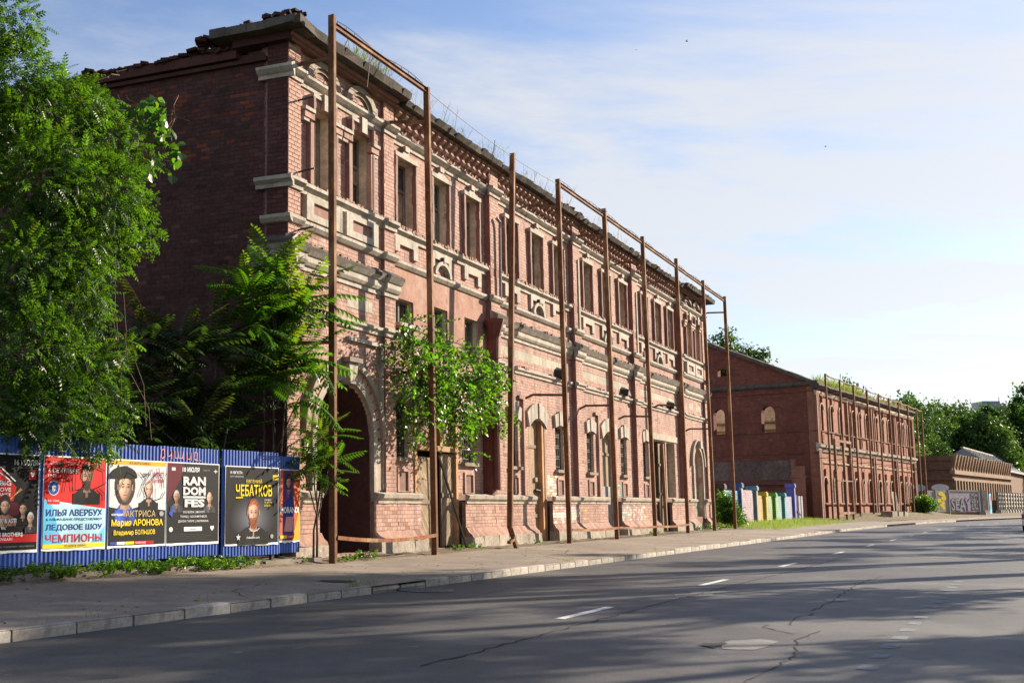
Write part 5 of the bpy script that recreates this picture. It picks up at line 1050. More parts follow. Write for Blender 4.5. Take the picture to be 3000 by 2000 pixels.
# ------------------------------------------------------------------ vegetation
def frames(dirs, rolls):
    d_ = dirs / np.linalg.norm(dirs, axis=1, keepdims=True); up = np.tile(np.array([0, 0, 1.0]), (len(d_), 1)); bad = np.abs(d_[:, 2]) > .97; up[bad] = (0, 1, 0)
    y = np.cross(up, d_); y /= np.linalg.norm(y, axis=1, keepdims=True); z = np.cross(d_, y); c, s_ = np.cos(rolls)[:, None], np.sin(rolls)[:, None]
    return np.stack([d_, y * c + z * s_, z * c - y * s_], 2)           # columns: along, side, normal
def scatter(base, pos, dirs, rolls, scale, col):
    V0, F0 = base; n, m = len(pos), len(V0); M = frames(dirs, rolls); V = np.einsum('nij,mj->nmi', M, V0) * scale[:, None, None] + pos[:, None, :]
    F = F0[None] + (np.arange(n) * m)[:, None, None]; return V.reshape(-1, 3), F.reshape(-1, F0.shape[1]), np.repeat(col, len(F0), 0)
def leaflet(L, w, fold=.25, bend=.12): return [(0, 0, 0), (L * .5, w / 2, fold * w * .5 - bend * L * .2), (L, 0, -bend * L), (L * .5, -w / 2, fold * w * .5 - bend * L * .2)]
def place(V, M, t): return [tuple(M @ Vector(p) + Vector(t)) for p in V]
def sprig(n_pairs, length, L, w, ang=60, curve=.25, stem=True):
    """pinnate leaf: leaflets in pairs along a drooping stalk"""
    V = []; F = []
    for i in range(n_pairs * 2 + 1):
        t = (i // 2 + 1) / (n_pairs + .6) if i < n_pairs * 2 else 1.0; x = length * t; z = -curve * length * t * t; s_ = 1 if i % 2 else -1; ll = L * (1 - .35 * abs(t - .45)) * (.75 if t > .9 else 1)
        a = R(ang) * s_ if i < n_pairs * 2 else 0
        M = Matrix.Rotation(a, 3, 'Z') @ Matrix.Rotation(R(16) + curve * t, 3, 'Y') @ Matrix.Rotation(s_ * R(14), 3, 'X'); o = len(V); V += place(leaflet(ll, w * (.8 + .4 * (ll / L - .6))), M, (x, 0, z)); F.append((o, o + 1, o + 2, o + 3))
    if stem:
        k = 4
        for i in range(k):
            a, e = i / k, (i + 1) / k; o = len(V); r = .004 + .012 * length * .3; V += [(length * a, -r, -curve * length * a * a), (length * a, r, -curve * length * a * a), (length * e, r, -curve * length * e * e), (length * e, -r, -curve * length * e * e)]; F.append((o, o + 1, o + 2, o + 3))
    return np.array(V), np.array(F)
def twig(n, length, L, w, droop=.35):
    """simple leaves hanging along a twig"""
    V = []; F = []
    for i in range(n):
        t = (i + .5) / n; s_ = 1 if i % 2 else -1; x = length * t; z = -droop * length * t * t; ll = L * random.uniform(.7, 1.15)
        M = Matrix.Rotation(s_ * R(random.uniform(25, 75)), 3, 'Z') @ Matrix.Rotation(R(random.uniform(15, 65)), 3, 'Y') @ Matrix.Rotation(R(random.uniform(-35, 35)), 3, 'X')
        pts = [(0, 0, 0), (ll * .18, w * .5 * ll / L, .0), (ll * .55, w * .48 * ll / L, -.02 * ll), (ll, 0, -.12 * ll), (ll * .55, -w * .48 * ll / L, -.02 * ll), (ll * .18, -w * .5 * ll / L, 0)]
        o = len(V); V += place(pts, M, (x, 0, z)); F += [(o, o + 1, o + 2, o + 3), (o, o + 3, o + 4, o + 5)]
    return np.array(V), np.array(F)
def clump(n, size):
    """a handful of leaf-sized faces turned every way, for trees far off"""
    V = []; F = []
    for i in range(n):
        M = Matrix.Rotation(random.uniform(0, 6.28), 3, 'Z') @ Matrix.Rotation(random.uniform(-1.2, 1.2), 3, 'Y') @ Matrix.Rotation(random.uniform(-.6, .6), 3, 'X'); t = Vector((random.gauss(0, 1), random.gauss(0, 1), random.gauss(0, .8))) * size * .9; o = len(V)
        V += place(leaflet(size * random.uniform(.7, 1.2), size * .55), M, t); F.append((o, o + 1, o + 2, o + 3))
    return np.array(V), np.array(F)
def blob_points(blobs, n, shell=.55, squash=1.0):
    """points in a union of balls, denser toward their skins"""
    w = np.array([b_[1] ** 2 for b_ in blobs]); idx = rng.choice(len(blobs), n, p=w / w.sum()); c = np.array([b_[0] for b_ in blobs])[idx]; r = np.array([b_[1] for b_ in blobs])[idx]
    d_ = rng.normal(size=(n, 3)); d_ /= np.linalg.norm(d_, axis=1, keepdims=True); rad = r * (shell + (1 - shell) * rng.random(n) ** .6) * rng.uniform(.7, 1.12, n); p = c + d_ * rad[:, None] * np.array([1, 1, squash]); return p, d_
def foliage(name, blobs, n, bases, m, parent=None, size=(.8, 1.25), out=.7, up=.25, shell=.55, hue=(1, 1, 1), var=.22, yellow=.08, squash=1.0):
    p, d_ = blob_points(blobs, n, shell, squash); dirs = d_ * out + rng.normal(size=(n, 3)) * .55 + np.array([0, 0, up]); lum = rng.normal(1, var, n).clip(.45, 1.6); col = np.outer(lum, np.array(hue)); yl = rng.random(n) < yellow; col[yl] *= np.array([1.7, 1.25, .8])
    VV = []; FF = []; CC = []; off = 0; k = len(bases); grp = rng.integers(0, k, n)
    for q in range(k):
        s_ = grp == q
        if not s_.any(): continue
        V, F, Cc = scatter(bases[q], p[s_], dirs[s_], rng.normal(0, .5, s_.sum()), rng.uniform(*size, s_.sum()), col[s_]); VV.append(V); FF.append(F + off); CC.append(Cc); off += len(V)
    return npmesh(name, np.concatenate(VV), np.concatenate(FF), m, parent, col=np.concatenate(CC))
def limbs(parent, paths, name='branch', m='bark'):
    for pts, r0, r1 in paths:
        b = MB(); n = len(pts); b.tube(pts, [r0 + (r1 - r0) * i / (n - 1) for i in range(n)], 7); b.build(name, m, parent, True)
def wiggle(a, e, n=6, amp=.15):
    a, e = Vector(a), Vector(e); L_ = (e - a).length; return [tuple(a.lerp(e, i / (n - 1)) + (Vector((random.gauss(0, 1), random.gauss(0, 1), random.gauss(0, .5))) * amp * L_ * .12 if 0 < i < n - 1 else Vector())) for i in range(n)]
def local(o, pts): inv = Vector(o.location); return [(tuple(Vector(p) - inv)) for p in pts]
# the big tree behind the fence
TREE = [((-5.94, 20, 10.59), .62), ((-5.83, 20, 9.32), .86), ((-5.36, 21, 9.15), .97), ((-4.74, 21.5, 9.33), .6), ((-4.27, 22, 8.79), .6), ((-5.26, 20, 7.54), 1.05), ((-4.32, 21, 7.56), .9), ((-3.82, 22, 7.28), .42), ((-4.96, 20.5, 6.23), 1.07), ((-4.19, 21.5, 6.6), .5), ((-5.44, 19.5, 5.62), .9), ((-4.56, 20, 5.09), .74),
        ((-5.02, 19, 4.19), .88), ((-4.34, 20, 3.96), .66), ((-3.89, 20, 3.28), .46), ((-4.69, 19, 3.13), .76), ((-3.92, 19.6, 2.64), .34), ((-5.16, 18.6, 2.92), .6), ((-3.63, 22, 8.5), .24), ((-3.58, 22.3, 7.0), .2), ((-3.79, 21, 4.54), .22), ((-6.6, 19.5, 8.3), 1.1), ((-6.8, 19, 6), 1.1), ((-6.6, 18.5, 4), 1.0), ((-6.9, 20, 10), .9)]
T = thing('leafy_tree', 'large bright green tree with small leaflets overhanging the blue fence', 'tree', (-5.3, 21.2, .2)); 
def rel(o, blobs): l = Vector(o.location); return [((b_[0][0] - l.x, b_[0][1] - l.y, b_[0][2] - l.z), b_[1]) for b_ in blobs]
TB = rel(T, TREE); SPR = [sprig(4, .24, .085, .040, 58, .2), sprig(5, .29, .080, .038, 62, .35), sprig(3, .18, .090, .042, 55, .1)]
foliage('crown', TB, 12000, SPR, 'leaf', T, (.6, 1.35), .8, -.05, .45, var=.36, yellow=.04)
limbs(T, [(wiggle((0, 0, -.2), (-.1, -.3, 3.0), 6), .17, .12), (wiggle((-.1, -.3, 2.9), (.3, -.4, 8.8), 8), .12, .03)], 'trunk')
limbs(T, [(wiggle((-.05, -.2, 2.0 + .35 * i), tuple(Vector(TB[i][0]) * .92 + Vector((0, 0, .1))), 6), .055, .012) for i in range(1, 21)])
# dry vines that trail from the wall top over the crown
VIN = thing('dry_vine', 'bare brown vine stems trailing from the side wall top over the green tree', 'vine', (-4.0, 23.5, 9.6)); b = MB()
for i in range(26):
    a = Vector((random.uniform(-2.4, 1.0), random.uniform(-.8, .6), random.uniform(.0, 1.3))); e = a + Vector((random.uniform(-.5, .9), random.uniform(-.9, -.1), random.uniform(-1.8, -.2))); b.tube(wiggle(a, e, 7, .5), random.uniform(.005, .011), 4, 0, (2.0, 1.7, 1.4))
b.build('stems', 'bark', VIN); foliage('leaves', [((.3, -.6, .2), .5), ((.5, -.5, -.6), .4), ((-.9, -.5, .5), .5)], 90, [twig(3, .25, .2, .19)], 'leafsun', VIN, (.7, 1.1), .4, -.3)
for i, (x, y, z, dx, dz) in enumerate(((-3.9, 21.2, 5.6, .5, -2.6), (-4.0, 20.8, 6.4, .2, -3.3), (-3.75, 20.6, 4.7, .55, -2.0))):
    b = MB(); b.tube([(0, 0, 0), (dx * .2, -.1, dz * .35), (dx * .9, -.12, dz * .7), (dx, -.05, dz)], .007, 5, 0, (1.8, 1.6, 1.3)); o = b.build('hanging_vine', 'bark', VIN); o.location = Vector((x, y, z)) - VIN.location
# dark thicket between fence and side wall
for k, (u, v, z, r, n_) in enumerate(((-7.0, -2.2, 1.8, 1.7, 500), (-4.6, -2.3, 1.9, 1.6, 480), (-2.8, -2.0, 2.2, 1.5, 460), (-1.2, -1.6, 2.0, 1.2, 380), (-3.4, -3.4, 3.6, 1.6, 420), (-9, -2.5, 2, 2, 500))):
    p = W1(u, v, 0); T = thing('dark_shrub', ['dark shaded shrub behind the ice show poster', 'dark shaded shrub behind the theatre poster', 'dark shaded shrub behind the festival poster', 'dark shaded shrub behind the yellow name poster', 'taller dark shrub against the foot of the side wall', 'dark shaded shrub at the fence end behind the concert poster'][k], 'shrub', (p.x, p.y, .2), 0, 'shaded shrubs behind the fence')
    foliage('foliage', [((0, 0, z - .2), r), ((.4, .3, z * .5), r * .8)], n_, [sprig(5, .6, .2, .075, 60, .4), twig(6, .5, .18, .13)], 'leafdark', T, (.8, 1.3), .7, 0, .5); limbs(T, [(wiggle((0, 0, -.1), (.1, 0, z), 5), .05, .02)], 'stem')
# trees of heaven: bare stems that end in rosettes of long fronds
FRO = [sprig(12, 1.15, .27, .088, 66, .28), sprig(13, 1.3, .27, .088, 68, .5), sprig(10, .95, .26, .088, 62, .12)]
def frond_tree(name, lab, base, stems, m='leafsun', scale=1.0, n=16, dark=1.0):
    T = thing(name, lab, 'tree', base)
    t0 = Vector(stems[0][0]) - Vector(base)
    for qi, (top, cnt) in enumerate(stems):
        t = Vector(top) - Vector(base); f = .0 if qi in (0, 3) else max(.35, min(.85, (t.z - 1.3) / t0.z)); st = (random.uniform(-.06, .06), random.uniform(-.06, .06), -.1) if f == 0 else tuple(t0 * f)
        limbs(T, [(wiggle(st, tuple(t), 6, .06), .032 if f == 0 else .02, .014)], 'stem'); k = cnt; az = np.arange(k) * 2.4 + rng.normal(0, .25, k); el = rng.uniform(-.25, 1.15, k) ; dirs = np.stack([np.cos(az) * np.cos(el), np.sin(az) * np.cos(el), np.sin(el)], 1)
        pos = np.array(t)[None] + rng.normal(0, .05, (k, 3)) + np.array([0, 0, 1])[None] * ((el - .5) * .32)[:, None]; g_ = rng.integers(0, 3, k); lum = rng.normal(1, .18, k).clip(.6, 1.5) * dark; col = np.outer(lum, (1, 1, 1)); hi = el > .85; col[hi] *= np.array([1.8, 1.2, .7])
        VV = []; FF = []; CC = []; off = 0
        for q in range(3):
            s_ = g_ == q
            if not s_.any(): continue
            V, F, c_ = scatter(FRO[q], pos[s_], dirs[s_], rng.normal(0, .25, s_.sum()), rng.uniform(.75, 1.1, s_.sum()) * scale, col[s_]); VV.append(V); FF.append(F + off); CC.append(c_); off += len(V)
        npmesh('fronds', np.concatenate(VV), np.concatenate(FF), m, T, col=np.concatenate(CC))
    return T
def wp(u, v, z): p = W1(u, v, z); return (p.x, p.y, p.z)
frond_tree('tree_of_heaven', 'feathery tree of heaven with long fronds and bare stems at the building corner', wp(-.55, .05, .2), [(wp(-.55, 0, 6.3), 26), (wp(.0, .15, 5.7), 26), (wp(-1.15, -.1, 5.6), 26), (wp(-.4, .3, 4.9), 22), (wp(.25, .3, 6.2), 22), (wp(-.9, .1, 6.9), 18), (wp(.3, .35, 5.0), 18), (wp(-.9, .2, 4.4), 18), (wp(-1.6, 0, 6.2), 18), (wp(.0, .35, 4.0), 12)])
frond_tree('tree_of_heaven', 'shaded tree of heaven left of the corner one, in front of the dark side wall', wp(-2.2, -.7, .2), [(wp(-1.9, -.6, 5.2), 24), (wp(-2.9, -.8, 4.8), 24), (wp(-2.2, -.9, 3.8), 22), (wp(-1.4, -.5, 4.2), 22), (wp(-3.5, -.9, 3.8), 22), (wp(-1.3, -.9, 3.0), 18), (wp(-2.7, -.6, 2.9), 18), (wp(-3.9, -1.0, 5.0), 20), (wp(-4.6, -.9, 3.6), 18)], m='leafdark', dark=.8)  # fronds get a darker leaf colour, the wall's shade put into the tint
frond_tree('tree_of_heaven', 'young tree of heaven in front of the arched entry behind the first post', wp(.25, .62, .25), [(wp(.55, .62, 3.0), 18), (wp(.1, .6, 2.7), 16), (wp(.9, .6, 2.5), 15), (wp(.45, .55, 2.1), 12), (wp(-.2, .6, 2.3), 12)], scale=.7)
# mulberry growing out of the wall over the plank gate
MUL = [(5.01, .65, 5.54, .5), (6.69, .65, 5.54, .72), (8.79, .65, 5.56, .75), (10.59, .65, 5.5, .45), (6.02, .65, 4.51, .6), (8.03, .65, 4.58, .72), (10.02, .65, 4.7, .55), (5.17, .65, 3.7, .36), (7.76, .65, 3.7, .3), (4.83, .65, 6.36, .26), (6.28, .65, 6.37, .3), (8.81, .65, 3.05, .18), (11.34, .65, 4.08, .28), (11.92, .65, 4.5, .18), (4.59, .65, 4.66, .3), (9.3, .7, 4.0, .25)]
T = thing('mulberry', 'bushy green mulberry with heart shaped leaves growing from the wall over the plank gate', 'tree', wp(6.65, -.12, .3)); MB_ = [((Vector(wp(u, .75, z)) - T.location)[:], r) for u, v, z, r in MUL]
foliage('crown', MB_, 1250, [twig(7, .40, .105, .085), twig(6, .34, .11, .09, .5), twig(8, .5, .10, .08, .7)], 'leafsun', T, (.6, 1.25), .75, -.05, .25, var=.35, yellow=.07)
limbs(T, [(wiggle((0, 0, 4.0), (.25, -.45, 4.8), 4), .06, .04)], 'trunk'); limbs(T, [(wiggle((.2, -.4, 4.6), tuple(Vector(p) * .98), 7), .028, .007) for p, r in MB_])
# weeds and tufts
def weeds(name, spots, base, m, kind_label=None):
    pos = []; dirs = []; 
    for (x, y, z, r, n) in spots:
        a = rng.uniform(0, 6.28, n); rr = r * np.sqrt(rng.random(n)); pos.append(np.stack([x + rr * np.cos(a), y + rr * np.sin(a), z + rng.uniform(0, r * .6, n)], 1)); dirs.append(np.stack([np.cos(a) * .6, np.sin(a) * .6, rng.uniform(.2, 1.2, n)], 1))
    pos = np.concatenate(pos); dirs = np.concatenate(dirs); n = len(pos); lum = rng.normal(1, .25, n).clip(.5, 1.7); V, F, c_ = scatter(base, pos, dirs, rng.normal(0, .6, n), rng.uniform(.6, 1.3, n), np.outer(lum, (1.1, 1, .9))); o = npmesh(name, V, F, m, col=c_); o['kind'] = 'stuff'; return o
sp = []
for k in range(60):
    u = random.choice((random.uniform(-9.5, -6), random.uniform(-6, -2.3), random.uniform(-5.8, -3.6))); v = random.uniform(.42, .86); p = W1(u, v); sp.append((p.x, p.y, gz(u, v), random.uniform(.07, .2), random.randrange(14, 40)))
for u, v, r, n in ((-.5, .75, .1, 20), (1.6, .75, .13, 35), (2.4, .8, .2, 50), (1.0, .9, .1, 16), (8.3, .5, .12, 20), (9.5, .5, .14, 26), (14.5, .55, .08, 12), (28.6, .6, .12, 20), (37.9, .6, .3, 60), (40.5, .6, .3, 70), (29.5, .45, .15, 24), (17.8, .5, .1, 14)): p = W1(u, v); sp.append((p.x, p.y, gz(u, v), r, n))
weeds('weeds', sp, twig(5, .13, .055, .035, .2), 'leafsun')
BLA = (np.array([(0, -.006, 0), (0, .006, 0), (.16, .005, 0), (.16, -.005, 0), (.30, .001, -.03), (.30, -.001, -.03)]), np.array([(0, 1, 2, 3), (3, 2, 4, 5)]))
def blades(name, pts, hgt, m, lean=.35, colv=(1, 1, 1), base=None):
    pos = np.array(pts); n = len(pos); d_ = rng.normal(0, lean, (n, 3)); d_[:, 2] = 1; lum = rng.normal(1, .25, n).clip(.4, 1.7); V, F, c_ = scatter(base or BLA, pos, d_, rng.uniform(-3, 3, n), rng.uniform(hgt[0], hgt[1], n) / .3, np.outer(lum, colv)); o = npmesh(name, V, F, m, col=c_); o['kind'] = 'stuff'; return o
pts = []
for s_, cnt in ((-4, 60), (17, 40), (16.4, 40), (9.3, 10), (10.2, 14), (12.2, 10), (26.5, 20), (34, 20)):
    for q in range(cnt): p = RP(s_ + random.gauss(0, .12), -9.9 + random.gauss(0, .03)); pts.append((p.x, p.y, .12))
for q in range(260): u = random.uniform(-9, 43); v = random.uniform(.3, .8); p = W1(u, v); pts.append((p.x, p.y, gz(u, v)))
blades('grass_tufts', pts, (.06, .2), 'grass')
# grass and thin dry stalks on the roof edge
pts = []; 
for q in range(640):
    u = random.choice((random.uniform(1.5, 42), random.gauss(3.2, .5), random.gauss(4.2, .4), random.uniform(5, 20))); pts.append(W1(u, random.uniform(-.5, .2), 13.08)[:])
STK = (np.array([(0, -.003, 0), (0, .003, 0), (.15, .002, .01), (.15, -.002, .01), (.3, .0006, .0), (.3, -.0006, .0), (.16, 0, .01), (.165, .004, .01), (.24, .035, .03), (.21, 0, .0), (.215, .004, 0), (.28, -.03, .02)]), np.array([(0, 1, 2), (0, 2, 3), (3, 2, 4), (3, 4, 5), (6, 7, 8), (9, 10, 11)]))
blades('dry_roof_stalks', pts, (.25, .95), 'drygrass', .45, (.8, .8, .75), STK)
pts = [W1(random.choice((random.gauss(3.0, .35), random.gauss(4.2, .35))), random.uniform(-.3, .3), 13.1)[:] for q in range(220)]; blades('green_roof_grass', pts, (.3, .75), 'grass', .35)
# ------------------------------------------------------------------ second brick building, farther down the street
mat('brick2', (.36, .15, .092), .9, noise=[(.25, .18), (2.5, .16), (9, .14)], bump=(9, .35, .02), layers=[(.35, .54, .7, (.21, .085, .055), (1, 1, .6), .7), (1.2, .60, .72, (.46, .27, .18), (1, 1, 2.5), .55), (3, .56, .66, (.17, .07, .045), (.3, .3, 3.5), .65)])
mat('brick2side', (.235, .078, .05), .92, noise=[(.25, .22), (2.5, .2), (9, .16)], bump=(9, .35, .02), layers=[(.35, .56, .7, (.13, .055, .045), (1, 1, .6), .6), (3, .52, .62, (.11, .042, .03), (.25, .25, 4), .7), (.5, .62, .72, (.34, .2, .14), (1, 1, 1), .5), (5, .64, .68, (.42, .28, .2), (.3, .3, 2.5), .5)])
mat('trim2', (.55, .44, .35), .9, noise=[(1, .25), (8, .2)], layers=[(1.5, .55, .66, (.3, .15, .11), (1, 1, .5), .8)])
mat('oldplaster', (.19, .13, .10), .95, noise=[(.5, .3), (4, .25)], layers=[(.8, .52, .64, (.17, .09, .07), (1, 1, 1), .8)])
C2 = Vector((43.385, 97.463, 0)); RZ2 = math.atan2(.77739, .62901); L2 = 39.0
B2 = thing('brick_building', 'roofless red brick building with arched windows farther down the street, past the painted wall', 'building', C2, RZ2)
M2 = Matrix(((-.094, .9956, 0, 0), (-.9956, -.094, 0, 0), (0, 0, 1, 0), (0, 0, 0, 1)))
P2 = [(0, .75), (10.15, 11.1), (19.3, 20.3), (29.2, 30.2), (38.2, L2)]
CEN = [(2.0, 5.2, 8.2), (12.7, 15.3, 17.9), (22.0, 24.7, 27.3), (31.6, 34.1, 36.7)]
hs = []; low = []; upp = []
for bay in CEN:
    for k, c in enumerate(bay):
        upp.append(Hole(c - .55, c + .55, 8.15 if not (bay is CEN[1] and k == 0) else 7.0, 10.55, .5)); lw = .42 if k == 1 else .68
        low.append(Hole(c - lw, c + lw, 1.75 if k == 1 else (.3 if (k == 0 or bay is CEN[1]) else .6), 4.0, lw * .9))
b = MB(); wall(0, L2, -.2, 12.0, .15, .75, upp + low, b); b.build('wall', ['brick2', 'brick2side', 'brick2side'], B2)  # reveals and back in darker brick, so openings carry painted shade
for a, e in P2:
    for x0, x1 in ((a, a + .28), (e - .28, e)):
        b = MB(); b.box(x0, x1, -.04, .2, -.2, 11.4); b.build('pilaster', 'brick2', B2)
    b = MB(); b.box(a + .26, e - .26, .02, .2, 0, 11.4); b.build('pilaster_core', 'brick2', B2)
    b = MB(); b.box(a + .02, a + .1, -.055, -.03, .5, 6.4); b.box(e - .1, e - .02, -.055, -.03, .5, 6.4); b.box(a + .02, a + .1, -.055, -.03, 8.3, 11.0); b.build('pilaster_edge', 'trim2', B2)
for nm, pr in (('ledge', [(.15, 1.55), (-.02, 1.58), (-.05, 1.7), (.15, 1.74)]), ('string_course', [(.15, 5.22), (.04, 5.24), (.0, 5.36), (.15, 5.4)]), ('sill_band', [(.15, 8.0), (.02, 8.02), (-.04, 8.12), (.15, 8.16)])):
    for (a, e), (a2, e2) in zip(P2[:-1], P2[1:]): b = MB(); b.strip(pr, e - .3, a2 + .3, 0, (1, 1, 1), 8, .01); b.build(nm, 'brick2' if nm == 'ledge' else 'trim2', B2)
b = MB(); b.strip([(.15, 6.2), (.02, 6.24), (-.05, 6.4), (-.05, 6.55), (-.2, 6.62), (-.25, 6.82), (.15, 7.0)], -.2, L2 + .2, 0, (1, 1, 1), 40, .015, [0, 0, 0, 0, 0, 1, 1]); b.build('cornice', ['trim2', 'slab'], B2)
b = MB(); x = .9
while x < L2 - .8: b.box(x, x + .12, -.1, .1, 6.42, 6.58); x += .3
tag(b.build('dentils', 'slab', B2), kind='stuff')
b = MB(); b.strip([(.15, 11.2), (.0, 11.25), (-.1, 11.45), (-.1, 11.6), (.15, 11.65)], -.1, L2 + .1, 0, (1, 1, 1), 30, .015); b.build('frieze_band', 'trim2', B2)
b = MB(); b.strip([(.2, 11.75), (-.15, 11.8), (-.38, 12.0), (-.38, 12.18), (.6, 12.3)], -.3, L2 + .3, 0, (1, 1, 1), 40, .03); b.build('eave', 'slab', B2)
for h in upp + low:
    c = (h.x0 + h.x1) / 2; w = (h.x1 - h.x0) / 2; b = MB(); zs = h.z1 - h.rise; b.ring(c, zs, w + .0, w + .13, .05, .17, n=12, sz=h.rise / w); b.box(h.x0 - .12, h.x0 - .005, .05, .17, max(h.z0, 1.75), zs); b.build('opening_trim', 'trim2', B2)
    b = MB(); b.box(c - .07, c + .09, .0, .17, h.z1 + .1, h.z1 + .75); b.build('pinnacle', 'brick2', B2)
    if h in upp and h.z0 > 8: b = MB(); b.box(c - .38, c + .38, .04, .17, 7.1, 7.95); b.build('apron', 'brick2', B2); b = MB(); b.box(c - .2, c + .2, .03, .041, 7.25, 7.8); b.build('apron_inset', 'brick2side', B2)
for h in upp:
    c = (h.x0 + h.x1) / 2; b = MB(); b.box(c - .04, c + .04, .55, .62, h.z0, h.z1 - .05); b.box(h.x0, h.x1, .55, .615, h.z0 + 1.2, h.z0 + 1.28); b.build('window_frame', 'greywood', B2)
mat('boardwhite', (.5, .49, .46), .8, noise=[(1, .3)], layers=[(1.2, .5, .6, (.12, .18, .34), (1, 1, .6), .8), (2, .6, .7, (.1, .1, .11), (1, 1, .5), .8)])
for k, h in enumerate(low):
    if k in (0, 6, 9): b = MB(); b.box(h.x0, h.x1, .35, .45, -.1, 2.6); b.build('brick_infill', 'brick2', B2)
    elif k in (1, 2, 4, 5, 7): b = MB(); b.box(h.x0, h.x1, .42, .46, .2, 3.0 if k != 2 else 4.0); b.build('boarding', 'boardwhite', B2)
    elif k in (3, 10): b = MB(); b.box(h.x0, h.x1, .5, .55, .2, 4.0); b.build('boarding', 'greywood', B2)
b = MB(); b.add([(27.2 - .7, -.1, .7), (27.2 + .3, -.5, .5), (27.2 + .5, -.1, 2.9), (27.2 - .5, .1, 3.0), (27.2 - .7, -.02, .7), (27.2 + .3, -.42, .5), (27.2 + .5, -.02, 2.9), (27.2 - .5, .18, 3.0)], [(0, 1, 2, 3), (7, 6, 5, 4), (0, 4, 5, 1), (1, 5, 6, 2), (2, 6, 7, 3), (3, 7, 4, 0)]); b.build('leaning_slab', 'trim2', B2)
# gabled side wall, inner walls
side_h = [Hole(-4.95, -3.7, 8.05, 10.45, .6), Hole(-9.5, -8.4, 8.0, 10.45, .55), Hole(-8.9, -7.95, 13.5, 14.2)]
b = MB(); wall(-20, 0, -.2, 12.1, .0, .6, side_h[:2], b); zr = lambda x: 12.25 + (16.8 - 12.25) * (1 - abs(x + 10) / 10)
h = side_h[2]; xs = [-20, -15, -10, -8.9, -7.95, -6, -4, -2, 0]
for a, e in zip(xs[:-1], xs[1:]):
    for y, m_ in ((0, 0), (.6, 2)):
        if (a, e) == (-8.9, -7.95): b.quad((a, y, 12.1), (e, y, 12.1), (e, y, 13.5), (a, y, 13.5), m_); b.quad((a, y, 14.2), (e, y, 14.2), (e, y, zr(e)), (a, y, zr(a)), m_)
        else: b.quad((a, y, 12.1), (e, y, 12.1), (e, y, zr(e)), (a, y, zr(a)), m_)
    b.quad((a, 0, zr(a)), (e, 0, zr(e)), (e, .6, zr(e)), (a, .6, zr(a)), 0)
for q in (((-7.95, 0, 13.5), (-7.95, .6, 13.5), (-7.95, .6, 14.2), (-7.95, 0, 14.2)), ((-8.9, .6, 13.5), (-8.9, 0, 13.5), (-8.9, 0, 14.2), (-8.9, .6, 14.2)), ((-8.9, 0, 13.5), (-7.95, 0, 13.5), (-7.95, .6, 13.5), (-8.9, .6, 13.5))): b.quad(*q, 1)
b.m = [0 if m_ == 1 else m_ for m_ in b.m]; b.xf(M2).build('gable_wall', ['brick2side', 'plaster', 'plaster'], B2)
for (x0, x1, sg) in ((-10, .3, 1), (-20.3, -10, -1)):
    n_ = 20; b = MB()
    for i in range(n_):
        a = x0 + (x1 - x0) * i / n_; e = x0 + (x1 - x0) * (i + 1) / n_; za, ze = zr(a) + .0, zr(e) + .0; t = random.uniform(-.02, .04)
        b.add([(a, -.3, za - .15), (e, -.3, ze - .15), (e, .7, ze - .15), (a, .7, za - .15), (a, -.3, za + .18 + t), (e, -.3, ze + .18 + t), (e, .7, ze + .18 + t), (a, .7, za + .18 + t)], [(3, 2, 1, 0), (4, 5, 6, 7), (0, 1, 5, 4), (1, 2, 6, 5), (2, 3, 7, 6), (3, 0, 4, 7)], 0, jit3((1.3, 1.2, 1.1), .2))
    b.xf(M2).build('gable_coping', 'slab', B2)
b = MB(); b.strip([(0, 12.0), (-.15, 12.05), (-.28, 12.2), (-.28, 12.32), (0, 12.5)], -20, .25, 0, (1.3, 1.2, 1.15), 20, .02); b.xf(M2).build('gable_cornice', 'slab', B2)
b = MB(); b.strip([(0, 11.5), (-.08, 11.55), (-.08, 11.7), (0, 11.75)], -20, .05); b.box(-20, .02, -.06, 0, 8.0, 8.1); b.box(-20, 0, -.05, .0, 6.05, 6.15); b.xf(M2).build('gable_string', 'brick2side', B2)
b = MB(); b.box(-13, -2.2, -.05, .02, 3.7, 5.5, 0); b.xf(M2).build('plaster_remains', 'oldplaster', B2)
b = MB(); b.box(-13, -1.8, -2.2, -.06, -.2, 3.3); b.strip([(-2.4, 3.3), (-2.4, 3.42), (-.05, 3.8), (-.05, 3.3)], -13.2, -1.6); b.xf(M2).build('annex', 'brick2side', B2)
for x in (-11.4, -7.4): b = MB(); b.box(x - .9, x + .9, -2.26, -2.19, 1.7, 2.9); b.xf(M2).build('annex_window', 'boardwhite', B2)
b = MB(); b.box(-1.7, -.75, -2.0, -1.4, -.2, 4.9); b.box(-1.7, -1.5, -2.0, -1.4, 4.9, 5.5); b.box(-1.8, -.7, -2.06, -1.34, 3.9, 4.05); b.xf(M2).build('broken_pier', 'brick2', B2)
b = MB(); b.box(.8, L2 - .8, 2.0, 2.3, 0, 11.5); b.build('inner_wall', 'brick2side', B2); b = MB(); b.box(.8, L2 - .8, .75, 2.3, 11.4, 11.7); b.box(.8, L2 - .8, .75, 2.0, 6.3, 6.5); b.build('shade_slab', 'concrete', B2); b = MB(); b.box(9.0, 9.4, 2.5, 14, 0, 11.8); b.build('inner_cross_wall', 'plaster', B2); b = MB(); b.box(8.6, 9.0, 2.5, 14, 9.55, 9.7); b.box(8.7, 9.0, 2.5, 14, 8.8, 8.9); b.build('inner_beam', 'greywood', B2); b = MB(); V = []; n_ = 40  # slabs added, and inner wall set close, to keep light out of the openings
for i in range(n_): x0 = 3 + i * .45; b.box(x0, x0 + .45, 5, 5.4, 11, 13.0 + random.uniform(-.2, .25) + (.3 if 8 < i < 16 else 0))
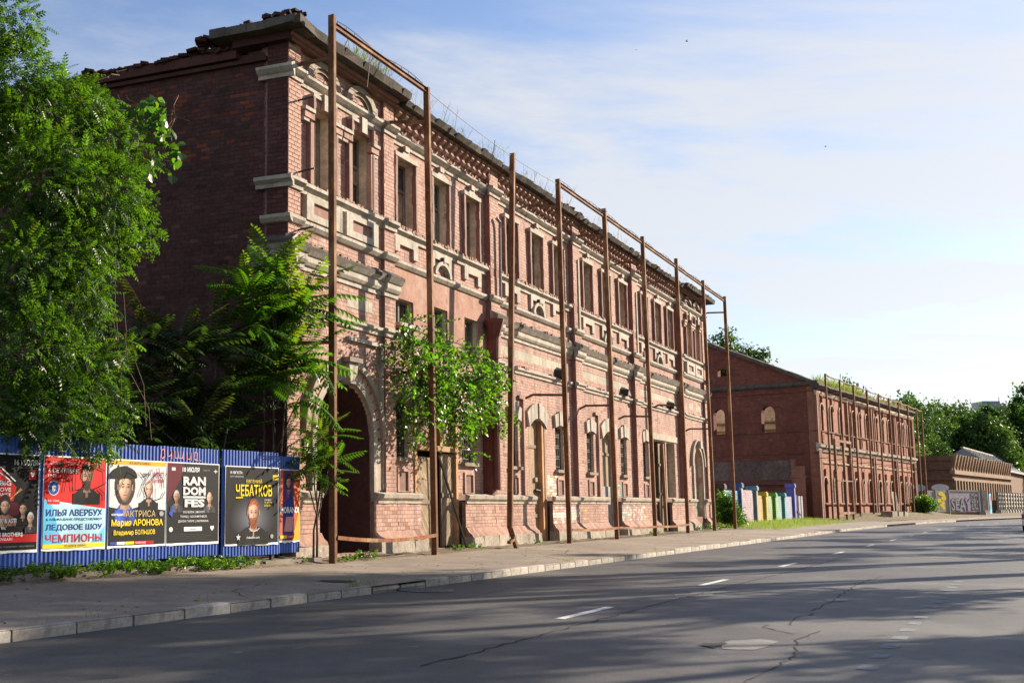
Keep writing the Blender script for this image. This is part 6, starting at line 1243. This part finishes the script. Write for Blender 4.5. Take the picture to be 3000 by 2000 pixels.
b.box(20.5, 21.9, 2.0, 3.2, 11, 13.6); b.build('ragged_wall', 'brick2side', B2); b = MB(); b.box(L2 - .5, L2, .7, 10, 0, 12); b.build('end_wall', 'brick2side', B2)
pts = [tuple(Matrix.Rotation(RZ2, 3, 'Z') @ Vector((random.uniform(.5, L2 - .5), random.uniform(0, .5), 12.2)) + C2) for q in range(1500)]; blades('dry_roof_grass', pts[:900], (.3, .9), 'drygrass', .3, (1.1, 1, .8))
pts = [tuple(Matrix.Rotation(RZ2, 3, 'Z') @ Vector((random.uniform(.8, 17), random.uniform(0, .6), 12.2)) + C2) for q in range(900)]; blades('green_roof_growth', pts, (.4, 1.2), 'grass', .35)
# its rusty posts and frame
W2 = lambda x, y, z: Matrix.Rotation(RZ2, 3, 'Z') @ Vector((x, y, z)) + C2
def bz(x): return .1 + .6 * max(0, min(1, x / 14))
ORD = ['first', 'second', 'third', 'fourth', 'fifth', 'sixth', 'seventh', 'eighth', 'ninth', 'tenth']
us = [-.9, 3.7, 8.4, 13.4, 18.0, 22.4, 26.6, 31.0, 35.4, 38.1]; proto_p = None
mbp = MB(); mbp.box(-.06, .06, -.07, .07, 0, 12.3)
for i, x in enumerate(us):
    z0 = bz(x) - .1; top = 12.9 - .07 * i; P = thing('steel_post', ORD[i] + ' rusty post from the near corner of the far red building', 'post', W2(x, -1.1, z0), RZ2, 'rusty posts of the far red building')
    b = MB(); b.box(-.065, .065, -.075, .075, 0, top - z0); b.build('column', 'rust', P)
    for zb in (5.6, 11.6): b = MB(); b.bar((0, 0, zb - z0), (-1.0, 1.1, zb - z0 - .1), .06); b.build('brace', 'rust', P)
for i in range(9):
    a = W2(us[i], -1.1, 12.85 - .07 * i); e = W2(us[i + 1], -1.1, 12.78 - .07 * i); P = bpy.data.objects; b = MB(); L_ = (e - a).length; dz = e.z - a.z
    for k in range(6): f0, f1 = k / 6, (k + 1) / 6; sg = lambda f: -.12 * 4 * f * (1 - f) + dz * f; b.bar((L_ * f0, 0, sg(f0)), (L_ * f1, 0, sg(f1)), .09, .1)
    o = b.build('steel_beam', 'rust'); o.location = a; o.rotation_euler = (0, 0, RZ2); tag(o, ORD[i] + ' sagging rusty beam from the near corner of the far red building', 'beam', 'beams of the far red building')
P = thing('gantry', 'low rusty steel frame of three posts at the near corner of the far red building', 'frame', W2(-2.3, -1.9, .05), RZ2)
for x, hh in ((0, 7.1), (2.7, 6.9), (4.9, 6.8)): b = MB(); b.box(x - .09, x + .09, -.09, .09, 0, hh); b.build('column', 'rust', P)
for z, hh in ((7.05, .22), (.9, .2), (3.6, .1)): b = MB(); b.box(-.1, 5.0, -.12, -.1 + .04, z - hh, z); b.build('cross_beam', 'rust', P)
# ------------------------------------------------------------------ painted brick wall between the two buildings
PW = thing('painted_wall', 'brick garden wall of many coloured panels and pillars between the two brick buildings', 'wall', (25.3, 70.5, 0), R(58.21))
pan = [(-.6, 4.0, 2.46, (.20, .36, .50)), (4.5, 8.9, 2.55, (.46, .34, .36)), (9.5, 12.4, 2.22, (.52, .36, .14)), (12.9, 16.1, 2.2, (.36, .42, .20)), (16.6, 20.0, 2.22, (.26, .42, .36)), (20.5, 24.6, 2.22, (.34, .36, .48)), (25.2, 27.4, 2.4, (.06, .05, .26)), (27.4, 30, 2.3, (.38, .36, .38))]
for x0, x1, z1, c in pan:
    b = MB(); z = .1; r = 0
    while z < z1:
        x = x0 - (r % 2) * .26
        while x < x1:
            a, e = max(x, x0), min(x + .5, x1)
            if e - a > .05:
                k = .5 + .5 * math.sin(x * .9 + z * 1.7); cc = jit3((c[0] * (1 - .12 * k), c[1] * (1 - .1 * k), c[2] * (1 - .05 * k)), .08)
                if 4.9 <= x0 < 9 and random.random() < .05: cc = (.66, .36, .30)
                b.box(a + .008, e - .008, random.uniform(-.004, .004), .3, z + .008, min(z + .16, z1) - .006, 0, cc)
            x += .52
        z += .16; r += 1
    b.box(x0, x1, .012, .29, .05, z1 - .01, 0, tuple(q * .75 for q in c)); b.build('panel', 'paintedbrick', PW)['kind'] = 'stuff'
for x, z1, c, cf in ((-1.2, 2.85, (.12, .10, .08), (.3, .5, .42)), (4.0, 3.0, (.07, .16, .40), (.62, .50, .56)), (9.0, 2.88, (.16, .36, .44), (.68, .42, .32)), (12.4, 2.5, (.68, .50, .05), (.72, .58, .12)), (16.1, 2.47, (.18, .42, .08), (.35, .6, .2)), (20.0, 2.48, (.08, .36, .38), (.3, .6, .6)), (24.7, 3.3, (.20, .18, .55), (.4, .38, .72))):
    b = MB(); b.box(x, x + .5, -.2, .45, 0, z1 - .32, 0, tuple(q * .75 for q in c)); b.box(x - .06, x + .56, -.27, .52, z1 - .32, z1 - .08, 0, tuple(q * .85 for q in c)); b.box(x - .02, x + .52, -.22, .47, z1 - .08, z1, 0, tuple(q * .75 for q in c)); b.box(x + .02, x + .48, -.207, -.2, .2, z1 - .33, 0, tuple(q * .6 for q in cf)); b.build('pillar', 'paintedbrick', PW)
for i in range(4): b = MB(); b.box(12.2 + .2 + i * .02, 12.3, .0, .01, 1, 1.01); 
# green strip of grass before it
def gstrip(t, k):
    a = Vector((25.3, 70.5, 0)) + Vector((.5268, .85, 0)) * t; out = Vector((.85, -.5268, 0)); return a + out * k
V = []; ts = rangef(-8, 33, 1.0); ks_ = [.3, -.1, 1.0, 2.2, 3.4, 4.3]; ks_ = [-.2, .6, 1.6, 2.6, 3.6, 4.6]
for t in ts:
    for k in ks_: p = gstrip(t, k); V.append((p.x, p.y, .16 + (.24 * max(0, (3.8 - k) / 4)) * (1 if t > -3 else .5)))
kk = len(ks_); b = MB(); b.add(V, [(i * kk + j, i * kk + j + 1, (i + 1) * kk + j + 1, (i + 1) * kk + j) for i in range(len(ts) - 1) for j in range(kk - 1)]); b.f = [tuple(reversed(f)) for f in b.f]
mat('lawn', (.13, .17, .035), .95, noise=[(.6, .3), (6, .3)], bump=(15, .6, .05)); b.build('grass_bank', 'lawn', None, True)['kind'] = 'structure'
pts = []
for q in range(9000):
    t = random.uniform(-8, 32); k = random.uniform(.1, 4.4); p = gstrip(t, k); pts.append((p.x, p.y, .15 + (.24 * max(0, (3.8 - k) / 4))))
blades('grass', pts, (.1, .3), 'grass', .4, (1.1, 1.1, .8))
# leafy bush at the end of the near building
T = thing('green_bush', 'bright green feathery bush at the far end of the pink building before the painted wall', 'bush', (23.6, 65.4, .15)); foliage('foliage', [((0, 0, 1.1), .55), ((.2, .1, .6), .6), ((-.1, 0, 1.6), .4), ((.6, .3, .4), .4)], 800, [twig(7, .35, .12, .05, .1)], 'leafsun', T, (.8, 1.3), .6, .5, .4); limbs(T, [(wiggle((0, 0, -.1), (.1, 0, 1.6), 4), .03, .01)], 'stem')
p = W2(34.6, -1.3, .7); T = thing('green_bush', 'round green bush at the foot of the far red building', 'bush', p); foliage('foliage', [((0, 0, .9), .9), ((.9, .4, .9), .8), ((-.6, -.2, .6), .7)], 700, [twig(7, .4, .16, .08, .1)], 'leafsun', T, (.8, 1.3), .6, .4, .4); limbs(T, [(wiggle((0, 0, -.1), (.1, 0, 1.2), 4), .03, .01)], 'stem')
# earth bank before the second building
V = []; xs = rangef(-3, 42, 1.5); ys = [.3, -.8, -2.2, -3.6, -5.0]
for x in xs:
    for y in ys: p = W2(x, y, 0); V.append((p.x, p.y, .16 + (bz(x) - .1) * max(0, 1 - max(0, -y - .8) / 4) + random.uniform(0, .06)))
kk = len(ys); b = MB(); b.add(V, [(i * kk + j, (i + 1) * kk + j, (i + 1) * kk + j + 1, i * kk + j + 1) for i in range(len(xs) - 1) for j in range(kk - 1)]); b.f = [tuple(reversed(f)) for f in b.f]; b.build('earth_bank', 'dirt', None, True)['kind'] = 'structure'
pts = [tuple(W2(random.uniform(-2, 40), random.uniform(-4.2, -.6), .15 + random.uniform(0, .4))) for q in range(1400)]; blades('bank_grass', pts, (.1, .35), 'grass', .4)
for k in range(3): b = MB(); b.box(0, 2.0 + .4 * k, 0, 1.0, -.3, .6, 0, jit3((.8, .75, .7), .1)); o = b.build('concrete_block', 'concrete'); o.location = W2(12 + 2.6 * k, -3.0, .35); o.rotation_euler = (.04, .03 * k, RZ2 + .05 * k); tag(o, ['rough concrete block on the bank before the far red building', 'middle concrete block on the bank of the far red building', 'long concrete block on the bank nearest the white leaning slab'][k], 'block', 'concrete blocks on the bank')
# ------------------------------------------------------------------ low ribbed building
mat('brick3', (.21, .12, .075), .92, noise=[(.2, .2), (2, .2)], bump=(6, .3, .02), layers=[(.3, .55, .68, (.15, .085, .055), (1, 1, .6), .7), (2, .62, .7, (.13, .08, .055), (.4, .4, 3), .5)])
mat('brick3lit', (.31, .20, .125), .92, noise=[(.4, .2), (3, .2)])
C3 = Vector((84.6, 150, 0)); RZ3 = math.atan2(35, 29.3); B3 = thing('ribbed_building', 'low brown brick building with rows of upright ribs, beyond the far red building', 'building', C3, RZ3); L3 = 46
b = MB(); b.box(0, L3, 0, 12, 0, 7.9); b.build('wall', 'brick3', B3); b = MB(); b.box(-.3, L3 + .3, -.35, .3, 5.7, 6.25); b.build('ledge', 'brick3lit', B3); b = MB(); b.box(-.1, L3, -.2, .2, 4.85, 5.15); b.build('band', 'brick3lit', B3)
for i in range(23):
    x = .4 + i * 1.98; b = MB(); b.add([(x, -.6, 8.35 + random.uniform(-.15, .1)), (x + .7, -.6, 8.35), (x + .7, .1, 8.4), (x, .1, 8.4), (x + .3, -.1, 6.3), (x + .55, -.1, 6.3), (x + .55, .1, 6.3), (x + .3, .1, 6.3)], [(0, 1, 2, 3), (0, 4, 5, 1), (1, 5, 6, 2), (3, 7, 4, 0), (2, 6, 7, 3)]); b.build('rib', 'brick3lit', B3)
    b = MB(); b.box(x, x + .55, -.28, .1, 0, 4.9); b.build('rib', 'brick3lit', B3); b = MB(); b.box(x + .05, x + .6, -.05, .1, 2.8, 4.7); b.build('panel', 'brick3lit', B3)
M3 = Matrix(((0, 1, 0, 0), (-1, 0, 0, 0), (0, 0, 1, 0), (0, 0, 0, 1)))
b = MB(); b.box(-12, .0, -.25, .0, 4.9, 5.2); b.box(-12, 0, -.2, 0, 6.3, 6.4); b.box(-12, 0, -.15, 0, 7.5, 8.2); b.xf(M3).build('side_band', 'brick3', B3)
for a, c in ((-7.5, 'ink_palecyan'), (-4.4, 'ink_palecyan'), (-1.6, 'ink_white')): b = MB(); pts_ = ell(a, 3.9, 1.1, .5, 12); b.add([(x, -.02, z) for x, z in pts_], [tuple(range(12))]); b.xf(M3).build('sprayed_mark', c, B3)
# slate-roofed hall behind it
mat('slate', (.30, .31, .33), .6, noise=[(.3, .2), (2, .25)], layers=[(.8, .55, .65, (.18, .17, .16), (.3, 3, 1), .7)])
C4 = Vector((123.5, 215, 0)); RZ4 = math.atan2(85, 64.5); B4 = thing('roofed_hall', 'long low hall with grey slate gable roof behind the ribbed building', 'building', C4, RZ4)
b = MB(); b.box(0, 110, -5.6, 6, 0, 8.4); b.build('wall', 'brick3', B4); b = MB(); b.add([(-.5, -6.3, 8.1), (111, -6.3, 8.1), (111, 0, 12.4), (-.5, 0, 12.4), (-.5, -6.3, 8.3), (111, -6.3, 8.3), (111, 0, 12.6), (-.5, 0, 12.6), (-.5, 6.5, 8.2), (111, 6.5, 8.2)], [(4, 5, 6, 7), (0, 1, 5, 4), (3, 2, 1, 0), (7, 6, 9, 8), (0, 4, 7, 3), (8, 0, 3)]); b.build('roof', 'slate', B4)
b = MB(); b.box(-.6, 111, -.25, .25, 12.5, 12.75); b.build('ridge', 'trim2', B4)
for i in range(36): x = i * 3.0; b = MB(); b.bar((x, -6.25, 8.33), (x, -.05, 12.63), .25, .12); b.build('roof_seam', 'slate', B4)
# concrete panel fence with graffiti along the far pavement
mat('graf_mauve', (.36, .31, .36), .8, noise=[(1, .2), (5, .2)], layers=[(.9, .58, .66, (.45, .06, .34), (1, 1, 1), .9)])
A = Vector((72.2, 134, .55)); E_ = Vector((82.6, 141, .55)); d_ = E_ - A; CF = thing('concrete_fence', 'grey concrete panel fence with a large silver graffiti piece, across from the ribbed building', 'fence', A, math.atan2(d_.y, d_.x)); LL = d_.length
for x0, x1, m_ in ((0, 2.1, 'concrete'), (2.2, 5.2, 'concrete'), (5.4, LL, 'graf_mauve')): b = MB(); b.box(x0, x1, 0, .15, .15, 2.75); b.build('panel', m_, CF); b = MB(); b.box(x1 - .05, x1 + .18, -.08, .22, -.6, 2.85); b.build('fence_post', 'concrete', CF)
b = MB(); b.box(5.3, LL, -.06, .2, 2.7, 2.85); b.build('capping', 'concrete', CF); b = MB(); b.box(0, LL, .1, .4, -.9, .2); b.build('base', 'brick3', CF)
lettering(CF, 'SEAY', 5.6, 10.5, .25, 1.85, 'ink_black', -.02, .05, 'graffiti'); lettering(CF, 'SEAY', 5.68, 10.42, .33, 1.77, 'ink_grey', -.045, .02, 'graffiti'); lettering(CF, 'EICB', 10.6, 12.4, .3, 2.5, 'ink_black', -.02, .04, 'graffiti'); lettering(CF, 'EICB', 10.7, 12.3, .38, 2.42, 'ink_grey', -.045, .0, 'graffiti')
for k in range(7): poly(CF, 'graffiti', ell(3.6 + random.uniform(-.6, .6), .7 + k * .28, random.uniform(.3, .7), .26, 12), 'yellow', -.012 - .002 * k)
def cpanel(p0, p1, lab, c, z=.5, ribs=True):
    p0, p1 = Vector(p0), Vector(p1); d2 = p1 - p0; o = thing('concrete_fence', lab, 'fence', (p0.x, p0.y, z), math.atan2(d2.y, d2.x), 'ribbed concrete fence sections'); L_ = d2.length; b = MB(); b.box(0, L_, .08, .16, .45, 2.9, 0, c); b.build('panel', 'concrete', o); n_ = max(2, int(L_ / 2.6))
    for k in range(n_ + 1): b = MB(); b.box(L_ * k / n_ - .14, L_ * k / n_ + .14, -.12, .2, .3, 3.0, 0, (.8, .85, .9)); b.build('fence_post', 'concrete', o); x = L_ * k / n_; b = MB(); b.add([(x - .8, -.5, -.7), (x + .8, -.5, -.7), (x + .8, .5, -.7), (x - .8, .5, -.7), (x - .4, -.3, .4), (x + .4, -.3, .4), (x + .4, .3, .4), (x - .4, .3, .4)], [(4, 5, 6, 7), (0, 1, 5, 4), (1, 2, 6, 5), (2, 3, 7, 6), (3, 0, 4, 7)]); b.build('footing', 'concrete', o)
    for zz_ in (.9, 1.5, 2.1, 2.7): b = MB(); b.box(0, L_, .0, .1, zz_ - .1, zz_ + .14, 0, (1.5, 1.45, 1.3)); b.build('rail', 'concrete', o)
cpanel((83.3, 141.5, 0), (88.5, 149.5, 0), 'pale blue and white ribbed concrete fence section beside the silver graffiti', (1.1, 1.3, 1.35)); cpanel((96.5, 160, 0), (102, 168, 0), 'blue tinted ribbed concrete fence section past the painted gate', (.9, 1.2, 1.5)); cpanel((102.8, 169.5, 0), (128, 200, 0), 'long bare ribbed concrete fence running on to the parked silver car', (1.05, 1.05, 1.0))
b = MB(); b.box(0, 4.0, 0, .1, -.3, 2.6); o = b.build('painted_gate', 'ink_cyan'); o.location = (90.2, 151.5, .5); o.rotation_euler = (0, 0, R(56)); tag(o, 'small blue painted gate between the concrete fence sections', 'gate')
for k in range(3): poly(o, 'sprayed_figure', ell(1.6 + .3 * k, .8 + .6 * k, .5, .4, 12), ('purple', 'skinp', 'crimson')[k], -.02 - .01 * k)
# ------------------------------------------------------------------ far trees and the tower block
def tree_proto(name, lab, h, blobs, n, size, m, group, hue=(1, 1, 1), loc=(0, 0, 0)):
    T = thing(name, lab, 'tree', loc, 0, group); foliage('crown', blobs, n, [clump(8, size), clump(7, size * 1.15)], m, T, (.8, 1.3), .6, .2, .5, hue, .25, .03)
    limbs(T, [(wiggle((0, 0, -.3), (0, 0, h * .75), 6, .05), h * .022, h * .006)], 'trunk'); limbs(T, [(wiggle((0, 0, h * random.uniform(.2, .5)), tuple(Vector(p) * .95), 5), h * .008, h * .002) for p, r in blobs[:8]]); return T
def roundblobs(h, w, n, z0=.3):
    out = []
    for i in range(n):
        t = (i + .5) / n; z = h * (z0 + (1 - z0) * t) * .93; rr = w * math.sin(math.pi * min(.97, .12 + .8 * t)) ; a = i * 2.4; out.append(((rr * .55 * math.cos(a), rr * .55 * math.sin(a), z), max(w * .28, rr * .55) * random.uniform(.8, 1.15)))
    return out
far = []
TA = tree_proto('broad_tree', 'dark green broad tree in the wood behind the ribbed building', 20, roundblobs(20, 6.5, 13), 1500, .55, 'leafdark', 'trees of the wood behind the ribbed building', (1.15, 1.25, 1.2), (100, 205, 0))
TBB = tree_proto('broad_tree', 'dark green broad tree in the wood behind the ribbed building', 18, roundblobs(18, 7.0, 11, .2), 1500, .6, 'leafdark', 'trees of the wood behind the ribbed building', (1.4, 1.45, 1.1), (108, 214, 0))
TP = tree_proto('poplar', 'tall narrow poplar with pale glinting leaves at the right of the wood', 24, roundblobs(24, 2.8, 12, .08), 1500, .5, 'leaf', 'poplars of the wood', (.8, .85, .85), (151, 262, 0))
TS = tree_proto('light_bush', 'light green low tree in front of the dark wood', 9, roundblobs(9, 4.2, 8, .1), 1000, .45, 'leaf', 'light green trees before the wood', (.8, .85, .8), (86, 172, 0))
def put(proto, x, y, s_, rz_=None, sz=None):
    if y >= 195: x, y, s_, sz = x * 1.22, y * 1.22, s_ * 1.22, (sz or s_) * 1.22
    o = copy_tree(proto); o.location = (x, y, -.1); o.rotation_euler = (0, 0, random.uniform(0, 6.28) if rz_ is None else rz_); o.scale = (s_, s_, sz or s_); return o
TA.location = (112, 212, 0); 
for pr, x, y, s_, sz in ((TA, 113, 215, 1.15, 1.16), (TBB, 121, 226, 1.25, 1.3), (TA, 130, 232, 1.1, 1.18), (TBB, 137, 240, 1.2, 1.27), (TA, 145, 246, 1.15, 1.15), (TA, 96, 190, .95, .98), (TBB, 88, 182, .9, .92), (TA, 152, 250, 1.2, 1.2), (TBB, 160, 256, 1.2, 1.3), (TA, 103, 214, 1.1, 1.15), (TBB, 128, 214, 1.0, 1.02), (TA, 172, 262, 1.3, 1.4), (TBB, 80, 176, .85, .9), (TA, 142, 225, .9, .95), (TA, 180, 285, 1.4, 1.4), (TBB, 117, 240, 1.3, 1.35)): put(pr, x, y, s_, None, sz)
for x, y, s_ in ((129, 216, .92), (133, 221, .9), (137, 219, .95), (140.5, 222, 1.12), (146, 226, 1.15), (152, 236, 1.1)): put(TP, x, y, s_)
for x, y, s_ in ((93, 178, .8), (110, 200, .95), (128, 208, 1.1), (134, 212, 1.2), (97, 196, .7), (104, 186, .8)): put(TS, x, y, s_)
TBB.location = (104, 206, 0)
TR = tree_proto('airy_tree', 'airy tree showing over the gable of the far red building', 21.5, [((0, 0, 19.5), 1.9), ((1.2, .5, 17.5), 2.2), ((-1.2, 0, 17.5), 2.0), ((2.8, 0, 17.8), 1.6), ((4.0, 0, 18.2), 1.2), ((.5, 0, 15), 2.8), ((3, 0, 15.5), 2.0)], 900, .38, 'leafdark', None, (1.3, 1.3, 1.0), (45.5, 125, 0))
for k, (x, y, h_) in enumerate(((71.5, 150, 18.8), (75, 152, 17.6), (78, 155, 16.2))): o = put(TBB, x, y, .55, None, h_ / 18.6); o['label'] = ['tallest tree rising behind the roof grass of the far red building', 'middle tree behind the roof grass of the far red building', 'lower tree behind the far end of the red building'][k]; o['group'] = 'trees behind the far red building'
mat('towerwallhazy', (.50, .53, .60), .8, noise=[(.05, .1)]); mat('towerdarkhazy', (.25, .28, .36), .7)  # distance haze painted into the tower as pale bluish colours
TW = thing('tower_block', 'concrete high rise in haze-pale colours far away above the wood', 'building', (357, 600, 0), 0)
for x0, x1, z1, m_ in ((0, 9.5, 57.5, 'towerwallhazy'), (10.3, 12.4, 56.5, 'towerdarkhazy'), (13.2, 15.3, 55.3, 'towerwallhazy'), (-1, 17, 51.5, 'towerwallhazy'), (16, 24, 52.0, 'towerwallhazy')): b = MB(); b.box(x0, x1, 0, 10, 0, z1); b.build('block', m_, TW)
b = MB(); b.box(0, 9.6, -.4, 0, 54.2, 57.7); b.build('attic', 'towerdarkhazy', TW)
for k in range(5): b = MB(); b.box(.8 + k * 1.7, 1.9 + k * 1.7, -.2, 0, 52.6, 53.6); b.build('window', 'towerdarkhazy', TW)
b = MB(); b.box(9.3, 9.6, 0, .3, 57.5, 60); b.build('mast', 'towerdarkhazy', TW)
# ------------------------------------------------------------------ tall trees on the other pavement: they stand outside the frame and throw the long shadows
ST = tree_proto('street_tree', 'tall street tree on the near pavement across the road', 20, [((random.uniform(-3, 3), random.uniform(-3, 3), 20 * (.30 + .66 * i / 13)), random.uniform(.9, 1.7)) for i in range(14)], 900, .30, 'leafdark', 'street trees across the road', (1, 1, 1), (0, 0, 0))
ST2 = tree_proto('street_tree', 'tall street tree with a high crown on the near pavement across the road', 20, [((random.uniform(-3, 3), random.uniform(-3, 3), 20 * (.66 + .30 * i / 9)), random.uniform(.9, 1.6)) for i in range(10)], 620, .30, 'leafdark', 'high crowned street trees across the road', (1, 1, 1), (0, 0, 0))
high = {41, 48.5}; used2 = False
SH = [(26, 6.3, 13), (33.5, 5.8, 16.5), (41, 6.5, 19), (48.5, 5.9, 20.5), (58, 7.2, 14), (67, 7.4, 12), (77, 7.5, 13.5), (87, 7, 13), (98, 7.6, 15), (109, 8, 14), (122, 8.5, 16), (19.5, 7.5, 12)]
for i, (s_, n_, h_) in enumerate(SH):
    p = RP(s_, n_); o = ST if i == 0 else (copy_tree(ST) if s_ not in high else (copy_tree(ST2) if used2 else ST2)); used2 = used2 or s_ in high; o.location = (p.x, p.y, .1); o.rotation_euler = (0, 0, random.uniform(0, 6.28)); o.scale = (min(1.0, h_ / 18),) * 2 + (h_ / 20,)
# ------------------------------------------------------------------ silver estate car
mat('carpaint', (.52, .51, .48), .25, metal=.55, spec=.6, noise=[(3, .05)]); mat('tyre', (.02, .02, .02), .85); mat('taillight', (.35, .015, .01), .2, spec=.6); mat('chrome', (.6, .6, .6), .2, metal=.9)
p = RP(79.4, -.12); CAR = thing('silver_car', 'silver estate car driving away at the edge of the road', 'car', (p.x, p.y, 0), math.pi / 2 - _path[79.4][1])
prof = [(-2.25, .35), (-2.28, .62), (-2.22, .95), (-2.02, 1.38), (-1.8, 1.47), (.2, 1.47), (.75, 1.30), (1.25, .96), (2.05, .82), (2.28, .62), (2.25, .32)]
b = MB(); k = len(prof); V = []
for y, w_ in ((-.86, 1), (-.80, 1), (.80, 1), (.86, 1)):
    edge = abs(y) > .82
    for x, z in prof: V.append((x * (.985 if edge else 1), y * (.84 if z > 1.2 else 1), z - (.02 if edge and z > .6 else 0)))
b.add(V, [(j * k + i, j * k + i + 1, (j + 1) * k + i + 1, (j + 1) * k + i) for j in range(3) for i in range(k - 1)] + [tuple(range(k - 1, -1, -1)), tuple(3 * k + i for i in range(k))]); b.build('body', 'carpaint', CAR)
for y in (-.865, .865): b = MB(); s_ = .845; b.add([(-1.85, y * .93, 1.0), (.95, y * .93, 1.0), (.25, y * .845, 1.38), (-1.75, y * .845, 1.38)], [(0, 1, 2, 3)]); b.build('side_window', 'glass', CAR)
b = MB(); b.add([(-2.225, -.68, 1.0), (-2.225, .68, 1.0), (-2.045, .62, 1.36), (-2.045, -.62, 1.36)], [(3, 2, 1, 0)]); b.build('rear_window', 'glass', CAR)
for y in (-.72, .72): b = MB(); b.box(-2.30, -2.2, y - .14, y + .14, .72, 1.0); b.build('tail_light', 'taillight', CAR)
b = MB(); b.box(-2.36, -2.2, -.84, .84, .36, .62); b.build('bumper', 'carpaint', CAR); b = MB(); b.box(-2.31, -2.26, -.26, .26, .74, .86); b.build('number_plate', 'ink_white', CAR)
for x in (-1.35, 1.4):
    for y in (-.78, .78): b = MB(); b.tube([(x, y - .1, .32), (x, y + .1, .32)], .32, 18); o = b.build('wheel', 'tyre', CAR); b = MB(); b.tube([(x, y - .105 if y < 0 else y + .09, .32), (x, y - .09 if y < 0 else y + .105, .32)], .2, 12); b.build('rim', 'chrome', o)
